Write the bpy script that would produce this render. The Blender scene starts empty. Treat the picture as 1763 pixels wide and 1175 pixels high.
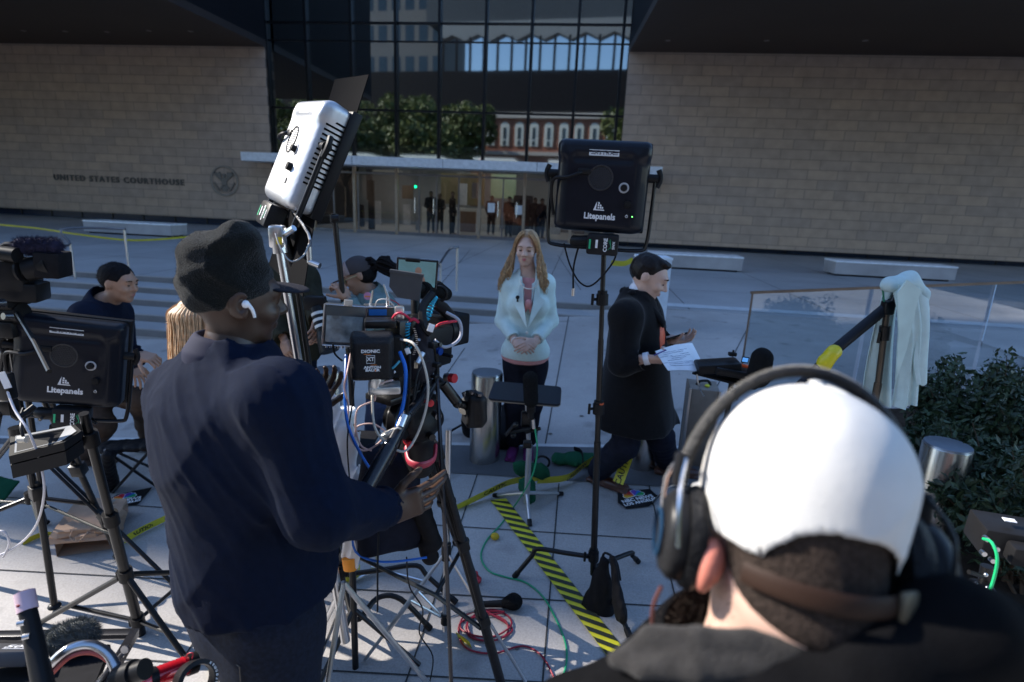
import bpy, bmesh, math, random
import numpy as np
from mathutils import Vector, Matrix, Quaternion
random.seed(7); RNG = np.random.default_rng(7)
V = Vector
scn = bpy.context.scene
COL = scn.collection

# ------------------------------------------------------------------ camera, world, sun
FPX = 967.0; PITCH = 14.04; ROLL = 2.49; CAMZ = 1.91
cd = bpy.data.cameras.new("camera"); cam = bpy.data.objects.new("camera", cd); COL.objects.link(cam)
cam.location = (0, 0, CAMZ)
CR = Matrix.Rotation(math.radians(90 - PITCH), 3, 'X') @ Matrix.Rotation(math.radians(ROLL), 3, 'Z')
cam.rotation_euler = CR.to_euler()
cd.sensor_width = 36; cd.lens = FPX / 1763 * 36; cd.clip_start = 0.03; cd.clip_end = 2000
cd.dof.use_dof = True; cd.dof.focus_distance = 2.0; cd.dof.aperture_fstop = 2.8
scn.camera = cam
w = bpy.data.worlds.new("World"); scn.world = w; w.use_nodes = True
nt = w.node_tree; bg = nt.nodes['Background']
sky = nt.nodes.new('ShaderNodeTexSky'); sky.sky_type = 'NISHITA'; sky.sun_disc = False
SUNV = V((-0.80, 0.19, 0.545)).normalized()
SEL = math.asin(SUNV.z); SROT = math.atan2(SUNV.x, SUNV.y)
sky.sun_elevation = SEL; sky.sun_rotation = SROT; sky.altitude = 90; sky.air_density = 1.0; sky.dust_density = .3; sky.ozone_density = 4.5
nt.links.new(sky.outputs[0], bg.inputs[0]); bg.inputs[1].default_value = 0.15
sd = bpy.data.lights.new("sun", 'SUN'); sun = bpy.data.objects.new("sun", sd); COL.objects.link(sun)
sd.energy = 4.3; sd.angle = math.radians(0.5); sd.color = (1, .93, .84)
sun.rotation_euler = SUNV.to_track_quat('Z', 'Y').to_euler()
scn.view_settings.view_transform = 'Standard'; scn.view_settings.look = 'None'
scn.view_settings.exposure = 1.25; scn.view_settings.gamma = 1

# ------------------------------------------------------------------ pixel <-> world
CAM = V((0, 0, CAMZ))
def ray(px, py):
    return CR @ V(((px - 881.5) / FPX, -(py - 587.5) / FPX, -1))
def P(px, py, Y):
    d = ray(px, py); return CAM + d * (Y / d.y)
def PZ(px, py, z):
    d = ray(px, py); return CAM + d * ((z - CAMZ) / d.z)
GX, GY, Y0 = 0.07, 0.03, 3.9
def gz(x, y): return min(GX * x + GY * (y - Y0), .334)
def G(px, py, h=0.0):
    d = ray(px, py)
    t = (h + GY * (-Y0) - CAMZ) / (d.z - GX * d.x - GY * d.y)
    p = CAM + d * t
    return p
FU = V((math.cos(math.radians(6.6)), -math.sin(math.radians(6.6)), 0)); FN = V((FU.y, -FU.x, 0))
PLZ = 0.34
F0 = PZ(700, 405, PLZ)
def fp(a, o, z): return V((F0.x, F0.y, 0)) + FU * a + FN * o + V((0, 0, z))
def FP(px, py, o=0.0):
    d = ray(px, py); q = V((F0.x, F0.y, 0)) + FN * o
    t = (q - CAM).dot(FN) / d.dot(FN); p = CAM + d * t
    return (p - q).dot(FU), p.z

# ------------------------------------------------------------------ materials
MATS = {}
def mat(name, col, rough=.6, metal=0, var=.12, vscale=8, bump=0, bscale=40, coat=0, emis=None, alpha=None, sheen=0, spec=None, transm=0):
    if name in MATS: return MATS[name]
    m = bpy.data.materials.new(name); m.use_nodes = True; MATS[name] = m
    n = m.node_tree; b = n.nodes['Principled BSDF']
    b.inputs['Roughness'].default_value = rough; b.inputs['Metallic'].default_value = metal
    if coat: b.inputs['Coat Weight'].default_value = coat
    if sheen: b.inputs['Sheen Weight'].default_value = sheen; b.inputs['Sheen Roughness'].default_value = .4
    if spec is None and rough >= .65 and max(col[:3]) < .12 and not metal: spec = .12
    if spec is None and max(col[:3]) < .03 and rough > .34 and metal < .2: spec = .16
    if spec is not None: b.inputs['Specular IOR Level'].default_value = spec
    if transm: b.inputs['Transmission Weight'].default_value = transm
    tc = n.nodes.new('ShaderNodeTexCoord')
    if var:
        ns = n.nodes.new('ShaderNodeTexNoise'); ns.inputs['Scale'].default_value = vscale; ns.inputs['Detail'].default_value = 5
        n.links.new(tc.outputs['Object'], ns.inputs['Vector'])
        rp = n.nodes.new('ShaderNodeMapRange'); rp.inputs['From Min'].default_value = .3; rp.inputs['From Max'].default_value = .7
        rp.inputs['To Min'].default_value = 1 - var; rp.inputs['To Max'].default_value = 1 + var
        n.links.new(ns.outputs['Fac'], rp.inputs['Value'])
        mx = n.nodes.new('ShaderNodeVectorMath'); mx.operation = 'SCALE'; mx.inputs[0].default_value = col[:3]
        n.links.new(rp.outputs[0], mx.inputs['Scale']); n.links.new(mx.outputs[0], b.inputs['Base Color'])
    else: b.inputs['Base Color'].default_value = (*col[:3], 1)
    if bump:
        nb = n.nodes.new('ShaderNodeTexNoise'); nb.inputs['Scale'].default_value = bscale; nb.inputs['Detail'].default_value = 4
        n.links.new(tc.outputs['Object'], nb.inputs['Vector'])
        bp = n.nodes.new('ShaderNodeBump'); bp.inputs['Strength'].default_value = bump; bp.inputs['Distance'].default_value = .01
        n.links.new(nb.outputs['Fac'], bp.inputs['Height']); n.links.new(bp.outputs[0], b.inputs['Normal'])
    if emis:
        b.inputs['Emission Color'].default_value = (*emis[:3], 1); b.inputs['Emission Strength'].default_value = emis[3]
    return m
def glassmat(name, tint=(.9, .95, .95), refl=.12, rough=0.0, trans=(.9, .92, .95)):
    if name in MATS: return MATS[name]
    m = bpy.data.materials.new(name); m.use_nodes = True; MATS[name] = m; n = m.node_tree
    n.nodes.remove(n.nodes['Principled BSDF']); out = n.nodes['Material Output']
    g = n.nodes.new('ShaderNodeBsdfGlossy'); g.inputs['Color'].default_value = (*tint, 1); g.inputs['Roughness'].default_value = rough
    t = n.nodes.new('ShaderNodeBsdfTransparent'); t.inputs['Color'].default_value = (*trans, 1)
    x = n.nodes.new('ShaderNodeMixShader'); fr = n.nodes.new('ShaderNodeFresnel'); fr.inputs['IOR'].default_value = 1.5
    ad = n.nodes.new('ShaderNodeMath'); ad.operation = 'ADD'; ad.inputs[1].default_value = refl; ad.use_clamp = True
    n.links.new(fr.outputs[0], ad.inputs[0]); n.links.new(ad.outputs[0], x.inputs[0]); n.links.new(t.outputs[0], x.inputs[1]); n.links.new(g.outputs[0], x.inputs[2])
    n.links.new(x.outputs[0], out.inputs[0]); return m

# ------------------------------------------------------------------ mesh builder
def frame(o, x=None, y=None, z=None):
    """orthonormal frame matrix; give any two axes"""
    if x is not None and z is not None:
        z = V(z).normalized(); x = V(x); x = (x - z * x.dot(z)).normalized(); y = z.cross(x)
    elif y is not None and z is not None:
        z = V(z).normalized(); y = V(y); y = (y - z * y.dot(z)).normalized(); x = y.cross(z)
    elif x is not None and y is not None:
        x = V(x).normalized(); y = V(y); y = (y - x * y.dot(x)).normalized(); z = x.cross(y)
    elif z is not None:
        z = V(z).normalized(); q = z.to_track_quat('Z', 'Y').to_matrix(); x = q.col[0]; y = q.col[1]
    m = Matrix((( x.x, y.x, z.x, o[0]), (x.y, y.y, z.y, o[1]), (x.z, y.z, z.z, o[2]), (0, 0, 0, 1)))
    return m
def rotm(rx=0, ry=0, rz=0):
    from mathutils import Euler
    return Euler((math.radians(rx), math.radians(ry), math.radians(rz))).to_matrix()
class MB:
    def __init__(s, M=None): s.v = []; s.f = []; s.mi = []; s.M = M; s.cur = 0; s.uv = None
    def add(s, vs, fs):
        o = len(s.v)
        if s.M is not None: vs = [s.M @ V(p) for p in vs]
        s.v += [tuple(p) for p in vs]; s.f += [tuple(i + o for i in f) for f in fs]; s.mi += [s.cur] * len(fs)
        return s
    def box(s, c, size, R=None, bev=0, seg=2):
        bm = bmesh.new(); bmesh.ops.create_cube(bm, size=1)
        for v in bm.verts: v.co = V((v.co.x * size[0], v.co.y * size[1], v.co.z * size[2]))
        if bev: bmesh.ops.bevel(bm, geom=bm.edges[:], offset=bev, segments=seg, affect='EDGES', profile=.5)
        bm.verts.index_update()
        vs = [(R @ v.co if R is not None else v.co) + V(c) for v in bm.verts]
        fs = [[v.index for v in f.verts] for f in bm.faces]; bm.free(); return s.add(vs, fs)
    def boxab(s, a, b, bev=0):
        a = V(a); b = V(b); return s.box((a + b) / 2, [abs(x) for x in (b - a)], None, bev)
    def tube(s, pts, r, n=8, sm=0, cap=True, sq=None):
        pts = [V(p) for p in pts]
        if sm: 
            if isinstance(r, (list, tuple)):
                k = len(pts); r2 = []
                for i in range((k - 1) * sm + 1):
                    t = i / sm; a = min(int(t), k - 2); r2.append(r[a] + (r[a + 1] - r[a]) * (t - a))
                r = r2
            pts = catmull(pts, sm)
        if not isinstance(r, (list, tuple)): r = [r] * len(pts)
        T = []
        for i in range(len(pts)):
            a = pts[max(i - 1, 0)]; b = pts[min(i + 1, len(pts) - 1)]; d = b - a
            T.append(d.normalized() if d.length > 1e-9 else V((0, 0, 1)))
        u = T[0].orthogonal().normalized()
        if sq is not None:
            u = V(sq[0]); u = (u - T[0] * u.dot(T[0])).normalized()
        vs = []; fs = []
        for i, p in enumerate(pts):
            if i: u = T[i - 1].rotation_difference(T[i]) @ u
            u = (u - T[i] * u.dot(T[i])).normalized(); w = T[i].cross(u)
            for k in range(n):
                a = 2 * math.pi * k / n; e = sq[1] if sq is not None else 1
                vs.append(p + u * (math.cos(a) * r[i]) + w * (math.sin(a) * r[i] * e))
        for i in range(len(pts) - 1):
            for k in range(n):
                k2 = (k + 1) % n; fs.append((i * n + k, i * n + k2, (i + 1) * n + k2, (i + 1) * n + k))
        if cap:
            fs.append(tuple(range(n))[::-1]); fs.append(tuple(range((len(pts) - 1) * n, len(pts) * n)))
        return s.add(vs, fs)
    def cyl(s, a, b, r, r2=None, n=16): return s.tube([a, b], [r, r if r2 is None else r2], n)
    def lathe(s, prof, M=None, n=24, cap=True):
        vs = []; fs = []
        for (r, z) in prof:
            for k in range(n):
                a = 2 * math.pi * k / n; p = V((r * math.cos(a), r * math.sin(a), z)); vs.append(M @ p if M is not None else p)
        for i in range(len(prof) - 1):
            for k in range(n):
                k2 = (k + 1) % n; fs.append((i * n + k, i * n + k2, (i + 1) * n + k2, (i + 1) * n + k))
        if cap: fs.append(tuple(range(n))[::-1]); fs.append(tuple(range((len(prof) - 1) * n, len(prof) * n)))
        return s.add(vs, fs)
    def ell(s, c, r, R=None, n=16, m=10):
        if not isinstance(r, (list, tuple)): r = (r, r, r)
        vs = []; fs = []
        for i in range(m + 1):
            th = math.pi * i / m
            for k in range(n):
                a = 2 * math.pi * k / n
                p = V((r[0] * math.sin(th) * math.cos(a), r[1] * math.sin(th) * math.sin(a), r[2] * math.cos(th)))
                vs.append((R @ p if R is not None else p) + V(c))
        for i in range(m):
            for k in range(n):
                k2 = (k + 1) % n; fs.append((i * n + k, (i + 1) * n + k, (i + 1) * n + k2, i * n + k2))
        return s.add(vs, fs)
    def poly(s, pts): return s.add(pts, [tuple(range(len(pts)))])
    def quad(s, a, b, c, d): return s.add([a, b, c, d], [(0, 1, 2, 3)])
    def prism(s, pts, d):
        """pts: planar loop (3d), d: extrusion vector"""
        n = len(pts); d = V(d); vs = [V(p) for p in pts] + [V(p) + d for p in pts]
        fs = [tuple(range(n))[::-1], tuple(range(n, 2 * n))] + [(i, (i + 1) % n, n + (i + 1) % n, n + i) for i in range(n)]
        return s.add(vs, fs)
    def prism2(s, pts2, z0, z1, M=None):
        pts = [V((x, y, z0)) for x, y in pts2]
        if M is not None: return s.prism([M @ p for p in pts], M.to_3x3() @ V((0, 0, z1 - z0)))
        return s.prism(pts, (0, 0, z1 - z0))
    def strip(s, L, R_):
        n = len(L); vs = [V(p) for p in L] + [V(p) for p in R_]
        return s.add(vs, [(i, i + 1, n + i + 1, n + i) for i in range(n - 1)])
    def text(s, body, size, M, ext=.0008, align='CENTER', bold=0, spacing=1.0, xs=1.0):
        cu = bpy.data.curves.new("t", 'FONT'); cu.body = body; cu.size = size; cu.extrude = ext; cu.align_x = align; cu.align_y = 'CENTER'
        cu.space_character = spacing; cu.offset = bold; cu.resolution_u = 2
        o = bpy.data.objects.new("t", cu); COL.objects.link(o)
        dg = bpy.context.evaluated_depsgraph_get(); dg.update(); me = o.evaluated_get(dg).to_mesh()
        vs = [M @ V((v.co.x * xs, v.co.y, v.co.z)) for v in me.vertices]; fs = [tuple(p.vertices) for p in me.polygons]
        o.evaluated_get(dg).to_mesh_clear(); bpy.data.objects.remove(o); bpy.data.curves.remove(cu)
        return s.add(vs, fs)
    def raw(s, vs, fs):
        return s.add(vs, fs)
def catmull(pts, k):
    out = []
    n = len(pts)
    for i in range(n - 1):
        p0 = pts[max(i - 1, 0)]; p1 = pts[i]; p2 = pts[i + 1]; p3 = pts[min(i + 2, n - 1)]
        for j in range(k):
            t = j / k
            out.append(.5 * ((2 * p1) + (p2 - p0) * t + (2 * p0 - 5 * p1 + 4 * p2 - p3) * t * t + (3 * p1 - p0 - 3 * p2 + p3) * t ** 3))
    out.append(pts[-1].copy()); return out
def tag(o, label=None, cat=None, group=None, kind=None):
    if label: o['label'] = label
    if cat: o['category'] = cat
    if group: o['group'] = group
    if kind: o['kind'] = kind
    return o
def thing(name, loc, label, cat, group=None):
    o = bpy.data.objects.new(name, None); COL.objects.link(o); o.location = V(loc); o.empty_display_size = .05
    return tag(o, label, cat, group)
WORG = {}
def fuzz(core, m, n, L, name='fuzz', jit=.5, lean=(0, 0, 0), wd=.00022, seed=3, cond=None):
    '''short fibres growing out of a surface'''
    me = core.data; w0 = WORG[core.name]; b = MB(); rg = random.Random(seed)
    for i in range(n):
        v = me.vertices[rg.randrange(len(me.vertices))]; p = v.co + w0
        if cond and not cond(p): continue
        d = (V(v.normal) + V((rg.gauss(0, jit), rg.gauss(0, jit), rg.gauss(0, jit))) + V(lean)).normalized(); u = d.orthogonal().normalized() * wd
        b.add([p - u, p + u, p + d * L * rg.uniform(.5, 1)], [(0, 1, 2)])
    o = obj(name, b, m, core, 0); o['kind'] = 'stuff'; return o
def worg(o):
    return WORG.get(o.name, o.location.copy())
def obj(name, mb, m, parent=None, smooth=40, label=None, org=None):
    me = bpy.data.meshes.new(name)
    if parent is not None: o0 = worg(parent)
    elif org is not None: o0 = V(org)
    else:
        a = np.array(mb.v); o0 = V(((a[:, 0].min() + a[:, 0].max()) / 2, (a[:, 1].min() + a[:, 1].max()) / 2, a[:, 2].min()))
    a = np.array(mb.v, dtype=np.float64) - np.array(o0)
    me.from_pydata(a.tolist(), [], mb.f)
    ms = m if isinstance(m, (list, tuple)) else [m]
    for x in ms: me.materials.append(x)
    if len(ms) > 1: me.polygons.foreach_set('material_index', mb.mi)
    me.update()
    if smooth:
        me.polygons.foreach_set('use_smooth', [True] * len(me.polygons))
        try: me.set_sharp_from_angle(angle=math.radians(smooth))
        except Exception: pass
    o = bpy.data.objects.new(name, me); COL.objects.link(o)
    if parent is not None: o.parent = parent
    else: o.location = o0
    WORG[o.name] = o0.copy()
    if label: o['label'] = label
    return o
def objs(name, mb, m, parent=None, smooth=40, label=None):
    '''one part object for every connected piece of the mesh'''
    par = list(range(len(mb.v)))
    def fd(i):
        while par[i] != i: par[i] = par[par[i]]; i = par[i]
        return i
    for f in mb.f:
        for q in f[1:]: par[fd(q)] = fd(f[0])
    gr = {}
    for k, f in enumerate(mb.f): gr.setdefault(fd(f[0]), []).append(k)
    out = []
    for ks in gr.values():
        b = MB(); ids = {}
        for k in ks:
            for i in mb.f[k]:
                if i not in ids: ids[i] = len(b.v); b.v.append(mb.v[i])
            b.f.append(tuple(ids[i] for i in mb.f[k])); b.mi.append(mb.mi[k])
        out.append(obj(name, b, m, parent, smooth, label))
    return out
def struct(name, mb, m, smooth=0, label=None):
    o = obj(name, mb, m, None, smooth, org=(0, 0, 0)); o['kind'] = 'structure'
    return o

# ------------------------------------------------------------------ signed distance modelling
class SDF:
    def __init__(s): s.ops = []
    def seg(s, a, b, ra, rb=None, k=.02, flat=None, sub=False, mt=0):
        """tapered capsule; flat=(axis, factor) squeezes along axis"""
        s.ops.append(('seg', np.array(a, float), np.array(b, float), ra, ra if rb is None else rb, k, flat, sub, mt)); return s
    def ell(s, c, r, R=None, k=.02, sub=False, mt=0):
        R = np.eye(3) if R is None else np.array(R.to_3x3() if hasattr(R, 'to_3x3') else R)
        s.ops.append(('ell', np.array(c, float), np.array(r, float), R, None, k, None, sub, mt)); return s
    def box(s, c, r, R=None, rnd=.01, k=.02, sub=False, mt=0):
        R = np.eye(3) if R is None else np.array(R.to_3x3() if hasattr(R, 'to_3x3') else R)
        s.ops.append(('box', np.array(c, float), np.array(r, float), R, rnd, k, None, sub, mt)); return s
    def plane(s, p, n, k=.005, mt=0):
        """cut away everything on the +n side of plane"""
        s.ops.append(('plane', np.array(p, float), np.array(n, float), None, None, k, None, True, mt)); return s
    def prim(s, op, X):
        if op[0] == 'seg':
            _, a, b, ra, rb, k, flat, sub, mt = op
            d = b - a; L2 = max(d @ d, 1e-12); t = np.clip(((X - a) @ d) / L2, 0, 1)
            q = X - a - t[:, None] * d
            if flat is not None:
                ax = np.array(flat[0], float); ax /= np.linalg.norm(ax); c = q @ ax
                q = q + np.outer(c * (1 / flat[1] - 1), ax)
                return (np.sqrt((q * q).sum(1)) - (ra + (rb - ra) * t)) * min(1, flat[1]) if flat[1] < 1 else np.sqrt((q * q).sum(1)) - (ra + (rb - ra) * t)
            return np.sqrt((q * q).sum(1)) - (ra + (rb - ra) * t)
        if op[0] == 'ell':
            _, c, r, R, _, k, _, sub, mt = op
            q = (X - c) @ R; k0 = np.sqrt(((q / r) ** 2).sum(1)); k1 = np.sqrt(((q / (r * r)) ** 2).sum(1)) + 1e-9
            return k0 * (k0 - 1) / k1
        if op[0] == 'box':
            _, c, r, R, rnd, k, _, sub, mt = op
            q = np.abs((X - c) @ R) - (r - rnd)
            return np.sqrt((np.maximum(q, 0) ** 2).sum(1)) + np.minimum(q.max(1), 0) - rnd
        if op[0] == 'plane':
            n = op[2] / np.linalg.norm(op[2]); return -((X - op[1]) @ n)
    def ev(s, X, disp=None):
        D = np.full(len(X), 9.0)
        for op in s.ops:
            d = s.prim(op, X); k = op[5]
            if op[7]:
                h = np.maximum(k - np.abs(-d - D), 0) / k; D = np.maximum(D, -d) + h * h * k * .25
            else:
                h = np.maximum(k - np.abs(d - D), 0) / k; D = np.minimum(D, d) - h * h * k * .25
        if disp is not None: D = D + disp(X)
        return D
    def bounds(s, pad=.05):
        lo = np.full(3, 1e9); hi = -lo
        for op in s.ops:
            if op[7]: continue
            if op[0] == 'seg':
                r = max(op[3], op[4])
                if op[6] is not None: r *= max(1, op[6][1])
                for p in (op[1], op[2]): lo = np.minimum(lo, p - r); hi = np.maximum(hi, p + r)
            else:
                r = np.linalg.norm(op[2]) if op[0] == 'box' else max(op[2]); lo = np.minimum(lo, op[1] - r); hi = np.maximum(hi, op[1] + r)
        return lo - pad, hi + pad
    def mesh(s, h, disp=None, clip=None):
        lo, hi = s.bounds(max(.02, 2 * h))
        if clip is not None:
            lo = np.maximum(lo, clip[0]); hi = np.minimum(hi, clip[1])
        n = np.ceil((hi - lo) / h).astype(int) + 2
        ax = [lo[i] + h * np.arange(n[i]) for i in range(3)]
        gx, gy, gz_ = np.meshgrid(*ax, indexing='ij')
        X = np.stack([gx.ravel(), gy.ravel(), gz_.ravel()], 1)
        D = np.empty(len(X)); C = 400000
        for i in range(0, len(X), C): D[i:i + C] = s.ev(X[i:i + C], disp)
        D = D.reshape(n)
        D[0] = D[-1] = 1; D[:, 0] = D[:, -1] = 1; D[:, :, 0] = D[:, :, -1] = 1
        return surface_nets(D, lo, h)
def surface_nets(D, lo, h):
    S = D < 0; nx, ny, nz = D.shape
    acc = np.zeros((nx - 1, ny - 1, nz - 1, 3)); cnt = np.zeros((nx - 1, ny - 1, nz - 1))
    offs = [(i, j, k) for i in (0, 1) for j in (0, 1) for k in (0, 1)]
    def sl(o): return D[o[0]:nx - 1 + o[0], o[1]:ny - 1 + o[1], o[2]:nz - 1 + o[2]]
    for a in offs:
        for ax in range(3):
            if a[ax] == 0:
                b = list(a); b[ax] = 1
                da = sl(a); db = sl(b); m = (da < 0) != (db < 0)
                t = np.where(m, da / np.where(m, da - db, 1), 0)
                for q in range(3): acc[..., q] += np.where(m, a[q] + (t if q == ax else 0), 0)
                cnt += m
    act = cnt > 0; idx = np.full(act.shape, -1); idx[act] = np.arange(act.sum())
    pos = acc[act] / cnt[act][:, None]; ijk = np.argwhere(act)
    Vt = lo + (ijk + pos) * h
    F = []
    for ax in range(3):
        u, v = [(1, 2), (2, 0), (0, 1)][ax]
        A = [slice(1, -1)] * 3; A[ax] = slice(0, -1); B = list(A); B[ax] = slice(1, None)
        sa = S[tuple(A)]; sb = S[tuple(B)]; e = np.argwhere(sa != sb)
        if len(e) == 0: continue
        inside = sa[tuple(e.T)]
        base = e.copy(); 
        for q in range(3):
            if q != ax: base[:, q] += 1
        def c(du, dv):
            g = base.copy(); g[:, u] -= du; g[:, v] -= dv; return idx[tuple(g.T)]
        q = np.stack([c(1, 1), c(0, 1), c(0, 0), c(1, 0)], 1)
        q[~inside] = q[~inside][:, ::-1]; F.append(q)
    F = np.concatenate(F); F = F[(F >= 0).all(1)]
    return Vt, F
def folds(amp, freq, seed=0, aniso=(1, 1, 1), fine=0):
    r = np.random.default_rng(seed); W = r.normal(size=(6, 3)) * freq * np.array(aniso); ph = r.uniform(0, 6.28, 6)
    def f(X):
        a = np.sin(X @ W[0] + ph[0] + 1.7 * np.sin(X @ W[1] * .6 + ph[1])); b = np.sin(X @ W[2] * 1.5 + ph[2] + 1.5 * np.sin(X @ W[3] * .8 + ph[3]))
        o = (1 - np.abs(a)) ** 2 * -1 + .5 * b
        if fine: o = o + fine * np.sin(X @ W[4] * 4 + ph[4] + 2 * np.sin(X @ W[5] * 2))
        return amp * o
    return f
def sdfobj(name, S, h, m, parent, disp=None, clip=None, extra=None, smooth=180, relax=1):
    mb = MB()
    for s_, h_, d_ in [(S, h, disp)] + (extra or []):
        vt, f = s_.mesh(h_, d_, clip if s_ is S else None)
        for _ in range(relax):   # light smoothing
            acc = np.zeros_like(vt); c = np.zeros(len(vt))
            for a in range(4):
                b = (a + 1) % 4
                np.add.at(acc, f[:, a], vt[f[:, b]]); np.add.at(acc, f[:, b], vt[f[:, a]]); np.add.at(c, f[:, a], 1); np.add.at(c, f[:, b], 1)
            vt = vt * .5 + .5 * acc / np.maximum(c, 1)[:, None]
        o = len(mb.v); mb.v += [tuple(p) for p in vt.tolist()]; mb.f += [tuple(i + o for i in q) for q in f.tolist()]; mb.mi += [0] * len(f)
    return obj(name, mb, m, parent, 0 if smooth == 0 else smooth)
# ================================================================== SETTING
def nodemat(name):
    m = bpy.data.materials.new(name); m.use_nodes = True; MATS[name] = m; return m, m.node_tree, m.node_tree.nodes['Principled BSDF']
def concrete(name, col, vs=.6, rough=.75, spot=.5):
    m, n, b = nodemat(name); tc = n.nodes.new('ShaderNodeTexCoord')
    n1 = n.nodes.new('ShaderNodeTexNoise'); n1.inputs['Scale'].default_value = vs; n1.inputs['Detail'].default_value = 8; n1.inputs['Roughness'].default_value = .65
    n2 = n.nodes.new('ShaderNodeTexNoise'); n2.inputs['Scale'].default_value = 110; n2.inputs['Detail'].default_value = 3
    n.links.new(tc.outputs['Object'], n1.inputs['Vector']); n.links.new(tc.outputs['Object'], n2.inputs['Vector'])
    r1 = n.nodes.new('ShaderNodeMapRange'); r1.inputs['From Min'].default_value = .3; r1.inputs['From Max'].default_value = .7; r1.inputs['To Min'].default_value = 1 - .28; r1.inputs['To Max'].default_value = 1.2
    r2 = n.nodes.new('ShaderNodeMapRange'); r2.inputs['From Min'].default_value = .3; r2.inputs['From Max'].default_value = .7; r2.inputs['To Min'].default_value = .86; r2.inputs['To Max'].default_value = 1.12
    n.links.new(n1.outputs['Fac'], r1.inputs['Value']); n.links.new(n2.outputs['Fac'], r2.inputs['Value'])
    mu = n.nodes.new('ShaderNodeMath'); mu.operation = 'MULTIPLY'; n.links.new(r1.outputs[0], mu.inputs[0]); n.links.new(r2.outputs[0], mu.inputs[1])
    # scattered stains
    n3 = n.nodes.new('ShaderNodeTexNoise'); n3.inputs['Scale'].default_value = 3.3; n3.inputs['Detail'].default_value = 2
    n.links.new(tc.outputs['Object'], n3.inputs['Vector'])
    r3 = n.nodes.new('ShaderNodeMapRange'); r3.inputs['From Min'].default_value = .62; r3.inputs['From Max'].default_value = .75; r3.inputs['To Min'].default_value = 1; r3.inputs['To Max'].default_value = 1 - .3 * spot
    n.links.new(n3.outputs['Fac'], r3.inputs['Value'])
    m2 = n.nodes.new('ShaderNodeMath'); m2.operation = 'MULTIPLY'; n.links.new(mu.outputs[0], m2.inputs[0]); n.links.new(r3.outputs[0], m2.inputs[1])
    sc = n.nodes.new('ShaderNodeVectorMath'); sc.operation = 'SCALE'; sc.inputs[0].default_value = col
    n.links.new(m2.outputs[0], sc.inputs['Scale']); n.links.new(sc.outputs[0], b.inputs['Base Color'])
    bp = n.nodes.new('ShaderNodeBump'); bp.inputs['Strength'].default_value = .25; bp.inputs['Distance'].default_value = .004
    n.links.new(n2.outputs['Fac'], bp.inputs['Height']); n.links.new(bp.outputs[0], b.inputs['Normal']); b.inputs['Roughness'].default_value = rough
    return m
M_walk = concrete('sidewalk_concrete', (.37, .35, .335), spot=1.3); M_plaza = concrete('plaza_concrete', (.33, .33, .335), .35, .55, .2)
M_band = concrete('dark_paving', (.10, .10, .105), 1.5, .7); M_joint = mat('joint', (.05, .05, .05), .9)
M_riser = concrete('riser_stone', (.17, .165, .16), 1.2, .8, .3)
M_asph = concrete('asphalt', (.06, .06, .062), .8, .85)

# ground sheet far below everything, to the horizon
g = MB(); g.quad((-900, -900, -6), (900, -900, -6), (900, 900, -6), (-900, 900, -6)); struct('ground', g, M_asph)
# sloping sidewalk (one tilted sheet, flattens where it reaches the plaza level)
g = MB(); xs = list(np.arange(-14, 9.01, .5)); ys = list(np.arange(-7, 10.6, .5))
for i, x in enumerate(xs):
    for j, y in enumerate(ys): g.v.append((x, y, gz(x, y)))
for i in range(len(xs) - 1):
    for j in range(len(ys) - 1):
        a = i * len(ys) + j; g.f.append((a, a + len(ys), a + len(ys) + 1, a + 1)); g.mi.append(0)
struct('sidewalk', g, M_walk)
# kerb and street behind the photographer
g = MB()
def gq(mb, x0, y0, x1, y1, h=.004, f=gz): mb.quad((x0, y0, f(x0, y0) + h), (x1, y0, f(x1, y0) + h), (x1, y1, f(x1, y1) + h), (x0, y1, f(x0, y1) + h))
for (x0, x1) in [(-14, -2), (-2, 4), (4, 9)]:
    g.prism([(x0, -7.15, gz(x0, -7) + .004), (x1, -7.15, gz(x1, -7) + .004), (x1, -7.15, gz(x1, -7) - .2), (x0, -7.15, gz(x0, -7) - .2)], (0, .149, 0))
struct('kerb', g, M_walk)
g = MB(); g.quad((-60, -24, -1.7), (60, -24, -.2 + 0), (60, -7.16, .1), (-60, -7.16, -1.4)); struct('street', g, M_asph)
# joint lines from the photograph's tile grid
def gp(p, q=None): return p
J = MB()
def gline(px0, py0, px1, py1, wd=.008, e0=0, e1=0):
    a = G(px0, py0); b = G(px1, py1); d = (b - a).normalized(); a = a - d * e0; b = b + d * e1
    s = d.cross(V((0, 0, 1))).normalized() * wd / 2; N = 12
    L = []; R_ = []
    for i in range(N + 1):
        p = a.lerp(b, i / N); l = p + s; r = p - s; L.append((l.x, l.y, gz(l.x, l.y) + .004)); R_.append((r.x, r.y, gz(r.x, r.y) + .004))
    J.strip(L, R_)
for c in [(821.5, 818.8, 795.5, 894.4), (962, 836, 935, 1165), (1115, 826.6, 1175, 1084), (676, 815, 560, 1110), (1290, 840, 1400, 1040), (520, 812, 300, 1160)]:
    gline(*c, e0=.02, e1=3)
gline(795, 908, 1165, 932, e0=6, e1=4); gline(815, 1027, 1180, 1047, e0=5, e1=4); gline(640, 1160, 1180, 1190, e0=5, e1=4)
# plaza-side joints beyond the dark band
gline(938, 770, 980, 540, .01); gline(690, 760, 800, 600, .01); gline(1180, 770, 1290, 560, .01); gline(300, 700, 420, 590, .01)
struct('paving_joints', J, M_joint)
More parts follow.
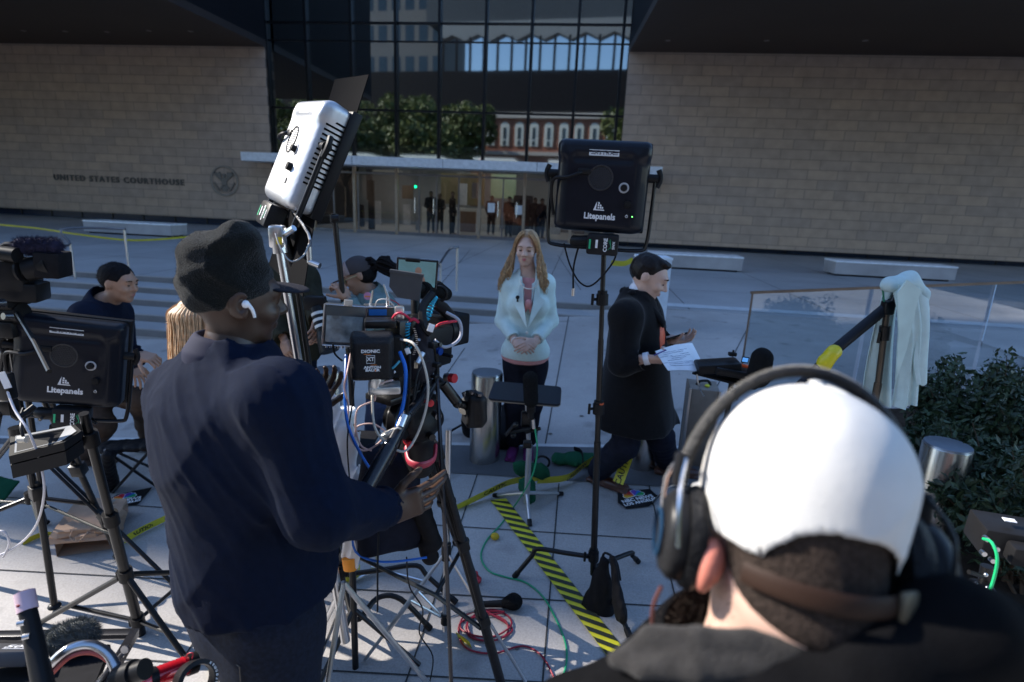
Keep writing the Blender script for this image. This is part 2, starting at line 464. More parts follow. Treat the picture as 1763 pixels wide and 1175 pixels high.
# dark paving band where the bollards stand
a = G(770, 815); b = G(1000, 830); c = G(1000, 771.5); d = G(770, 768)
def line_y(p, q, x): return p.y + (q.y - p.y) * (x - p.x) / (q.x - p.x)
g = MB(); L = []; R_ = []; L2 = []; R2 = []
for x in np.arange(-9, 6.1, .5):
    y0 = line_y(a, b, x); y1 = line_y(d, c, x)
    L.append((x, y0, gz(x, y0) + .006)); R_.append((x, y1, gz(x, y1) + .006)); L2.append((x, y1 + .002, gz(x, y1) + .007)); R2.append((x, y1 + .05, gz(x, y1 + .05) + .007))
g.strip(L, R_); struct('paving_band', g, M_band, 0)
g = MB(); g.strip(L2, R2); struct('paving_edge', g, mat('edge_stone', (.5, .5, .5), .7))
# plaza and its steps
ytop = [478, 497.5, 519, 545, 570]
Q = [PZ(300, ytop[k], PLZ - .11 * k) for k in range(5)]
def loc(p):  # facade coords
    d = V((p.x - F0.x, p.y - F0.y, 0)); return d.dot(FU), d.dot(FN)
O = [loc(q)[1] for q in Q]
g = MB(); g.prism([fp(-60, O[0], -.5), fp(60, O[0], -.5), fp(60, -12, -.5), fp(-60, -12, -.5)], (0, 0, PLZ + .5)); pz = struct('plaza', g, M_plaza)
for k in range(1, 5):
    g = MB(); z = PLZ - .11 * k; g.prism([fp(-40, O[k], -1.5), fp(40, O[k], -1.5), fp(40, O[k - 1] - .002, -1.5), fp(-40, O[k - 1] - .002, -1.5)], (0, 0, z + 1.5)); struct('step', g, M_plaza)
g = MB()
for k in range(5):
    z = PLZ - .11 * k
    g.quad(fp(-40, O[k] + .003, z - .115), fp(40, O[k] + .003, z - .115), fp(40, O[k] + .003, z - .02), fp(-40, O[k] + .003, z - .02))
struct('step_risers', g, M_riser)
J = MB()
def pline(p, q, wd=.012, h=.004):
    a = V(p); b = V(q); s = (b - a).cross(V((0, 0, 1))).normalized() * wd / 2; u = V((0, 0, h)); J.quad(a + s + u, b + s + u, b - s + u, a - s + u)
for a_ in np.arange(-27, 27, 2.4):
    pline(fp(a_, O[0] - .05, PLZ), fp(a_, 1, PLZ)); 
for o_ in np.arange(O[0] - 2.3, 1, -2.4): pline(fp(-40, o_, PLZ), fp(40, o_, PLZ))
pline(PZ(700, 560, PLZ), PZ(810, 430, PLZ)); pline(PZ(1000, 500, PLZ), PZ(960, 440, PLZ))
struct('plaza_joints', J, M_joint)
# pale granite strip on the plaza, right
g = MB(); a = PZ(1150, 528, PLZ); b = PZ(1763, 566, PLZ); dd = (b - a)
g.quad(a + V((0, 0, .005)), a + dd * 1.6 + V((0, 0, .005)), a + dd * 1.6 + V((0, .3, .005)), a + V((0, .34, .005))); struct('plaza_strip', g, mat('pale_granite', (.5, .53, .55), .5))

# ------------------------------------------------------------------ courthouse
M_stone, n, b = nodemat('sandstone_blocks')
tc = n.nodes.new('ShaderNodeTexCoord'); mp = n.nodes.new('ShaderNodeMapping'); br = n.nodes.new('ShaderNodeTexBrick')
mp.inputs['Rotation'].default_value = (math.radians(-90), 0, 0)
# object space: rotate so facade u -> x ; z -> y
vr = n.nodes.new('ShaderNodeVectorRotate'); vr.rotation_type = 'Z_AXIS'; vr.inputs['Angle'].default_value = math.radians(6.6)
n.links.new(tc.outputs['Object'], vr.inputs['Vector'])
sp = n.nodes.new('ShaderNodeSeparateXYZ'); cb = n.nodes.new('ShaderNodeCombineXYZ'); n.links.new(vr.outputs[0], sp.inputs[0])
n.links.new(sp.outputs['X'], cb.inputs['X']); n.links.new(sp.outputs['Z'], cb.inputs['Y']); n.links.new(cb.outputs[0], br.inputs['Vector'])
br.inputs['Scale'].default_value = 1; br.inputs['Brick Width'].default_value = 1.04; br.inputs['Row Height'].default_value = .345; br.inputs['Mortar Size'].default_value = .010
br.inputs['Mortar Smooth'].default_value = .2; br.offset = .38; br.offset_frequency = 2; br.inputs['Bias'].default_value = -.1
br.inputs['Color1'].default_value = (.50, .36, .26, 1); br.inputs['Color2'].default_value = (.42, .315, .245, 1); br.inputs['Mortar'].default_value = (.22, .175, .145, 1)
ns = n.nodes.new('ShaderNodeTexNoise'); ns.inputs['Scale'].default_value = 2.5; ns.inputs['Detail'].default_value = 8; n.links.new(cb.outputs[0], ns.inputs['Vector'])
rr = n.nodes.new('ShaderNodeMapRange'); rr.inputs['To Min'].default_value = .75; rr.inputs['To Max'].default_value = 1.25; n.links.new(ns.outputs['Fac'], rr.inputs['Value'])
sc = n.nodes.new('ShaderNodeVectorMath'); sc.operation = 'SCALE'; n.links.new(br.outputs['Color'], sc.inputs[0]); n.links.new(rr.outputs[0], sc.inputs['Scale']); n.links.new(sc.outputs[0], b.inputs['Base Color'])
bp = n.nodes.new('ShaderNodeBump'); bp.inputs['Strength'].default_value = .5; bp.inputs['Distance'].default_value = .01; bp.invert = True; n.links.new(br.outputs['Fac'], bp.inputs['Height']); n.links.new(bp.outputs[0], b.inputs['Normal']); b.inputs['Roughness'].default_value = .8
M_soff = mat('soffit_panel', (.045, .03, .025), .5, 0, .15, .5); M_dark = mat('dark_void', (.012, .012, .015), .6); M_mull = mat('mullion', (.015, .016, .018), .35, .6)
M_dfr = mat('door_frame', (.42, .33, .24), .4, .5); M_canopy = mat('canopy_panel', (.72, .73, .75), .45)
M_glassU = glassmat('curtain_glass', (.80, .88, .92), .28, .025, (.25, .3, .33)); M_glassD = glassmat('door_glass', (.8, .85, .8), .07, .01, (.8, .82, .8))
M_dglass = mat('dark_glass', (.01, .02, .05), .12)
M_lobby = mat('lobby_wall', (.21, .225, .235), .7, 0, .2, .7); M_lfloor = mat('lobby_floor', (.30, .28, .26), .3)
CH = thing('courthouse', fp(0, 0, PLZ), 'sandstone courthouse with a recessed dark glass curtain wall and white entrance canopy', 'building')
WORG[CH.name] = CH.location.copy()
OUT = .30
aL, zt = FP(457, 80, OUT); aLb, zb = FP(471, 377, OUT); aR, ztr = FP(1078, 95, OUT); aRb, zbr = FP(1061, 412, OUT)
WB = FP(100, 362.5, OUT)[1]; WT = FP(250, 78.5, OUT)[1]; WTR = FP(1400, 99.5, OUT)[1]; WBR = FP(1400, 433, OUT)[1]
print('wall', aL, aLb, aR, aRb, WB, WT, WTR, WBR, 'plaza floor a', O)
aL = (aL + aLb) / 2; aR = (aR + aRb) / 2
def slab(mb, a0, a1, o0, o1, z0, z1): mb.prism([fp(a0, o0, z0), fp(a1, o0, z0), fp(a1, o1, z0), fp(a0, o1, z0)], (0, 0, z1 - z0))
m = MB(); slab(m, -34, aL, OUT, -.4, WB, WT + .3); obj('stone_wall', m, M_stone, CH, 0)
m = MB(); slab(m, aR, 34, OUT, -.4, WBR, WT + .3); obj('stone_wall', m, M_stone, CH, 0)
m = MB(); slab(m, -34, aL + .02, OUT - .5, -.6, PLZ, WB); slab(m, aR - .02, 34, OUT - .5, -.6, PLZ, WBR); objs('plinth', m, M_dglass, CH, 0)
m = MB()
for a_ in np.arange(-33, 33, 1.5):
    if a_ < aL or a_ > aR: slab(m, a_, a_ + .05, OUT - .47, OUT - .5, PLZ, WB)
objs('plinth_frame', m, M_mull, CH, 0)
# soffits: planes at wall top with oblique edge towards the glass atrium
def SZ(px, py, z): p = PZ(px, py, z); return p
eL0 = SZ(457, 81, WT); eL1 = SZ(290, 2, WT); dl = (eL1 - eL0); eL2 = eL0 + dl * 2.2
eR0 = SZ(1080, 96, WT); eR1 = SZ(1102, 20, WT); 
la, lo_ = loc(eL2)
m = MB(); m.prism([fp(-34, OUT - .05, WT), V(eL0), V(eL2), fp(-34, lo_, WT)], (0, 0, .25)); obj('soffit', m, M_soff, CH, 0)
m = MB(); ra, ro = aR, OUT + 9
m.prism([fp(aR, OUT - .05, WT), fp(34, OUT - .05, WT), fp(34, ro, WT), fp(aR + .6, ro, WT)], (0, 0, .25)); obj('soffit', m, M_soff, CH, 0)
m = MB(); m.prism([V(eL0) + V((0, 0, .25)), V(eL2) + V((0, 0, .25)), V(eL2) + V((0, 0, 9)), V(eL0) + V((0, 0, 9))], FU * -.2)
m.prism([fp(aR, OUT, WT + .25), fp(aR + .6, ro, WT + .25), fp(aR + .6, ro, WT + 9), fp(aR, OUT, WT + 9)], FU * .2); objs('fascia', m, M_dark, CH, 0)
m = MB()
for i in range(8):
    p = SZ(40 + i * 72, 53 + (i % 3), WT) if i < 5 else SZ(1150 + (i - 5) * 170, 70, WT)
    m.lathe([(.09, -.012), (.09, 0)], Matrix.Translation(p), 12)
objs('downlight', m, mat('lamp_lens', (.25, .22, .2), .3), CH)
# curtain wall: glass + mullions
gz0 = FP(700, 283)[1]; GT = WT + 9
m = MB(); m.quad(fp(aL, 0, gz0), fp(aR, 0, gz0), fp(aR, 0, GT), fp(aL, 0, GT)); obj('curtain_glass', m, M_glassU, CH, 0)
mx = [FP(x, y)[0] for x, y in [(465, 150), (532, 150), (608, 150), (683, 150), (757, 150), (835, 150), (912, 150), (990, 150), (1066, 150)]]
mz = [FP(760, 41)[1], FP(760, 193)[1], FP(760, 41)[1] + 3.8]
m = MB()
for a_ in mx: slab(m, a_ - .05, a_ + .05, .16, -.08, gz0, GT)
objs('mullion', m, M_mull, CH, 0)
m = MB()
for z_ in mz: slab(m, aL, aR, .06, -.06, z_ - .035, z_ + .035)
slab(m, aL, aR, .05, -.05, FP(760, 73)[1] - .02, FP(760, 73)[1] + .02)
objs('transom', m, M_mull, CH, 0)
# interior behind upper glass: floors, sloping roof, back wall
m = MB(); slab(m, aL, aR, -9, -9.2, PLZ, GT); obj('atrium_wall', m, mat('atrium_wall', (.10, .09, .085), .7), CH, 0)
m = MB(); slab(m, aL, aR, -3.0, -9, 4.6, 4.9); slab(m, aL, aR, -3, -3.1, 4.9, 5.5); slab(m, aL, aR, -.6, -9, GT - .3, GT); objs('atrium_floor', m, mat('floor_edge', (.12, .11, .1), .6), CH, 0)
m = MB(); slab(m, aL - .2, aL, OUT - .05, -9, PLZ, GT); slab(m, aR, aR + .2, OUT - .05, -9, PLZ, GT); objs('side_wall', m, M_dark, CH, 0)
# canopy over the doors
ca0, cz1 = FP(414, 262.5, 1.5); ca1, cz1b = FP(1140, 297, 1.5); cz0 = FP(414, 276.5, 1.5)[1]
cn = MB(); cn.prism([fp(ca0, 1.5, cz0), fp(ca1, 1.5, cz0), fp(ca1, .02, cz0), fp(ca0, .35, cz0)], (0, 0, cz1 - cz0 + .02)); obj('canopy', cn, M_canopy, CH, 0)
m = MB()
for t in (.28, .5, .72): a_ = ca0 + (ca1 - ca0) * t; slab(m, a_, a_ + .015, 1.504, 1.49, cz0, cz1 + .02)
objs('canopy_joint', m, M_dark, CH, 0)
# storefront
m = MB(); m.quad(fp(aL, .01, PLZ + .03), fp(aR, .01, PLZ + .03), fp(aR, .01, gz0), fp(aL, .01, gz0)); obj('storefront_glass', m, M_glassD, CH, 0)
m = MB()
for x in (500, 540, 611, 683.5, 826, 903, 985, 1040): a_ = FP(x, 340)[0]; slab(m, a_ - .055, a_ + .055, .09, -.07, PLZ, gz0)
objs('door_post', m, M_dfr, CH, 0)
m = MB()
for x in (575, 617, 722, 752, 790, 866, 945): a_ = FP(x, 340)[0]; slab(m, a_ - .02, a_ + .02, .05, -.05, PLZ, gz0 - .4)
slab(m, aL, aR, .06, -.04, gz0 - .43, gz0 - .36); slab(m, aL, aR, .06, -.04, PLZ, PLZ + .12)
objs('door_stile', m, mat('steel_frame', (.25, .25, .26), .35, .8), CH, 0)
m = MB()
for x in (716, 748, 858, 890): a_ = FP(x, 360)[0]; m.tube([fp(a_, .14, PLZ + .9), fp(a_, .14, PLZ + 1.5)], .02, 8)
objs('door_handle', m, mat('steel', (.6, .6, .62), .25, 1), CH)
m = MB(); slab(m, aL, aR, -.15, -16, PLZ - .02, PLZ + .02); obj('lobby_floor', m, M_lfloor, CH, 0)
m = MB(); slab(m, aL, aR, -8.9, -9, PLZ, 4.6); obj('lobby_wall', m, M_lobby, CH, 0)
m = MB()
for k in range(4): slab(m, aL + 1.2 + 3.3 * k, aL + 3.0 + 3.3 * k, -2.5, -7.5, 3.6, 3.66)
objs('ceiling_light', m, mat('lobby_light', (.8, .8, .75), .5, emis=(.95, .97, 1, .6)), CH, 0)
m = MB(); slab(m, aL, aR, -.3, -9, 3.72, 3.9); obj('lobby_ceiling', m, M_lobby, CH, 0)
m = MB(); a0 = FP(800, 330)[0]
slab(m, a0 - 2.5, a0 - .3, -6, -6.3, 1.6, 3.1); obj('lobby_panel', m, mat('bronze_panel', (.11, .09, .04), .5), CH, 0)
m = MB(); slab(m, a0 - .1, a0 + 1.2, -7, -7.2, 2.0, 3.2); obj('lobby_window', m, mat('green_glass', (.14, .18, .13), .4, emis=(.3, .42, .25, .07)), CH, 0)
rgl = random.Random(31)
for k in range(22):
    x_ = rgl.uniform(aL + .3, aR - .3); w_ = rgl.uniform(.15, .9); h_l = rgl.uniform(.5, 2.2); z_ = PLZ + (0 if k % 3 else rgl.uniform(.8, 1.6)); o_l = -rgl.uniform(1.5, 8); c_l = rgl.choice([(.02, .02, .025), (.35, .36, .38), (.12, .08, .05), (.05, .06, .07), (.22, .13, .08), (.5, .52, .55)])
    m = MB(); slab(m, x_, x_ + w_, o_l, o_l - .12, z_, z_ + h_l); obj('lobby_fitting', m, mat('lobby_tone_%d' % int(c_l[0] * 100), c_l, .5), CH, 0)
m = MB(); slab(m, a0 - 3.2, a0 + .6, -5, -5.9, PLZ, PLZ + 1.1); obj('security_desk', m, mat('desk_pale', (.5, .5, .47), .5), CH, 0)
m = MB(); m.ell(fp(FP(708, 321)[0], -.6, FP(708, 321)[1]), (.05, .05, .05)); obj('exit_lamp', m, mat('green_lamp', (0, .5, .2), .4, emis=(0, .9, .3, 2.5)), CH)
m = MB()
for x, y in ((846, 358), (893, 362)): 
    a_, z_ = FP(x, y); slab(m, a_ - .14, a_ + .14, .03, .018, z_ - .18, z_ + .18)
objs('paper_notice', m, mat('paper_white', (.8, .82, .85), .7), CH, 0)
# lettering and seal
M_let = mat('incised_letter', (.10, .085, .07), .6)
m = MB(); a_, z_ = FP(204, 310.5, OUT)
m.text('UNITED STATES COURTHOUSE', .42, frame(fp(a_, OUT + .03, z_), x=FU, z=FN), ext=.02, spacing=1.28, bold=.006)
va = np.array(m.v); wreal = (va - va.mean(0)) @ np.array(FU); print('text width', wreal.max() - wreal.min(), 'want', FP(318, 316, OUT)[0] - FP(94, 305, OUT)[0])
sw = (FP(318, 316, OUT)[0] - FP(94, 305, OUT)[0]) / (wreal.max() - wreal.min())
m = MB(); m.text('UNITED STATES COURTHOUSE', .34, frame(fp(a_, OUT + .03, z_), x=FU, z=FN), ext=.02, spacing=1.28, bold=.006, xs=sw * .42 / .34); obj('wall_lettering', m, M_let, CH, 0)
a_, z_ = FP(387, 312, OUT); Ms = frame(fp(a_, OUT + .01, z_), x=FU, z=FN); R = .62
m = MB(); m.lathe([(R, 0), (R, .05), (R - .05, .06), (R - .08, .03), (R - .08, .0)], Ms, 48, False); obj('seal_ring', m, mat('seal_stone', (.30, .25, .2), .7), CH)
m = MB()
def mirr(pts):
    m.prism2(pts, .005, .045, Ms); m.prism2([(-x, y) for x, y in pts][::-1], .005, .045, Ms)
for k in range(6): # eagle wing feathers
    t = k / 5; x0 = .10 + .05 * k; mirr([(x0, .02 + .04 * k), (x0 + .045, .0 + .04 * k), (x0 + .10, .30 - .0 * k + .02 * k), (x0 + .055, .36 - .01 * k)])
mirr([(.0, -.20), (.11, -.12), (.13, .08), (.0, .16)]); mirr([(.03, -.2), (.16, -.34), (.22, -.30), (.09, -.14)])
m.prism2([(-.08, -.22), (.08, -.22), (.13, -.42), (-.13, -.42)], .005, .04, Ms)
m.prism2([(-.03, .15), (.06, .15), (.07, .27), (-.02, .30), (-.10, .24), (-.04, .23)], .005, .05, Ms)
for k in range(5): mirr([(.2 + .05 * k, -.40 + .06 * k), (.25 + .05 * k, -.42 + .07 * k), (.30 + .04 * k, -.33 + .07 * k), (.25 + .04 * k, -.34 + .07 * k)])
obj('seal_eagle', m, mat('seal_relief', (.20, .17, .14), .7), CH, 0)

# ------------------------------------------------------------------ benches
def bench(px0, py0, px1, py1, label):
    # front-top edge pixels ; bench top at .34+.46
    zt_ = PLZ + .40; p0 = PZ(px0, py0, zt_); p1 = PZ(px1, py1, zt_); o_ = loc(p0)[1]; a0, a1 = loc(p0)[0], loc(p1)[0]
    o_ = max(o_, .95); 
    t = thing('stone_bench', fp((a0 + a1) / 2, o_ - .3, PLZ), label, 'bench', 'stone benches along the courthouse wall'); WORG[t.name] = t.location.copy()
    m = MB(); slab(m, a0, a1, o_, o_ - .75, PLZ + .36, PLZ + .40); obj('seat', m, mat('bench_top', (.78, .80, .82), .3), t, 0)
    m = MB(); slab(m, a0 + .01, a1 - .01, o_ - .015, o_ - .74, PLZ + .05, PLZ + .36); obj('base', m, mat('bench_stone', (.34, .32, .31), .7, 0, .15, 2), t, 0)
    m = MB(); slab(m, a0 + .1, a1 - .1, o_ - .1, o_ - .66, PLZ, PLZ + .05); objs('plinth', m, M_dark, t, 0)
bench(-190, 372, 34, 375, 'stone bench cut off by the left edge of the photo')
bench(141, 379, 311, 386, 'long pale stone bench under the wall seal and lettering')
bench(1120, 435, 1274, 441, 'short stone bench behind the man in the black coat')
bench(1440, 449, 1686, 466, 'long pale stone bench at the right under the dark wall')

# handrails
M_rail = mat('brushed_steel', (.55, .54, .52), .3, 1, .1)
def handrail(top, name_label, r=.022):
    # top: list of (px,py,o,zfoot) posts ; rail through tops
    pts = []
    t = None
    for (px, py, pz_, a0) in top: pts.append((V(pz_), a0))
    return pts
def rail_thing(posts, railpts, label):
    t = thing('handrail', posts[0][1], label, 'handrail', 'steel handrails on the plaza steps'); WORG[t.name] = t.location.copy()
    for (tp, bt) in posts:
        m = MB(); m.tube([bt, tp], .019, 10); m.lathe([(.045, 0), (.045, .008), (.02, .012)], Matrix.Translation(bt), 12); obj('post', m, M_rail, t)
    m = MB(); m.tube(railpts, .021, 10, sm=3); obj('rail', m, mat('dark_rail', (.16, .16, .17), .35, .9), t)
# left handrail: far post stands on plaza at (218,?) near post at step 3
b1 = P(223, 470, PZ(223, 470, PLZ).y); t1 = V((b1.x, b1.y, 0)); t1.z = P(214, 396, b1.y).z
b0 = PZ(133, 502, PLZ - .33); t0 = V((b0.x, b0.y, P(120, 421, b0.y).z))
rail_thing([(t1, b1), (t0, b0)], [P(102, 424, b0.y - .25), t0 + V((0, 0, .01)), t1 + V((-.9, -.3, -.02)), t1 + V((-.5, 0, .01)), t1 + V((.02, 0, .01))], 'steel handrail on the left steps behind the bending man')
b1 = PZ(786, 502, PLZ - .01); t1 = V((b1.x, b1.y, P(787, 427, b1.y).z)); b0 = PZ(758, 512, PLZ - .22); t0 = V((b0.x, b0.y, P(757, 453, b0.y).z))
rail_thing([(t1, b1), (t0, b0)], [P(752, 462, b0.y - .1), t0 + V((0, 0, .01)), t1 + V((-.12, -.05, -.02)), t1 + V((.02, 0, .01))], 'steel handrail on the steps right of the camera phone')

# bollards
M_bol = mat('bollard_steel', (.50, .49, .48), .27, 1, .08, 3); M_bolt = mat('bollard_cap', (.30, .33, .38), .35, .9)
BR = G(836, 797)
def bollard(px, ybase, r, h, label):
    p = G(px, ybase) ; p = V((p.x, p.y, gz(p.x, p.y)))
    t = thing('bollard', p, label, 'bollard', 'stainless steel bollards in a row'); WORG[t.name] = p.copy()
    m = MB(); m.lathe([(r, -.05), (r, h - .012), (r - .004, h - .004)], Matrix.Translation(p), 40, False); obj('shaft', m, M_bol, t)
    m = MB(); m.lathe([(r - .003, h - .006), (r - .006, h + .004), (r * .5, h + .006)], Matrix.Translation(p), 40); obj('cap', m, M_bolt, t)
bollard(834, 790, .115, .69, 'steel bollard in front of the reporter, left of the black tray')
bollard(566, 772, .115, .66, 'steel bollard behind the coffee cup, left of the camera rig')
bollard(1105, 800, .115, .69, 'steel bollard half hidden behind the legs of the man in the black coat')
p = P(1600, 735, 3.15); BH = p.z
q = G(1590, 880); bollard(1590, 935, .115, .60, 'steel bollard behind the capped man, beside the green shrubs')

# glass guard rail, right
GRL = thing('glass_railing', P(1280, 700, 5), 'frameless glass railing with a slim bronze top rail at the right', 'railing'); WORG[GRL.name] = GRL.location.copy()
pa = P(1296, 504, 5.0); pb = P(1763, 486, 4.9); dd = pb - pa; pc = pa + dd * 1.8
m = MB(); m.tube([pa - dd.normalized() * .02, pc], .016, 4); obj('top_rail', m, mat('bronze_rail', (.26, .21, .17), .4, .9), GRL)
m = MB(); m.tube([pa, V((pa.x, pa.y, gz(pa.x, pa.y) - .1))], .009, 6); obj('end_post', m, mat('bronze_rail', (.4, .33, .25), .3, .9), GRL)
n_ = 4
for i in range(n_):
    x0 = pa + dd * (i * .45 + .005); x1 = pa + dd * (i * .45 + .44); m = MB()
    dn = V((0, 0, -.95)); m.prism([x0 + dn, x1 + dn, x1, x0], (0, .012, 0)); obj('glass_panel', m, glassmat('rail_glass', (.9, .95, 1), .03, 0, (.9, .94, .95)), GRL, 0)

# pale information pillar behind the coat man
pb_ = V(PZ(1140, 560, PLZ)); yb = pb_.y
t = thing('sign_pillar', pb_, 'white freestanding pillar behind the head of the man in the black coat', 'pillar'); WORG[t.name] = pb_.copy()
c0 = P(1100, 437, yb + .0); c1 = P(1153, 447, yb - .1); c2 = P(1143, 560, yb - .1); 
m = MB(); x0 = P(1101, 432, yb).x; x1 = P(1153, 447, yb).x; zt0 = P(1128, 432, yb).z
m.prism([(x0, yb - .12, PLZ), (x1, yb - .12, PLZ), (x1, yb + .25, PLZ), (x0, yb + .25, PLZ)], (0, 0, P(1153, 447, yb).z - PLZ)); obj('body', m, mat('pillar_white', (.62, .68, .74), .5), t, 0)
m = MB(); z_ = P(1153, 447, yb).z; m.prism([(x0 - .01, yb - .13, z_), (x1 + .01, yb - .13, z_), (x1 + .01, yb + .26, z_), (x0 - .01, yb + .26, z_)], (0, 0, .03)); obj('cap', m, mat('pillar_cap', (.75, .8, .85), .5), t, 0)

# ------------------------------------------------------------------ surroundings that light, shade and mirror in the glass
def window_block(name, x0, x1, y0, y1, z0, z1, m_wall, m_win, label, cat, nx, nz, face='x', margin=.25, arch=False):
    t = thing(name, ((x0 + x1) / 2, (y0 + y1) / 2, z0), label, cat); WORG[t.name] = t.location.copy()
    m = MB(); m.boxab((x0, y0, z0), (x1, y1, z1)); obj('wall', m, m_wall, t, 0)
    m = MB()
    for i in range(nx):
        for k in range(nz):
            ch = (z1 - z0) / nz; za = z0 + ch * (k + .25); zb_ = z0 + ch * (k + .8)
            if face == 'x':
                cw = (y1 - y0) / nx; a = y0 + cw * (i + margin); b = y0 + cw * (i + 1 - margin); m.boxab((x1 - .05, a, za), (x1 + .02, b, zb_))
            else:
                cw = (x1 - x0) / nx; a = x0 + cw * (i + margin); b = x0 + cw * (i + 1 - margin); m.boxab((a, y1 - .05, za), (b, y1 + .02, zb_))
    objs('window', m, m_win, t, 0)
    return t
M_ofc = mat('office_concrete', (.30, .29, .28), .8, 0, .1, .3); M_win = mat('office_window', (.03, .05, .07), .1)
# unseen tower added at the left to throw shade over the plaza
SH = .19 / .80
# shade line passes ground (0.1,1.75) -> at x=-34: y
ysh = 2.12 + SH * 58.2
window_block('shade_tower', -58, -34, ysh, ysh + 60, -6, 62, M_ofc, M_win, 'tall concrete tower out of view at the left, added to shade the plaza', 'building', 1, 16, 'x', .02)
# brick building with arched windows across the street
BY = -34
t = thing('brick_building', (-9, BY, -2), 'red brick building with tall pale arched windows across the street', 'building'); WORG[t.name] = t.location.copy()
M_brick = mat('red_brick', (.34, .13, .08), .8, 0, .25, 3)
m = MB(); m.boxab((-19.5, BY - 12, -2), (0, BY, 13.2)); obj('wall', m, M_brick, t, 0)
for i in range(9):
    xc = -17.7 + i * 2.05; w2 = .62; z0, z1 = 9.2, 11.7; fr = MB()
    fr.prism([(xc - w2, BY + .02, z0), (xc + w2, BY + .02, z0)] + [(xc + w2 * math.cos(a), BY + .02, z1 + w2 * math.sin(a)) for a in np.linspace(0, math.pi, 9)], (0, .12, 0))
    o = obj('window_frame', fr, mat('window_white', (.75, .78, .72), .6), t, 0)
    m = MB(); m.boxab((xc - .2, BY + .15, z0 + .9), (xc + .2, BY + .17, z1 - .1)); m.boxab((xc - .2, BY + .15, z0 + .1), (xc + .2, BY + .17, z0 + .7)); objs('pane', m, M_win, o, 0)
m = MB(); m.boxab((-19.6, BY - .2, 8.0), (.1, BY + .3, 8.5)); m.boxab((-19.6, BY - .2, 12.8), (.1, BY + .4, 13.5)); objs('cornice', m, mat('cornice_stone', (.6, .55, .5), .7), t, 0)
t = thing('brick_wall', (-45, BY, -2), 'long low red brick garden wall behind the street trees', 'wall'); WORG[t.name] = t.location.copy()
m = MB(); m.boxab((-75, BY - 1, -2), (-19.7, BY - .6, 5.2)); obj('wall', m, mat('old_brick', (.15, .095, .07), .85, 0, .3, 2), t, 0)
m = MB(); m.boxab((-75, BY - 1.1, 5.2), (-19.7, BY - .5, 5.5)); obj('coping', m, mat('cornice_stone', (.6, .55, .5), .7), t, 0)
window_block('pale_office_block', -56, -34.5, -72, -60, -4, 60, mat('pale_concrete', (.16, .165, .17), .8), M_win, 'pale office block with a grid of windows behind the street trees', 'building', 8, 12, 'y', .18)
window_block('low_office_block', 4, 60, -60, -45, -4, 26, mat('grey_concrete', (.22, .22, .22), .8), M_win, 'low grey office block right of the brick building across the street', 'building', 14, 7, 'y', .18)
t = thing('white_arcade', (-30, -52, 0), 'slim columns under a white scalloped roof, dark beam and top standing for mirrored soffit', 'building'); WORG[t.name] = t.location.copy()
m = MB(); m.boxab((-80, -56, 14.0), (3.5, -55, 23.3)); obj('beam', m, M_dark, t, 0)  # dark beam added in place of the overhang mirrored in the glass
m = MB()
for i in range(14): m.boxab((-33 + i * 2.45, -55.3, 23.3), (-32.6 + i * 2.45, -55, 28.6))
objs('column', m, M_dark, t, 0)
m = MB(); pr = []
for i in range(8):
    x = -33.5 + i * 4.6
    pr += [(x, -55, 28.0), (x + 2.3, -55, 29.0)]
pr += [(3.3, -55, 28), (3.3, -55, 31), (-33.5, -55, 31)]; m.prism(pr, (0, -2, 0)); obj('roof', m, mat('white_roof', (.24, .26, .27), .6), t, 0)
m = MB(); m.boxab((-36, -60, 31), (3.4, -55.2, 44)); obj('soffit_stand_in', m, mat('blue_grey_panel', (.06, .07, .08), .4), t, 0)  # dark block standing in for the mirrored soffit higher up
M_leaf = mat('leaf_green', (.11, .135, .035), .55, 0, .35, 1.5); M_bark = mat('bark', (.12, .09, .07), .9, 0, .3, 10)
def tree(x, y, z0, h, r, label, nleaf=5200, seed=1, ls=.34):
    rg = np.random.default_rng(seed)
    t = thing('street_tree', (x, y, z0), label, 'tree', 'street trees across the road'); WORG[t.name] = t.location.copy()
    m = MB(); top = V((x, y, z0 + h * .55)); m.tube([(x, y, z0), (x + .1, y, z0 + h * .3), top], [.28, .22, .15], 8)
    ends = []
    for k in range(7):
        a = k * .9 + rg.uniform(0, .5); e = V((x + math.cos(a) * r * .6, y + math.sin(a) * r * .6, z0 + h * rg.uniform(.6, .9))); m.tube([top - V((0, 0, rg.uniform(0, h * .2))), e], [.1, .03], 6); ends.append(e)
    obj('trunk', m, M_bark, t)
    m = MB(); vs = []; fs = []
    cl = [(e, r * rg.uniform(.35, .55)) for e in ends] + [(V((x, y, z0 + h * .8)), r * .6)]
    for i in range(nleaf):
        c, rr_ = cl[rg.integers(len(cl))]; d = rg.normal(size=3); d /= np.linalg.norm(d); p = np.array(c) + d * rr_ * rg.uniform(.4, 1) ** .5
        a = rg.normal(size=3); a /= np.linalg.norm(a); b_ = np.cross(a, rg.normal(size=3)); b_ /= np.linalg.norm(b_); s_ = ls * rg.uniform(.5, 1.2); k = len(vs)
        vs += [p - a * s_, p + b_ * s_ * .5, p + a * s_, p - b_ * s_ * .5]; fs.append((k, k + 1, k + 2, k + 3))
    m.raw([V(v_) for v_ in vs], fs); obj('crown', m, M_leaf, t, 0)
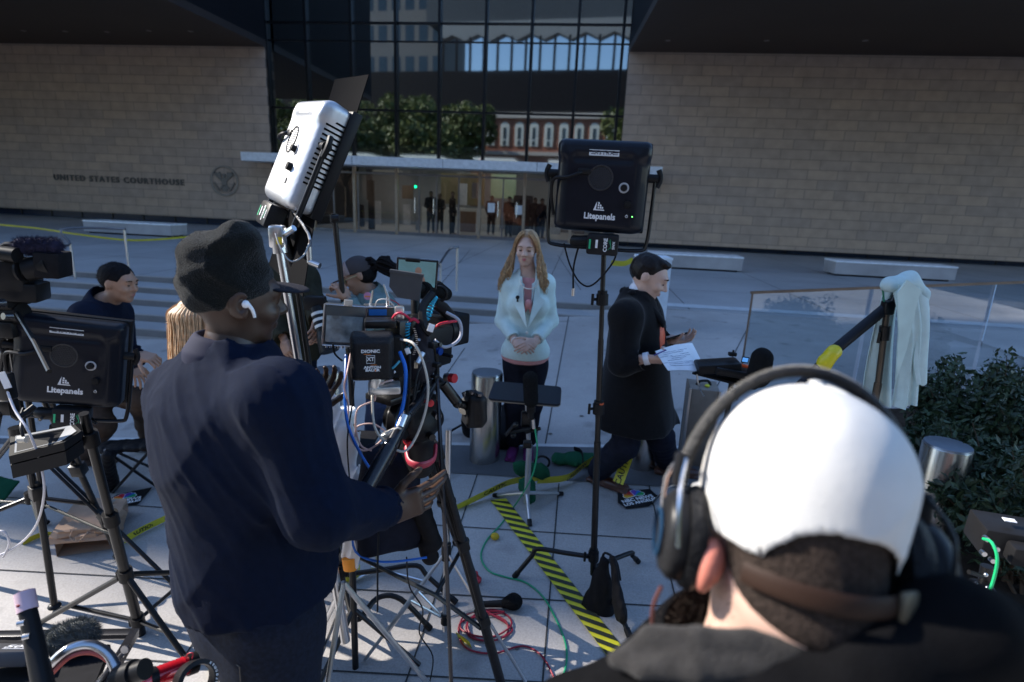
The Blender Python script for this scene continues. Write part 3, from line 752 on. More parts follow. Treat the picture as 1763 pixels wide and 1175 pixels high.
for i, (x, y, h, r) in enumerate([(-58, -27, 16.5, 5.5), (-49, -26, 16, 5.2), (-41, -27, 17, 5.2), (-33.5, -26, 16.5, 5), (-26, -27, 16.8, 4.8), (-20.5, -24, 14.5, 3.2), (2.2, -27, 15, 4.4), (-22.5, -28, 15.5, 4.6), (-18.2, -25, 15.2, 3.9), (-27, -11, 11.5, 4.2), (-18, -11.5, 11, 3.8), (9, -11, 11, 4.2)]):  # last three, by the kerb, are added to block sky light
    tree(x, y, -2, h, r, ['broad green street tree furthest along the road', 'tall full green street tree second from the end of the row', 'dense street tree in the middle of the row', 'wide leafy street tree right of the middle of the row', 'leafy green street tree near the brick building', 'small narrow street tree beside the corner of the brick building', 'round green street tree right of the brick building', 'full street tree just left of the brick building corner', 'leafy street tree overlapping the left end of the brick building', 'spreading kerbside tree on the left, added to block sky light', 'near kerbside tree added behind the camera to block sky light', 'unseen kerbside tree added at the right to block sky light'][i], seed=i)
# ================================================================== PEOPLE
def nz(v): return V(v).normalized()
SKIN_A = mat('skin_fair', (.56, .36, .28), .5, 0, .08, 20); SKIN_B = mat('skin_brown', (.055, .029, .018), .42, 0, .1, 20)
SKIN_C = mat('skin_tan', (.36, .20, .13), .5, 0, .08, 20)
def head_sdf(c, f, u, s=1.0, female=False):
    """c: skull centre; f: facing; u: up. Face built to human proportions, total height about .235*s"""
    f = nz(f); u = V(u); u = (u - f * u.dot(f)).normalized(); r = f.cross(u)
    M = Matrix((r, f, u)).transposed()
    q = lambda x, y, z: V(c) + (r * x + f * y + u * z) * s
    S = SDF(); j = .92 if female else 1.0
    S.ell(q(0, -.012, .022), (.076 * s, .097 * s, .093 * s), M, .01)
    S.ell(q(0, .028, -.012), (.062 * s * j, .072 * s, .085 * s), M, .03)
    S.ell(q(0, .036, -.075), (.050 * s * j, .052 * s, .045 * s), M, .03)
    S.ell(q(0, .066, -.103), (.022 * s * j, .022 * s, .016 * s), M, .02)
    for x in (-1, 1):
        S.ell(q(x * .032, .098, .0), (.021 * s, .016 * s, .014 * s), M, .016, sub=True)
        S.ell(q(x * .036, .070, -.032), (.024 * s, .026 * s, .022 * s), M, .02)
        S.ell(q(x * .078, -.008, -.006), (.011 * s, .020 * s, .032 * s), M, .008)
        S.ell(q(x * .032, .083, .0), (.0135 * s, .0125 * s, .0115 * s), M, .003)
    S.seg(q(-.036, .088, .024), q(.036, .088, .024), .012 * s, k=.02)
    S.seg(q(0, .094, .008), q(0, .116, -.028), .008 * s, .012 * s, .014)
    for x in (-1, 1): S.ell(q(x * .012, .104, -.033), (.008 * s, .010 * s, .008 * s), M, .008)
    S.seg(q(-.017, .092, -.060), q(.017, .092, -.060), .0065 * s, k=.008); S.seg(q(-.014, .091, -.069), q(.014, .091, -.069), .007 * s, k=.006)
    return S, q, M
def face_parts(q, s, M, parent, lip=(.45, .16, .15), brow=(.05, .03, .02), eye=True, closed=False):
    for x in (-1, 1):
        if eye:
            m = MB(); m.ell(q(x * .032, .0945, -.002 if not closed else -.006), (.0115 * s, .004 * s, .0048 * s), M, 10, 6); obj('eye', m, mat('eye_dark', (.05, .04, .035), .2), parent)
        m = MB(); m.tube([q(x * .014, .101, .021), q(x * .032, .102, .027), q(x * .05, .089, .022)], [.0030 * s, .0038 * s, .002 * s], 6, sm=3); obj('eyebrow', m, mat('brow_%d' % int(brow[0] * 1000), brow, .8), parent)
    m = MB(); m.tube([q(-.022, .090, -.064), q(-.008, .0985, -.061), q(0, .0975, -.0625), q(.008, .0985, -.061), q(.022, .090, -.064)], [.002 * s, .0045 * s, .005 * s, .0045 * s, .002 * s], 6, sm=3)
    m.tube([q(-.018, .090, -.066), q(0, .098, -.070), q(.018, .090, -.066)], [.002 * s, .0055 * s, .002 * s], 6, sm=3); obj('lips', m, mat('lips_%d' % int(lip[0] * 1000), lip, .45), parent)
def hand_sdf(w, d, n, side=1, curl=(.5, .6, .7, .8), thumb=(.5, .4), s=1.0, spread=.12, S=None, thumbdir=None):
    """w wrist point, d direction wrist->knuckles, n palm normal (fingers curl toward n), side: +1 thumb along d x n"""
    d = nz(d); n = V(n); n = (n - d * n.dot(d)).normalized(); t = d.cross(n) * side
    S = S or SDF(); M = Matrix((t, d, n)).transposed()
    q = lambda a, b, c: V(w) + (t * a + d * b + n * c) * s
    S.box(q(.0, .048, 0), (.040 * s, .044 * s, .0135 * s), M, .012 * s, .012)
    S.seg(q(0, -.03, 0), q(0, .02, 0), .026 * s, .027 * s, .02, flat=(n, .75)); S.ell(q(.026, .030, .008), (.018 * s, .032 * s, .015 * s), M, .012)
    lens = [(.043, .026, .021), (.047, .030, .022), (.043, .028, .021), (.034, .021, .019)]
    for i in range(4):
        x = .030 - .0200 * i; base = q(x, .088 - (.004 if i in (0, 2) else 0) - (.010 if i == 3 else 0), .0); a = 0; r0 = (.0095, .0098, .0092, .0082)[i] * s; p = base
        sd = (1.5 - i) * spread
        for k in range(3):
            a += curl[i] * (.9, 1.1, .7)[k]
            dr = (d * math.cos(a) + n * math.sin(a) + t * sd * math.cos(a)).normalized(); p2 = p + dr * lens[i][k] * s
            S.seg(p, p2, r0 * (1 - .08 * k), r0 * (1 - .08 * (k + 1)), .0035); p = p2
    p = q(.030, .022, .006); ta = thumb[0]; dr = thumbdir and nz(thumbdir) or (d * .62 + t * math.cos(ta) * .8 + n * math.sin(ta) * .9).normalized(); p2 = p + dr * .042 * s
    S.seg(p, p2, .0135 * s, .0115 * s, .010)
    dr2 = (dr + d * .35 + n * thumb[1]).normalized(); p3 = p2 + dr2 * .031 * s; S.seg(p2, p3, .0112 * s, .0100 * s, .004)
    dr3 = (dr2 + d * .2 + n * thumb[1] * .6).normalized(); S.seg(p3, p3 + dr3 * .024 * s, .0102 * s, .0082 * s, .004)
    return S
def torso_frame(J):
    up = (J['neck'] - J['pel']).normalized(); rt = (J['sR'] - J['sL']); rt = (rt - up * rt.dot(up)).normalized(); f = up.cross(rt)
    return Matrix((rt, f, up)).transposed(), rt, f, up
def torso_sdf(S, J, o=0.0, s=1.0, wide=1.0, belly=0.0, female=False, k=.06):
    M, rt, f, up = torso_frame(J); L = (J['neck'] - J['pel']).length
    at = lambda t, y=0: J['pel'].lerp(J['neck'], t) + f * y
    hip = .5 * (J['hR'] + J['hL']); 
    S.ell(at(.02), ((.165 if female else .16) * s * wide + o, .115 * s + o, .125 * s + o), M, k)
    S.ell(at(.32, belly * .5), ((.125 if female else .145) * s * wide + o, (.095 * s + belly) + o, .17 * s + o), M, k)
    S.ell(at(.66, .005), ((.145 if female else .165) * s * wide + o, .112 * s + o, .17 * s + o), M, k)
    if female:
        for x in (-1, 1): S.ell(at(.66, .085) + rt * x * .065 * s, (.062 * s + o, .055 * s + o, .065 * s + o), M, .04)
    S.seg(J['sL'], J['sR'], .058 * s + o, k=k); S.seg(at(.86), at(1.0), .085 * s + o, .06 * s + o, k)
def limbs_sdf(S, J, o=0.0, s=1.0, arms=True, legs=True, k=.03, fat=1.0):
    for a in 'LR':
        if arms and 'e' + a in J:
            S.seg(J['s' + a], J['e' + a], .056 * s * fat + o, .043 * s * fat + o, k); S.seg(J['e' + a], J['w' + a], .042 * s * fat + o, .029 * s + o, k)
        if legs and 'k' + a in J:
            S.seg(J['h' + a], J['k' + a], .088 * s * fat + o, .058 * s * fat + o, k); S.seg(J['k' + a], J['a' + a], .056 * s * fat + o, .038 * s + o, k)
def shoe_mb(a, toe, s=1.0, heel=0.0, low=False):
    """sole + upper along ankle->toe direction on the ground"""
    d = V(toe) - V(a); d.z = 0; d.normalize(); S = SDF(); g_ = V(a); r = d.cross(V((0, 0, 1)))
    M = Matrix((r, d, V((0, 0, 1)))).transposed(); z = toe.z
    b = V((g_.x, g_.y, z))
    S.ell(b + d * .115 * s + V((0, 0, .028)), (.044 * s, .115 * s, .034 * s), M, .03); S.ell(b - d * .012 * s + V((0, 0, .035)), (.036 * s, .055 * s, .04 * s), M, .03)
    if not low: S.seg(b + V((0, 0, .04)), b + V((0, 0, .10)), .042 * s, .04 * s, .03)
    S.box(b + d * .075 * s + V((0, 0, .006)), (.045 * s, .15 * s, .012), M, .01, .01); S.plane(b - V((0, 0, .004)), (0, 0, -1))
    return S
def hair_strands(name, roots, parent, m, r=.006, n=5, sm=3):
    mb = MB()
    for pts in roots: mb.tube(pts, [r * (1.0 if 0 < i < len(pts) - 1 else (.8 if i == 0 else .25)) for i in range(len(pts))], n, sm=sm)
    return obj(name, mb, m, parent)
def person(loc_, label, group=None):
    t = thing('person', loc_, label, 'person', group); WORG[t.name] = V(loc_); return t
def bodyobj(t, J, skin, s, HS, hands, wide=1.0, female=False, belly=0, h=.012, hh=.0045, legs=True, neck=None, fat=1.0):
    """continuous body: torso, limbs, neck, then head and hands meshed finer where they show"""
    S = SDF(); torso_sdf(S, J, -.004, s, wide, belly, female); limbs_sdf(S, J, -.004, s, legs=legs, fat=fat)
    if neck: S.seg(neck[0], neck[1], .058 * s, .052 * s, .04)
    ex = []
    if HS: 
        if neck: HS.seg(neck[0], neck[1], .060 * s * (.85 if female else 1), .053 * s * (.85 if female else 1), .025)
        ex.append((HS, hh, None))
    for H in hands: ex.append((H, .0035, None))
    return sdfobj('body', S, h, skin, t, extra=ex)

# ------------------------------------------------------------------ the reporter
Yr = 3.95
def reporter():
    foot = G(893, 790); t = person(foot, 'woman with long blonde hair in a mint blazer and pink top, hands clasped')
    J = dict(neck=P(911, 473, Yr), pel=P(904, 612, Yr + .02), sL=P(938, 489, Yr), sR=P(877, 489, Yr - .02))
    # facing camera: her right is image-left -> frames use sR - sL; keep face toward camera
    J['sL'], J['sR'] = P(937, 490, Yr), P(878, 490, Yr)
    J['eL'] = P(947, 552, Yr + .03); J['eR'] = P(866, 552, Yr + .03); J['wL'] = P(920, 590, Yr - .21); J['wR'] = P(888, 589, Yr - .2)
    J['hL'] = P(922, 628, Yr + .02); J['hR'] = P(887, 628, Yr + .02)
    aR = G(884, 775); aL = G(909, 775); J['aR'] = V((aR.x, aR.y - .02, aR.z + .09)); J['aL'] = V((aL.x, aL.y, aL.z + .09))
    J['kR'] = J['hR'].lerp(J['aR'], .5) + V((0, -.04, 0)); J['kL'] = J['hL'].lerp(J['aL'], .5) + V((0, -.04, 0))
    hc = P(907, 427, Yr - .03); f = V((-.16, -1, -.12)); hs = .97
    H, q, M = head_sdf(hc, f, (0.03, 0, 1), hs, True)
    hR = hand_sdf(J['wR'], P(905, 597, Yr - .27) - J['wR'], V((.2, .6, -.5)), 1, (.55, .6, .6, .6), (.4, .3), .92, .015)
    hL = hand_sdf(J['wL'], P(897, 600, Yr - .29) - J['wL'], V((-.2, .7, -.4)), -1, (.5, .55, .6, .6), (.4, .3), .92, .015)
    bodyobj(t, J, SKIN_A, .97, H, [hR, hL], .92, True, neck=(J['neck'] - V((0, 0, .02)), hc - V((0, 0, .07))))
    face_parts(q, hs, M, t, (.50, .14, .15), (.16, .09, .05))
    # trousers
    S = SDF(); M_, rt, ff, up = torso_frame(J)
    S.ell(J['pel'] + V((0, 0, .0)), (.165, .12, .12), M_, .05); limbs_sdf(S, J, .010, .97, arms=False)
    for a in 'LR': S.seg(J['k' + a], J['a' + a], .07, .058, .03)
    sdfobj('trousers', S, .011, mat('trousers_ink', (.012, .013, .022), .8, 0, .2, 30), t, folds(.004, 14, 3))
    # pink top
    S = SDF(); torso_sdf(S, J, .004, .97, .88, 0, True); S.seg(J['pel'] + V((0, 0, .03)), J['pel'] - V((0, 0, .03)), .10, .12, .05); S.plane(J['neck'] + V((0, 0, -.035)), (0, .35, 1))
    S.ell(J['pel'] + V((0, 0, .0)), (.176, .130, .075), M_, .04); S.plane(J['pel'] + V((0, 0, -.040)), (0, 0, -1), .004)
    sdfobj('top', S, .009, mat('blush_knit', (.62, .28, .27), .8, 0, .08, 30), t, folds(.002, 22, 4))
    m = MB(); a_ = J['neck'].lerp(J['pel'], .30) + ff * .165; m.ell(a_, (.028, .02, .035)); m.ell(a_ + V((.02, 0, -.03)), (.014, .012, .03)); m.ell(a_ + V((-.02, 0, -.03)), (.014, .012, .03)); obj('bow', m, mat('blush_satin', (.6, .25, .24), .4), t)
    # blazer
    S = SDF(); torso_sdf(S, J, .020, .97, .93, 0, True); limbs_sdf(S, J, .014, .97, legs=False)
    S.ell(J['pel'] + V((0, 0, .04)), (.166, .132, .10), M_, .05)
    S.plane(J['pel'] + V((0, 0, -.005)), (0, 0, -1)); 
    # V opening
    cc = J['neck'].lerp(J['pel'], .22) + ff * .16; b = J['neck'].lerp(J['pel'], .60) + ff * .17
    S.box(J['neck'] + V((-.01, -.06, .0)), (.052, .16, .05), None, .02, .01, sub=True)
    tri0 = J['neck'] + ff * .13 + V((-.008, 0, -.0)); 
    S.seg(tri0, b, .058, .006, .006, sub=True); S.seg(b + V((0, -.02, -.03)), J['pel'] + ff * .19 + V((0, 0, -.02)), .006, .048, .006, sub=True)
    for a in 'LR': S.seg(J['w' + a], J['w' + a] + (J['w' + a] - J['e' + a]).normalized() * .06, .06, .06, .004, sub=True)
    mt = mat('mint_wool', (.60, .74, .71), .75, 0, .05, 30, .15, 300)
    sdfobj('blazer', S, .0085, mt, t, folds(.0035, 13, 9, (1, 1, .7)))
    for x in (-1, 1):   # lapels
        m = MB(); p0 = J['neck'] + rt * x * -.075 + ff * .06 + V((0, 0, .0)); p1 = J['neck'].lerp(J['pel'], .25) + rt * -x * .115 + ff * .148; p2 = J['neck'].lerp(J['pel'], .20) + rt * -x * .075 + ff * .15
        p3 = b + V((0, -.012, .01)); p4 = J['neck'].lerp(J['pel'], .3) + rt * -x * .03 + ff * .18; p5 = J['neck'] + rt * -x * .05 + ff * .10
        m.prism([p0, p2, p1, p3, p4, p5], ff * .006); obj('lapel', m, mat('mint_lapel', (.66, .80, .77), .7), t, 20)
    m = MB(); m.ell(b + ff * .005 + V((0, 0, -.02)), (.011, .006, .011)); obj('button', m, mat('pearl', (.8, .78, .72), .2), t)
    m = MB(); nk = J['neck'] + V((0, 0, -.045)); pts = [nk + V((math.cos(a) * .062, -.095 - .035 * math.sin(-a) * -1 * 0 - .02 * abs(math.sin(a)), -.055 * abs(math.sin(a)))) for a in np.linspace(math.pi, 2 * math.pi, 15)]
    for p in catmull(pts, 2): m.ell(p + V((0, -.03, .02)), .0045, None, 6, 4)
    obj('necklace', m, mat('pearl', (.8, .78, .72), .2), t)
    m = MB(); m.ell(q(.08, 0, -.04), .006, None, 8, 6); m.ell(q(-.08, 0, -.04), .006, None, 8, 6); objs('earring', m, mat('pearl', (.8, .78, .72), .2), t)
    m = MB(); m.ell(J['neck'].lerp(J['pel'], .22) - rt * 0 + ff * .16 + V((-.075, -.02, 0)), (.014, .012, .014)); m.box(J['neck'].lerp(J['pel'], .25) + ff * .17 + V((-.075, 0, 0)), (.012, .01, .03), None, .003); obj('lapel_microphone', m, mat('black_plastic', (.012, .012, .013), .4), t)
    m = MB(); m.tube([J['wR'] + (J['wR'] - J['eR']).normalized() * -.0 + nz(M_ @ V((1, 0, 0))).cross(nz(J['wR'] - J['eR'])) * 0 + V((.03 * math.cos(a), 0, .03 * math.sin(a))) for a in np.linspace(0, 6.28, 13)], .004, 6); obj('bracelet', m, mat('pearl', (.8, .78, .72), .2), t)
    for a in 'LR':
        sh = shoe_mb(J['a' + a], V((J['a' + a].x + (-.03 if a == 'R' else .0), J['a' + a].y - .2, J['a' + a].z - .088)), .88, low=True); sdfobj('shoe', sh, .006, mat('plum_suede', (.11, .02, .09), .8), t)
    # hair: cap volume plus wavy strands
    S = SDF(); S.ell(q(0, -.022, .030), (.086 * hs, .104 * hs, .098 * hs), M, .01); S.plane(q(0, .045, -.01), M @ V((0, 1, -.25)), .02)
    S.ell(q(0, .115, -.02), (.054, .09, .078), M, .02, sub=True)
    hm = mat('blonde_hair', (.44, .28, .145), .5, 0, .4, 60)
    sdfobj('hair', S, .005, hm, t, folds(.002, 60, 5))
    rg = random.Random(3); st = []
    for i in range(340):
        sd_ = -1 if i % 2 else 1; b_ = rg.uniform(-.9, .45); x0 = .012 + .02 * rg.random()
        ph = rg.uniform(0, 6.28); am = .010 + .008 * rg.random(); L = rg.uniform(.75, 1.0); w0 = rg.uniform(-1, 1)
        pts = [q(sd_ * x0, .03 + .09 * b_, .125 - .05 * abs(b_) ** 2), q(sd_ * (.065 + .01 * w0), .055 + .06 * b_, .07), q(sd_ * (.086 + .008 * w0), .02 + .07 * b_, 0)]
        for k in range(1, 8):
            zz = -.047 * k * L; wv = am * math.sin(k * 1.5 + ph) * min(1, k / 3)
            pts.append(V(q(sd_ * (.088 + .012 * w0 + .013 * k * (1 - abs(w0) * .5)) + wv, .012 + .055 * b_ + .012 * min(k, 4) + wv * .8 * (1 + w0), zz * 1.0)) )
        st.append(pts)
    hair_strands('hair_lengths', st, t, hm, .0036, 4, 2)
reporter()

# ------------------------------------------------------------------ man in the black coat
def coat_man():
    Yc = 3.28; s = 1.04
    t = person(G(1100, 830), 'man with short dark hair in a long black overcoat and orange tie, holding notes')
    J = dict(neck=P(1098, 512, Yc), pel=P(1092, 668, Yc + .05))
    J['sR'] = P(1078, 545, Yc - .16); J['sL'] = P(1108, 533, Yc + .2)
    J['eR'] = P(1072, 625, Yc - .22); J['wR'] = P(1112, 618, Yc - .26)
    J['eL'] = P(1125, 600, Yc + .2); J['wL'] = P(1152, 585, Yc + .05)
    J['hR'] = P(1082, 690, Yc - .05); J['hL'] = P(1112, 690, Yc + .15)
    fR = G(1030, 834); fL = G(1150, 816)
    J['aR'] = V((fR.x + .0, fR.y + .02, fR.z + .12)); J['aL'] = V((fL.x - .02, fL.y, fL.z + .13))
    J['kR'] = P(1077, 765, Yc + .0); J['kL'] = P(1137, 752, Yc + .1)
    hc = P(1117, 476, Yc - .02); f = V((.90, -.38, -.38)); hs = 1.05
    H, q, M = head_sdf(hc, f, (.24, 0, .97), hs)
    pr = P(1131, 614, Yc - .28)
    hR = hand_sdf(J['wR'], V((.9, -.1, -.02)), V((.0, .5, .8)), -1, (.9, .95, 1.0, 1.0), (.6, .5), 1.05)
    hL = hand_sdf(J['wL'], V((.9, -.2, .1)), V((-.1, -.3, 1)), 1, (.5, .5, .5, .5), (.9, .6), 1.0)
    bodyobj(t, J, SKIN_A, s, H, [hR, hL], 1.0, neck=(J['neck'] - V((0, 0, .04)), hc - V((.02, 0, .07))))
    face_parts(q, hs, M, t, (.42, .2, .17), (.035, .025, .02), closed=True)
    # hair
    S = SDF(); S.ell(q(0, -.020, .030), (.084 * hs, .100 * hs, .092 * hs), M, .01); S.plane(q(0, .056, .05), M @ V((0, 1, -.62)), .01); S.plane(q(0, 0, -.035), M @ V((0, .35, -1)), .01)
    S.ell(q(0, .05, .095), (.055, .035, .02), M, .02)
    for x in (-1, 1): S.ell(q(x * .078, .022, -.045), (.03, .05, .06), M, .01, sub=True)
    sdfobj('hair', S, .0045, mat('dark_hair', (.014, .010, .009), .45, 0, .3, 60), t, folds(.0025, 60, 2, fine=.5))
    fuzz(bpy.data.objects[[o.name for o in bpy.data.objects if o.name.startswith('hair')][-1]], mat('dark_hair', (.014, .010, .009)), 2600, .012, 'hair_ends', .35, (-.5, .1, -.3), .0006)
    # trousers
    S = SDF(); M_, rt, ff, up = torso_frame(J); S.ell(J['pel'], (.16, .12, .12), M_, .05); limbs_sdf(S, J, .022, s, arms=False)
    for a in 'LR': S.seg(J['k' + a], J['a' + a] - V((0, 0, .03)), .082, .075, .03)
    sdfobj('trousers', S, .012, mat('trousers_navy', (.012, .014, .026), .8, 0, .2, 30), t, folds(.006, 12, 6))
    # shirt + tie
    S = SDF(); S.seg(J['neck'] - V((0, 0, .02)), J['neck'] + V((.008, 0, .035)), .073, .066, .02); S.ell(J['neck'].lerp(J['pel'], .14) + ff * .03, (.085, .085, .12), M_, .03)
    sdfobj('shirt', S, .007, mat('white_shirt', (.72, .72, .76), .7), t)
    m = MB(); a = J['neck'] + ff * .088 + V((0, 0, -.02)); m.tube([a, a + ff * .022 + V((0, 0, -.04)), a + ff * .048 + V((0, 0, -.12)), a + ff * .062 + V((0, 0, -.20)), a + ff * .060 + V((0, 0, -.30))], [.018, .014, .026, .034, .038], 8, sq=(ff, 2.0)); obj('necktie', m, mat('orange_tie', (.72, .10, .035), .5), t)
    # overcoat
    S = SDF(); torso_sdf(S, J, .035, s, 1.02, .01); limbs_sdf(S, J, .026, s, legs=False)
    S.seg(J['sR'], J['neck'].lerp(J['pel'], .3), .065, .12, .07); S.seg(J['sR'], J['eR'], .076, .062, .04)
    S.seg(J['pel'] + V((0, 0, .25)), P(1090, 722, Yc + .06), .17, .235, .10); S.seg(J['pel'] + V((0, .03, .1)), P(1145, 738, Yc + .16), .14, .10, .08)
    S.seg(J['pel'] + V((0, 0, .1)), P(1062, 735, Yc), .14, .10, .08)
    n0 = P(1040, 722, Yc); n1 = P(1170, 745, Yc); cut = (n1 - n0); S.plane((n0 + n1) / 2 + V((0, 0, -.02)), (cut.z * 0 - .0, .0, -1), .004)
    S.seg(J['neck'] + V((.0, 0, .03)), J['neck'] + ff * .16 + V((0, 0, -.22)), .075, .035, .01, sub=True)
    S.seg(J['neck'] + V((0, 0, .04)), J['neck'] + V((0, 0, .12)), .08, .1, .01, sub=True)
    for a in 'LR': S.seg(J['w' + a] + (J['w' + a] - J['e' + a]).normalized() * .01, J['w' + a] + (J['w' + a] - J['e' + a]).normalized() * .09, .07, .07, .004, sub=True)
    cm = mat('black_wool', (.0075, .0075, .009), .9, 0, .2, 40, .2, 250, sheen=.15)
    sdfobj('overcoat', S, .010, cm, t, folds(.006, 9, 17, (1, 1, .45)))
    S = SDF()  # collar
    nk = J['neck']; S.seg(nk + V((-.075, -.05, .01)), nk + V((-.05, -.085, .035)), .022, k=.02); pts = [nk + V((-.085 * math.cos(a), -.085 * math.sin(a), .03 - .03 * abs(math.sin(a)))) for a in np.linspace(-1.9, 1.9, 9)]
    for a, b in zip(pts, pts[1:]): S.seg(a, b, .022, k=.02)
    S.seg(pts[-1], nk + ff * .15 + V((0, -.05, -.13)), .03, .03, .03, flat=(ff, .5)); S.seg(pts[0], nk + ff * .15 + V((0, .05, -.13)), .03, .03, .03, flat=(ff, .5))
    sdfobj('collar', S, .008, cm, t)
    m = MB(); m.tube([J['wR'] - nz(J['wR'] - J['eR']) * .012, J['wR'] + nz(J['wR'] - J['eR']) * .018], .036, 14); obj('shirt_cuff', m, mat('white_shirt', (.72, .72, .76), .7), t)
    for a, dx, dy in (('R', .14, -.11), ('L', .2, -.05)):
        sh = shoe_mb(J['a' + a], V((J['a' + a].x + dx, J['a' + a].y + dy, gz(J['a' + a].x + .1, J['a' + a].y) + .003)), 1.05, low=False); sdfobj('shoe', sh, .007, mat('brown_leather', (.075, .028, .018), .35), t)
    # things he holds
    pc = P(1128, 605, Yc - .30); c1 = P(1192, 591, Yc - .1); c2 = P(1217, 641, Yc - .35); c3 = P(1150, 638, Yc - .48)
    L = [pc.lerp(c1, i / 8) + V((0, 0, .012 * math.sin(i / 8 * 3.1))) for i in range(9)]; R_ = [c3.lerp(c2, i / 8) + V((0, 0, .006 * math.sin(i / 8 * 3.1))) for i in range(9)]
    m = MB(); m.strip(L, R_); m.strip([p - V((0, 0, .002)) for p in L], [p - V((.0, 0, .002)) for p in R_])
    o = obj('paper_sheet', m, mat('paper_white', (.8, .82, .85), .7)); tag(o, 'white sheet of handwritten notes held out by the man in the black coat', 'paper')
    m = MB(); rg = random.Random(5)
    for k in range(9):
        u0 = rg.uniform(.1, .3); u1 = rg.uniform(.5, .9); v = .22 + .075 * k
        A = L[int(u0 * 8)].lerp(R_[int(u0 * 8)], v) + V((0, 0, .002)); B = L[int(u1 * 8)].lerp(R_[int(u1 * 8)], v) + V((0, 0, .003)); m.tube([A.lerp(B, i / 10) + V((0, rg.uniform(-.002, .002), .0015)) for i in range(11)], .0009, 4)
    ch = obj('handwriting', m, mat('ink', (.05, .08, .2), .6), o)
    m = MB(); a = P(1126, 612, Yc - .33); m.tube([a, a + V((.06, -.01, .035))], .004, 8); o = obj('pen', m, mat('blue_pen', (.04, .03, .22), .3)); tag(o, 'blue pen held with the sheet of notes by the coat man', 'pen')
    m = MB(); a = P(1168, 583, Yc + .0); R = rotm(65, 10, 70); m.box(a + V((-.02, 0, .01)), (.075, .012, .15), R, .005); o = obj('mobile_phone', m, mat('phone_black', (.015, .015, .018), .15)); tag(o, 'dark mobile phone in the far hand of the man in the black coat', 'phone')
coat_man()
def PD(px, py, dep): return CAM + ray(px, py) * dep
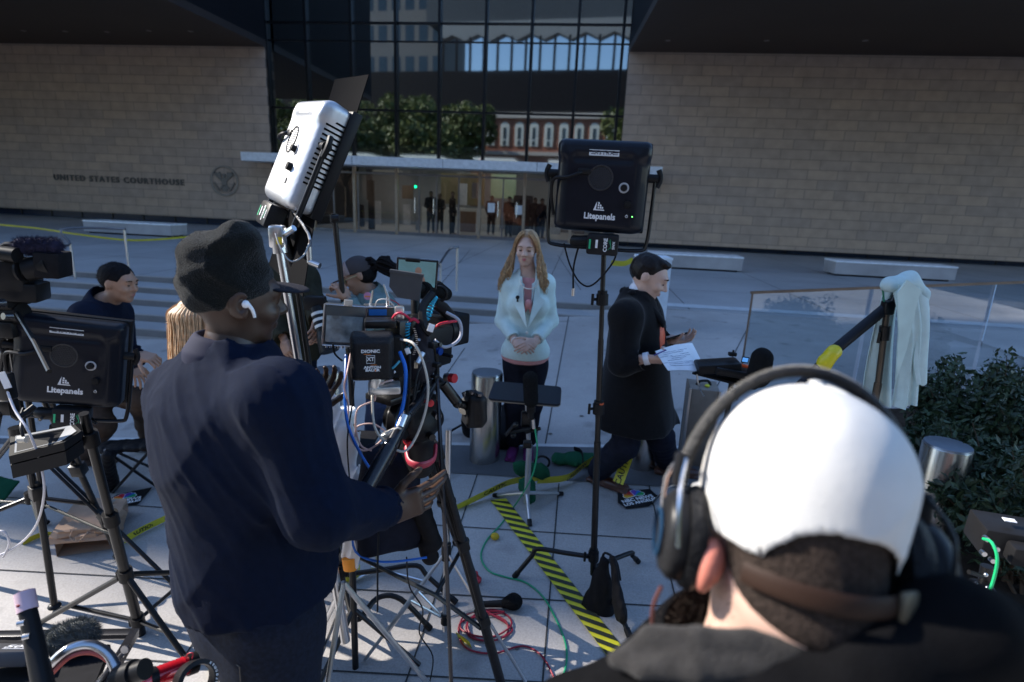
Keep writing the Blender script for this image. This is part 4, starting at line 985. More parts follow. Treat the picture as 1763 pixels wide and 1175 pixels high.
# ------------------------------------------------------------------ big man with the knitted hat
def beanie_man():
    s = 1.10; Yb = 1.34
    t = person(V((-.62, 1.25, gz(-.62, 1.25))), 'broad man in a black knitted hat and navy sweatshirt, one hand held out')
    J = dict(neck=P(400, 612, Yb + .01), pel=P(452, 1015, Yb + .03), sR=P(484, 694, Yb - .15), sL=P(324, 682, Yb + .13))
    J['eR'] = P(552, 878, Yb - .18); J['wR'] = P(668, 880, Yb + .03); J['eL'] = P(420, 860, Yb + .3); J['wL'] = P(532, 705, Yb + .4)
    x0 = J['pel'].x; J['hR'] = V((x0 + .075, Yb - .06, .82)); J['hL'] = V((x0 - .06, Yb + .1, .82))
    J['kR'] = V((x0 + .07, Yb - .08, .40)); J['kL'] = V((x0 - .07, Yb + .12, .40)); J['aR'] = V((x0 + .04, Yb - .14, -.03)); J['aL'] = V((x0 - .09, Yb + .1, -.04))
    hc = P(405, 512, Yb + .02); f = V((.80, .58, -.10)); hs = 1.0
    H, q, M = head_sdf(hc, f, (.06, 0, 1), hs)
    hR = hand_sdf(J['wR'], V((.86, .42, .16)), V((-.45, .88, -.05)), 1, (.16, .30, .42, .5), (.15, .05), 1.06, .10, thumbdir=(.55, .15, .75))
    hL = hand_sdf(J['wL'], V((.3, .5, .5)), V((.2, -.5, .8)), 1, (.5, .55, .6, .6), (.4, .3), 1.0)
    bodyobj(t, J, SKIN_B, s, H, [hR, hL], 1.1, neck=(J['neck'] + V((.0, 0, -.02)), hc + V((-.01, 0, -.06))), belly=.03)
    # fingernails
    # shirt
    S = SDF(); M_, rt, ff, up = torso_frame(J); torso_sdf(S, J, .026, s, 1.10, .035, k=.09); limbs_sdf(S, J, .022, s, legs=False, k=.05, fat=1.12)
    S.seg(J['neck'].lerp(J['pel'], .45), J['pel'] + V((0, 0, -.05)), .175, .205, .1); S.ell(J['neck'].lerp(J['pel'], .30) - ff * .03, (.235, .15, .20), M_, .08)
    S.plane(J['pel'] + V((0, 0, .035)), V((.10, 0, -1)), .01)
    S.seg(J['neck'] + V((0, 0, .05)), J['neck'] + V((0, 0, .14)), .09, .12, .01, sub=True)
    S.seg(J['wR'] + nz(J['wR'] - J['eR']) * .0, J['wR'] + nz(J['wR'] - J['eR']) * .08, .08, .08, .004, sub=True)
    fa = folds(.0065, 8, 21, (1, 1, .45)); fb = folds(.0048, 21, 22, (1, 1, .5)); fc = folds(.0018, 48, 27, (1, 1, .7))
    nm = mat('navy_sweat', (.0045, .0085, .0225), .85, 0, .12, 60, .3, 500, sheen=.02, spec=.06)
    sdfobj('sweatshirt', S, .0075, nm, t, lambda X: fa(X) + fb(X) + fc(X), relax=0)
    # ribbed cuff + collar
    S = SDF(); a = nz(J['wR'] - J['eR']); S.seg(J['wR'] - a * .045, J['wR'] - a * .006, .047, .044, .005); sdfobj('cuff', S, .004, nm, t, lambda X: .0012 * np.sin(np.arctan2((X - np.array(J['wR'])) @ np.array(a.orthogonal().normalized()), (X - np.array(J['wR'])) @ np.array(a.cross(a.orthogonal()).normalized())) * 26))
    S = SDF(); nk = J['neck'] + V((0, 0, .005)); S.seg(nk + V((-.006, -.01, .0)), nk + V((.0, 0, .05)), .100, .078, .01); S.seg(nk + V((0, 0, .0)), nk + V((0, 0, .1)), .060, .073, .004, sub=True)
    S.plane(nk + V((0, 0, .045)), V((.2, .12, 1)), .012); S.plane(nk - V((0, 0, .04)), V((0, 0, -1)), .008)
    sdfobj('collar', S, .005, mat('navy_collar', (.022, .024, .045), .8), t)
    # jeans
    S = SDF(); S.ell(J['pel'] + V((-.025, 0, -.07)), (.215, .165, .16), M_, .05); S.seg(J['hR'], J['kR'], .125, .09, .05); S.seg(J['hL'], J['kL'], .125, .09, .05); S.seg(J['kR'], J['aR'], .088, .075, .03); S.seg(J['kL'], J['aL'], .088, .075, .03)
    bt = J['pel'] + V((0, 0, -.05)); S.ell(bt - ff * .04 + rt * .07 + V((0, 0, -.10)), (.09, .10, .11), M_, .05); S.ell(bt - ff * .04 - rt * .07 + V((0, 0, -.10)), (.09, .10, .11), M_, .05)
    jm = mat('denim', (.007, .011, .023), .8, 0, .35, 90, .3, 600)
    sdfobj('jeans', S, .008, jm, t, folds(.005, 11, 31))
    m = MB(); c = bt - ff * .165 + rt * .085 + V((0, 0, -.06)); # pocket seam
    pk = [c + rt * x + V((0, 0, z)) - ff * (.0 if abs(x) < .05 else -.01) for x, z in ((-.07, .06), (.07, .06), (.065, -.05), (0, -.085), (-.065, -.05), (-.07, .06))]
    m.tube(pk, .0016, 5); obj('pocket_seam', m, mat('denim_thread', (.10, .09, .08), .8), t)
    for a in 'LR':
        sh = shoe_mb(J['a' + a], V((J['a' + a].x + .15, J['a' + a].y + .12, gz(J['a' + a].x, J['a' + a].y))), 1.05); sdfobj('shoe', sh, .01, mat('black_leather', (.015, .015, .016), .4), t)
    # knitted hat
    S = SDF(); S.ell(q(0, -.012, .030), (.081 * hs, .101 * hs, .100 * hs), M, .02)
    S.ell(P(372, 436, Yb), (.070, .066, .046), rotm(0, 18, 20), .05); S.ell(P(418, 412, Yb), (.040, .055, .040), rotm(0, -10, 0), .05)
    S.ell(P(357, 480, Yb), (.045, .07, .07), None, .05); S.seg(P(392, 428, Yb - .13), P(415, 405, Yb - .06), .018, .016, .04, sub=True)
    S.plane(q(0, 0, -.006), M @ V((0, .42, -1)), .012)
    S.seg(q(0, 0, -.2), q(0, .02, -.04), .06, .06, .01, sub=True)
    kn = mat('knit_black', (.007, .0085, .0085), .95, 0, .3, 120, .8, 350, sheen=.18)
    f1 = folds(.0055, 24, 41, (1, 1, 1.4)); sdfobj('knitted_hat', S, .0055, kn, t, lambda X: f1(X) + .0012 * np.sin(X[:, 0] * 520) * np.sin(X[:, 2] * 380))
    # fuzz on the hat
    m = MB(); rg = random.Random(9); o_ = [c_ for c_ in t.children if c_.name.startswith('knitted_hat')] 
    me = bpy.data.objects[[o.name for o in bpy.data.objects if o.name.startswith('knitted_hat')][-1]].data; w0 = V(t.location)
    N = len(me.vertices)
    for i in range(2600):
        v = me.vertices[rg.randrange(N)]; p = v.co + w0; d = (V(v.normal) + V((rg.gauss(0, .5), rg.gauss(0, .5), rg.gauss(0, .5)))).normalized(); e = p + d * rg.uniform(.003, .008)
        sdw = d.orthogonal().normalized() * .00022; m.add([p - sdw, p + sdw, e], [(0, 1, 2)])
    o = obj('wool_fuzz', m, kn, t, 0); o['kind'] = 'stuff'
    # cap brim under the hat
    S = SDF(); S.ell(q(0, .115, .030), (.072 * hs, .062 * hs, .007), M, .01); S.ell(q(0, .06, .0), (.07, .08, .03), M, .005, sub=True); sdfobj('cap_brim', S, .004, mat('brim_black', (.014, .014, .02), .7), t)
    # ear and earbud
    e = q(.079, -.004, -.004) if (M @ V((1, 0, 0))).dot(CAM - hc) > 0 else q(-.079, -.004, -.004)
    sg = 1 if (M @ V((1, 0, 0))).dot(CAM - hc) > 0 else -1
    S = SDF(); S.ell(q(sg * .086, -.004, -.004), (.008, .022, .034), M @ rotm(0, 0, -18 * sg), .01); S.ell(q(sg * .092, .002, .0), (.008, .013, .020), M, .006, sub=True); S.seg(q(sg * .088, .008, -.012), q(sg * .089, .004, -.028), .006, .007, .006)
    sdfobj('ear', S, .0028, SKIN_B, t)
    m = MB(); c = q(sg * .094, .006, .002); m.ell(c, (.0085, .0095, .0095)); m.tube([c + V((.002, 0, .004)), c + (M @ V((sg * .006, .014, -.012))), c + (M @ V((sg * .004, .020, -.030)))], [.0055, .0042, .0036], 10, sm=3); obj('earbud', m, mat('white_plastic', (.85, .85, .87), .25), t)
beanie_man()

# ------------------------------------------------------------------ man in the white cap, closest to the camera
def cap_man():
    dep = .555; hc = PD(1362, 900, dep); f = V((.12, .92, -.30)); hs = 1.0
    t = person(V((hc.x, hc.y, gz(hc.x, hc.y))), 'man in a white baseball cap and large black headphones, seen from behind, close up')
    H, q, M = head_sdf(hc, f, (.11, .3, 1), hs)
    nk = hc + V((-.026, -.03, -.178)); 
    J = dict(neck=nk, pel=nk + V((.0, -.05, -.60)), sR=nk + V((.19, -.03, -.09)), sL=nk + V((-.14, .04, -.19)))
    J['eR'] = J['sR'] + V((.05, -.02, -.30)); J['eL'] = J['sL'] + V((-.05, .02, -.30)); J['wR'] = J['eR'] + V((-.02, .2, -.1)); J['wL'] = J['eL'] + V((.0, .2, -.1))
    for a, x in (('R', .09), ('L', -.09)):
        J['h' + a] = J['pel'] + V((x, 0, -.05)); J['k' + a] = J['pel'] + V((x, .02, -.45)); J['a' + a] = V((J['pel'].x + x, J['pel'].y, gz(J['pel'].x, J['pel'].y) + .08))
    hands = [hand_sdf(J['w' + a], V((0, .9, -.1)), V((0, 0, -1)), sd) for a, sd in (('R', -1), ('L', 1))]
    H.seg(nk + V((0, 0, -.03)), hc + V((0, -.03, -.05)), .070, .060, .03)
    H.ell(q(0, -.05, -.06), (.055, .05, .05), M, .03)
    bodyobj(t, J, SKIN_A, 1.0, H, hands, 1.05, neck=None, hh=.0035, h=.016)
    # buzz-cut hair at the back
    S = SDF(); S.ell(q(0, -.012, .022), (.0772, .0985, .0935), M, .01); S.ell(q(0, -.050, -.060), (.062, .056, .062), M, .03); S.plane(q(0, -.02, -.070), M @ V((-.25, .25, -1)), .02); S.plane(q(0, .01, 0), M @ V((0, 1, .3)), .01)
    S.ell(q(-.085, .01, -.03), (.03, .045, .045), M, .008, sub=True); S.ell(q(.085, .01, -.03), (.03, .045, .045), M, .008, sub=True)
    sdfobj('hair', S, .003, mat('buzz_hair', (.032, .023, .019), .85, 0, .55, 260, .6, 400), t, folds(.0006, 300, 4))
    me = bpy.data.objects[[o.name for o in bpy.data.objects if o.name.startswith('hair')][-1]].data; w0 = V(t.location); m = MB(); rg = random.Random(4)
    for i in range(5000):
        v = me.vertices[rg.randrange(len(me.vertices))]; p = v.co + w0; d = (V(v.normal) + V((rg.gauss(0, .3), rg.gauss(0, .3), -.5))).normalized(); sdw = d.orthogonal().normalized() * .0002; m.add([p - sdw, p + sdw, p + d * .004], [(0, 1, 2)])
    o = obj('hair_stubble', m, mat('buzz_tip', (.06, .045, .035), .7), t, 0); o['kind'] = 'stuff'
    # cap
    S = SDF(); S.ell(q(0, -.008, .024), (.0885, .108, .106), M, .01); S.ell(q(0, -.03, .066), (.076, .080, .060), M, .03)
    S.ell(q(0, -.012, .010), (.0795, .101, .095), M, .004, sub=True)
    S.plane(q(0, 0, -.012), M @ V((0, .10, -1)), .004); 
    S.ell(q(.004, -.105, -.020), (.054, .06, .037), M, .006, sub=True)
    wc = mat('white_cotton', (.58, .57, .55), .85, 0, .04, 30, .25, 600)
    sdfobj('cap_crown', S, .0032, wc, t, folds(.0016, 24, 12))
    fuzz(bpy.data.objects[[o.name for o in bpy.data.objects if o.name.startswith('cap_crown')][-1]], wc, 2500, .0012, 'cotton_fuzz', .5, (0, 0, 0), .00012)
    S = SDF(); S.ell(q(0, .125, .0), (.072, .070, .0045), M, .01); S.ell(q(0, .05, .0), (.078, .085, .03), M, .003, sub=True); sdfobj('cap_visor', S, .003, wc, t)
    m = MB(); m.lathe([(.0, 0), (.007, .0), (.006, .004), (0, .005)], frame(q(0, -.02, .137), z=M @ V((0, -.1, 1))), 12); obj('cap_button', m, wc, t)
    for k in range(3):   # seams
        a = (-.6, 0, .6)[k]; m = MB(); m.tube([q(.0915 * math.cos(b) * math.sin(a) * 1.0, -.010 - .1115 * math.cos(b) * math.cos(a), .026 + .113 * math.sin(b)) for b in np.linspace(.35, 1.5, 14)], .0009, 5); obj('cap_seam', m, mat('seam_white', (.6, .59, .56), .8), t)
    m = MB(); pts = [q(.086 * math.sin(a), -.012 - .103 * math.cos(a), -.030 - .006 * math.cos(a)) for a in np.linspace(-.85, .75, 14)]; m.tube(pts, .009, 10, sq=((M @ V((0, 0, 1))), .2)); obj('cap_strap', m, mat('strap_brown', (.028, .014, .009), .6), t)
    m = MB(); m.box(q(.062, -.092, -.034), (.022, .006, .024), M @ rotm(0, 0, 38), .002); obj('strap_buckle', m, mat('buckle', (.12, .10, .07), .5, .6), t)
    # headphones
    bk = mat('headphone_black', (.014, .014, .015), .35, 0, .1, 60); pad = mat('pad_leather', (.012, .012, .013), .5, 0, .15, 50, .4, 120); met = mat('chrome', (.65, .65, .66), .2, 1)
    hp = thing('headphones', q(0, .0, .14), 'large black closed-back headphones over the white cap', 'headphones'); WORG[hp.name] = V(q(0, .0, .14))
    band = [q(.114 * math.cos(a), -.006, -.004 + .154 * math.sin(a)) for a in np.linspace(.25, math.pi - .25, 25)]
    m = MB(); m.tube(band, .0098, 12, sq=(M @ V((0, 1, 0)), .62)); ob = obj('headband', m, pad, hp)
    m = MB()
    for i in range(1, 90):
        a = .25 + (math.pi - .5) * i / 90; c = q(.114 * math.cos(a), -.006, -.004 + .154 * math.sin(a)); d = (M @ V((-math.sin(a), 0, math.cos(a)))).normalized(); n_ = (M @ V((math.cos(a), 0, math.sin(a))))
        m.tube([c + n_ * .0042 + (M @ V((0, -.0065, 0))), c + n_ * .0062 + d * .001, c + n_ * .0042 + (M @ V((0, .0065, 0)))], .0007, 4)
    o = obj('headband_stitching', m, mat('stitch_grey', (.28, .27, .25), .5), ob); o['kind'] = 'stuff'
    for sg in (-1, 1):
        ax = M @ V((sg, 0, 0)); R = frame(q(sg * .083, -.004, -.030), z=ax, y=M @ V((0, 0, 1)))
        big = 1.16 if sg > 0 else .92
        m = MB(); m.lathe([(.030, 0), (.043, .003), (.046, .011), (.043, .020), (.030, .022)], R @ Matrix.Scale(1.22, 4, V((0, 1, 0))) @ Matrix.Scale(big, 4), 32); obj('ear_cushion', m, pad, hp)
        m = MB(); m.lathe([(.040, .020), (.042, .024), (.041, .034), (.034, .042), (.02, .045)], R @ Matrix.Scale(1.15, 4, V((0, 1, 0))) @ Matrix.Scale(big, 4), 32); cu = obj('ear_cup', m, bk, hp)
        m = MB(); m.lathe([(.023, .045), (.026, .0465), (.026, .048), (.023, .049), (.023, .046)], R @ Matrix.Scale(big, 4), 24, False); obj('cup_ring', m, mat('blue_ring', (.008, .04, .09), .4), cu)
        m = MB(); e0 = q(sg * .114 * math.cos(.25), -.006, -.004 + .154 * math.sin(.25)); 
        for yy in (-.052, .052): m.tube([e0 + M @ V((0, yy * .25, .012)), e0 + M @ V((sg * .008, yy * .8, -.015)), q(sg * (.083 + .032), -.004 + yy, -.030)], .0022, 8, sm=3)
        obj('yoke', m, met if sg < 0 else bk, hp)
        m = MB(); m.box(e0 + M @ V((sg * .002, 0, .0)), (.012, .022, .034), M, .003); obj('slider', m, bk, hp)
    cb = MB(); c0 = q(-.115, .0, -.085); cb.tube([c0, c0 + V((-.006, 0, -.03)), c0 + V((.001, 0, -.09)), c0 + V((-.006, 0, -.14)), c0 + V((.01, -.02, -.24))], .0022, 8, sm=5); o = obj('cable', cb, mat('brown_cable', (.10, .03, .025), .5), hp)
    S = SDF(); S.ell(q(-.083, -.030, -.052), (.010, .016, .024), M @ rotm(20, 0, 0), .01); S.ell(q(-.079, -.034, -.040), (.012, .012, .02), M, .01); sdfobj('earlobe', S, .003, mat('skin_ear', (.60, .20, .14), .45), t)
    # coat
    S = SDF(); torso_sdf(S, J, .05, 1.0, 1.12); limbs_sdf(S, J, .045, 1.0, legs=False)
    S.seg(J['neck'] + V((0, -.01, -.09)), J['neck'] + V((.0, -.02, -.02)), .13, .095, .04)
    S.seg(J['sR'] + V((.0, 0, .03)), J['neck'] + V((.06, -.04, -.01)), .06, .045, .05); 
    S.seg(J['neck'] + V((0, .0, -.035)), J['neck'] + V((-.005, .01, .10)), .075, .088, .006, sub=True)
    S.seg(J['pel'] + V((0, 0, .1)), J['pel'] + V((0, 0, -.25)), .2, .24, .08)
    cm = mat('black_twill', (.0045, .0045, .0052), .9, 0, .15, 50, .3, 500, spec=.05)
    sdfobj('jacket', S, .008, cm, t, folds(.006, 12, 19))
    # turned-up collar
    S = SDF(); n2 = J['neck'] + V((0, -.005, .0)); pr = [n2 + V((.098 * math.cos(a), .088 * math.sin(a) - .01, .012 + .018 * math.cos(a - .2))) for a in np.linspace(-math.pi - .5, .6, 14)]
    for a, b in zip(pr, pr[1:]): S.seg(a - V((0, 0, .02)), b - V((0, 0, .02)), .020, k=.012, flat=((a + b) / 2 - n2, .5)); S.seg(a + V((0, 0, .0)), b + V((0, 0, .0)), .015, k=.012, flat=((a + b) / 2 - n2, .5))
    sdfobj('collar', S, .0045, cm, t)
    a = [PD(x, y, dd_) for x, y, dd_ in ((1052, 1136, .50), (1110, 1090, .50), (1200, 1092, .485), (1300, 1098, .475), (1400, 1118, .465), (1330, 1160, .46), (1200, 1165, .465), (1100, 1158, .48))]
    S = SDF(); c_ = sum(a, V()) / 8
    S.seg(c_, c_ + V((0, .001, 0)), .008, k=.01)
    for u_, v_ in zip(a, a[1:] + a[:1]):
        for f_ in (.05, .18, .31, .44, .57, .7, .85): S.seg(u_.lerp(c_, f_), v_.lerp(c_, f_), .0055, k=.008)
    sdfobj('collar_flap', S, .0026, mat('grey_felt', (.035, .033, .032), .95, 0, .2, 90, .5, 500, sheen=.1), t, relax=2)
    S = SDF(); S.seg(PD(1075, 1225, .50), PD(1330, 1225, .47), .030, .040, .03); S.seg(PD(1330, 1225, .47), PD(1490, 1170, .46), .040, .036, .03); S.seg(PD(1490, 1170, .46), PD(1650, 1085, .47), .036, .034, .03); S.seg(PD(1650, 1090, .48), PD(1820, 1160, .5), .036, .05, .04)
    sdfobj('jacket_hood', S, .005, cm, t, folds(.005, 22, 44))
    S = SDF(); S.seg(J['pel'], J['kR'], .12, .09, .05); S.seg(J['pel'], J['kL'], .12, .09, .05); S.seg(J['kR'], J['aR'], .08, .07, .03); S.seg(J['kL'], J['aL'], .08, .07, .03); sdfobj('trousers', S, .016, jm_black, t)
    for a in 'LR':
        sh = shoe_mb(J['a' + a], V((J['a' + a].x, J['a' + a].y + .2, gz(J['a' + a].x, J['a' + a].y))), 1.0); sdfobj('shoe', sh, .012, mat('black_leather', (.015, .015, .016), .4), t)
jm_black = mat('black_cloth', (.010, .010, .012), .85, 0, .2, 40)
cap_man()

# ------------------------------------------------------------------ simpler figures
def figure(label, J, hc, f, u, s, skin, top_m, leg_m, hair_m, shoe_m, hands=(), female=False, hs=1.0, topo=.02, seed=1, brow=(.02, .015, .012), group=None, h=.013, legs=True, loose=.012, collar=None):
    t = person(V((J['pel'].x, J['pel'].y, min(J['aL'].z, J['aR'].z) - .09)), label, group)
    H, q, M = head_sdf(hc, f, u, hs, female)
    bodyobj(t, J, skin, s, H, hands, female=female, neck=(J['neck'] - V((0, 0, .02)), hc - (M @ V((0, .0, .06)))), h=.014, hh=.006)
    face_parts(q, hs, M, t, (.35, .15, .12), brow)
    M_, rt, ff, up = torso_frame(J)
    S = SDF(); torso_sdf(S, J, topo, s, 1.0, 0, female); limbs_sdf(S, J, topo * .9, s, legs=False)
    for a in 'LR':
        d = nz(J['w' + a] - J['e' + a]); S.seg(J['w' + a] + d * .02, J['w' + a] + d * .09, .07, .07, .004, sub=True)
    S.seg(J['neck'], J['neck'] + up * .04, .075, .07, .03); S.seg(J['neck'] + up * .05, J['neck'] + up * .13, .07, .08, .005, sub=True)
    sdfobj('jacket', S, h * .85, top_m, t, folds(.006, 11, seed))
    S = SDF(); S.ell(J['pel'], (.165 * s, .12 * s, .12 * s), M_, .05); limbs_sdf(S, J, loose, s, arms=False)
    for a in 'LR': S.seg(J['k' + a], J['a' + a], .072 * s, .06 * s, .03)
    sdfobj('trousers', S, h, leg_m, t, folds(.006, 12, seed + 1))
    if hair_m:
        S = SDF(); S.ell(q(0, -.020, .028), (.083 * hs, .104 * hs, .094 * hs), M, .01); S.plane(q(0, .060, .04), M @ V((0, 1, -.6)), .01); S.plane(q(0, 0, -.045), M @ V((0, .3, -1)), .01)
        for x in (-1, 1): S.ell(q(x * .08, .022, -.045), (.03, .05, .06), M, .01, sub=True)
        ho = sdfobj('hair', S, .005, hair_m, t, folds(.003, 45, 2, fine=.6)); fuzz(ho, hair_m, 1500, .014, 'hair_ends', .35, -(M @ V((0, .5, .4))), .0008)
    for a in 'LR':
        sh = shoe_mb(J['a' + a], V((J['a' + a].x + nz(V((ff.x, ff.y, 0))).x * .2, J['a' + a].y + nz(V((ff.x, ff.y, 0))).y * .2, J['a' + a].z - .09)), s); sdfobj('shoe', sh, .01, shoe_m, t)
    return t, q, M
BH_ = mat('black_hair', (.008, .007, .008), .75, 0, .3, 60)
# bending man, left
def bending_man():
    Y = 3.45
    J = dict(neck=P(178, 520, Y), pel=P(150, 655, Y + .25), sR=P(150, 545, Y - .18), sL=P(200, 540, Y + .16))
    J['eR'] = P(200, 625, Y - .2); J['wR'] = P(240, 612, Y - .25); J['eL'] = P(215, 615, Y + .1); J['wL'] = P(228, 628, Y)
    J['hR'] = P(150, 670, Y + .15); J['hL'] = P(165, 668, Y + .35)
    g1 = G(150, 800); g2 = G(255, 765)
    J['aR'] = V((g1.x, g1.y, g1.z + .1)); J['aL'] = V((g2.x, g2.y, g2.z + .1)); J['kR'] = P(178, 735, Y + .05); J['kL'] = P(245, 690, Y + .05)
    hc = P(205, 486, Y - .02)
    hR = hand_sdf(J['wR'], V((.95, -.1, -.15)), V((0, .3, -.9)), -1, (.7, .8, .8, .8), (.4, .3)); hL = hand_sdf(J['wL'], V((.5, -.2, -.6)), V((-.5, .3, -.5)), 1, (.3, .35, .4, .4))
    figure('man in a dark navy jacket bending forward beside the left steps, facing right', J, hc, V((.97, -.12, -.12)), V((.12, 0, 1)), 1.0, SKIN_C, mat('jacket_navy', (.006, .009, .022), .8, 0, .15, 30), mat('khaki', (.06, .04, .03), .85, 0, .15, 30), BH_, mat('boot_brown', (.045, .025, .018), .6, 0, .2, 20), [hR, hL], hs=.98, topo=.035, seed=51)
bending_man()
# woman with trucker cap holding a pole
def cap_woman():
    Y = 3.75
    J = dict(neck=P(640, 505, Y), pel=P(690, 620, Y + .30), sR=P(618, 528, Y + .16), sL=P(655, 528, Y - .14))
    J['eL'] = P(622, 560, Y - .30); J['wL'] = P(597, 512, Y - .25); J['eR'] = P(640, 590, Y + .1); J['wR'] = P(660, 640, Y - .05)
    J['hR'] = P(680, 635, Y + .40); J['hL'] = P(695, 640, Y + .20); g1 = G(640, 765); g2 = G(690, 770)
    J['aR'] = V((g1.x, g1.y, g1.z + .09)); J['aL'] = V((g2.x, g2.y, g2.z + .09)); J['kR'] = P(650, 690, Y + .0); J['kL'] = P(672, 705, Y + .1)
    hc = P(618, 474, Y - .02)
    hL = hand_sdf(J['wL'], V((-.35, -.1, .6)), V((-.6, .2, .3)), 1, (1.0, 1.05, 1.1, 1.1), (.7, .6), .95); hR = hand_sdf(J['wR'], V((.2, -.2, -.9)), V((-.5, .5, 0)), -1, (.4, .4, .4, .4), s=.95)
    t, q, M = figure('woman in a two-tone trucker cap and sunglasses, leaning over behind the camera rig', J, hc, V((-.88, -.22, -.40)), V((-.42, 0, .9)), .95, SKIN_C, mat('sage_fleece', (.13, .20, .20), .85, 0, .15, 30), mat('denim_blue', (.03, .05, .12), .8, 0, .2, 60), None, mat('white_sneaker', (.6, .6, .6), .6), [hL, hR], True, .98, .03, 61)
    S = SDF(); S.ell(q(0, -.010, .030), (.084, .104, .098), M, .01); S.plane(q(0, 0, .015), M @ V((0, .12, -1)), .004); sdfobj('cap_crown', S, .005, mat('cap_charcoal', (.06, .052, .055), .8), t)
    S = SDF(); S.ell(q(0, .010, .034), (.0855, .0865, .098), M, .01); S.plane(q(0, 0, .018), M @ V((0, .12, -1)), .004); S.plane(q(0, .045, 0), M @ V((0, -1, 0)), .004); sdfobj('cap_front', S, .005, mat('cap_taupe', (.30, .23, .22), .8), t)
    S = SDF(); S.ell(q(0, .135, .018), (.068, .062, .006), M, .01); S.ell(q(0, .055, .015), (.075, .075, .03), M, .004, sub=True); sdfobj('cap_visor', S, .004, mat('visor_brown', (.07, .04, .035), .7), t)
    m = MB(); m.tube([q(-.082, .01, .004), q(-.07, .085, .006), q(-.03, .104, .0), q(0, .106, .004), q(.03, .104, .0), q(.07, .085, .006), q(.082, .01, .004)], .003, 6, sm=3); m.ell(q(-.032, .101, -.006), (.021, .004, .015), M); m.ell(q(.032, .101, -.006), (.021, .004, .015), M); obj('sunglasses', m, mat('glasses_gold', (.45, .38, .2), .3, .4), t)
    rg = random.Random(8); st = []
    for i in range(110):
        a = rg.uniform(-1, 1); b = rg.uniform(-1, 1); e = P(700 + 12 * a, 480 + 12 * b, Y + .05 * a); pts = [q(.05 * a, -.06, .03 + .04 * b), q(.06 * a, -.12, .03 + .05 * b), P(660 + 8 * a, 455 + 14 * b, Y + .06 * a), P(682 + 6 * b, 468 + 16 * b, Y + .06 * a), e]; st.append(pts)
    hair_strands('ponytail', st, t, BH_, .006)
    S = SDF(); S.ell(q(0, -.035, -.01), (.078, .085, .07), M, .02); S.ell(q(0, .07, -.03), (.09, .075, .1), M, .01, sub=True); sdfobj('hair', S, .006, BH_, t)
    M_, rt, ff, up = torso_frame(J)
    S = SDF(); c = J['neck'].lerp(J['pel'], .42); S.ell(c + ff * .02, (.185, .16, .17), M_, .03); S.seg(J['neck'].lerp(J['pel'], .2) , J['sL'], .07, .06, .04); sdfobj('vest', S, .011, mat('vest_slate', (.045, .05, .075), .8), t, folds(.005, 10, 5))
    a = P(632, 508, 3.42); cc = P(633, 510, Y - .28); m = MB(); m.lathe([(0, 0), (.024, 0), (.024, .003), (0, .004)], frame(cc, z=(0.05, -1, .15)), 20); o = obj('round_badge', m, mat('badge_pink', (.5, .22, .35), .5), t); m = MB(); m.box(cc + V((0, -.005, -.002)), (.034, .002, .008)); obj('badge_text', m, mat('badge_orange', (.6, .2, .05), .5), o)
    return J
cw = cap_woman()
# photographer with telephoto lens, behind the left light stand
def photographer():
    Y = 3.7
    J = dict(neck=P(498, 455, Y), pel=P(508, 600, Y + .05), sR=P(478, 478, Y - .05), sL=P(522, 478, Y + .05))
    J['eL'] = P(542, 525, Y - .05); J['wL'] = P(548, 555, Y - .25); J['eR'] = P(470, 540, Y - .05); J['wR'] = P(490, 588, Y - .2)
    J['hR'] = P(500, 620, Y); J['hL'] = P(520, 620, Y + .06); g1 = G(500, 775); g2 = G(525, 772)
    J['aR'] = V((g1.x, g1.y, g1.z + .09)); J['aL'] = V((g2.x, g2.y, g2.z + .09)); J['kR'] = J['hR'].lerp(J['aR'], .5); J['kL'] = J['hL'].lerp(J['aL'], .5)
    hc = P(500, 412, Y - .05)
    hL = hand_sdf(J['wL'], V((.0, -.5, -.4)), V((-.6, 0, -.4)), 1, (.6, .6, .6, .6)); hR = hand_sdf(J['wR'], V((.3, -.4, -.6)), V((.3, .2, -.3)), -1, (.6, .6, .6, .6))
    figure('photographer in an olive jacket standing behind the tall light stand', J, hc, V((.6, -.7, -.3)), V((.1, 0, 1)), 1.0, SKIN_C, mat('olive_cloth', (.035, .033, .022), .85, 0, .2, 30), mat('denim_dark', (.012, .016, .03), .8), BH_, mat('black_leather', (.015, .015, .016), .4), [hL, hR], hs=1.0, topo=.035, seed=71)
    t = thing('photo_camera', P(560, 590, Y - .35), 'black photo camera with white-ringed telephoto lens held by the photographer', 'camera'); WORG[t.name] = V(t.location)
    a = P(545, 530, Y - .3); b = P(566, 602, Y - .4); d = nz(b - a)
    m = MB(); m.cyl(a, a + d * .16, .042, .042, 24); m.cyl(a + d * .16, a + d * .2, .042, .052, 24); obj('lens_barrel', m, mat('black_plastic', (.012, .012, .013), .4), t)
    m = MB()
    for k in (.035, .075, .115): m.cyl(a + d * k, a + d * (k + .018), .0435, .0435, 24)
    objs('white_ring', m, mat('lens_white', (.6, .6, .58), .4), t)
    m = MB(); m.cyl(a + d * .2, a + d * .29, .052, .058, 24); obj('lens_hood', m, mat('black_plastic', (.012, .012, .013), .4), t)
    m = MB(); m.box(a - d * .03, (.13, .06, .09), None, .012); obj('body', m, mat('black_plastic', (.012, .012, .013), .4), t)
photographer()
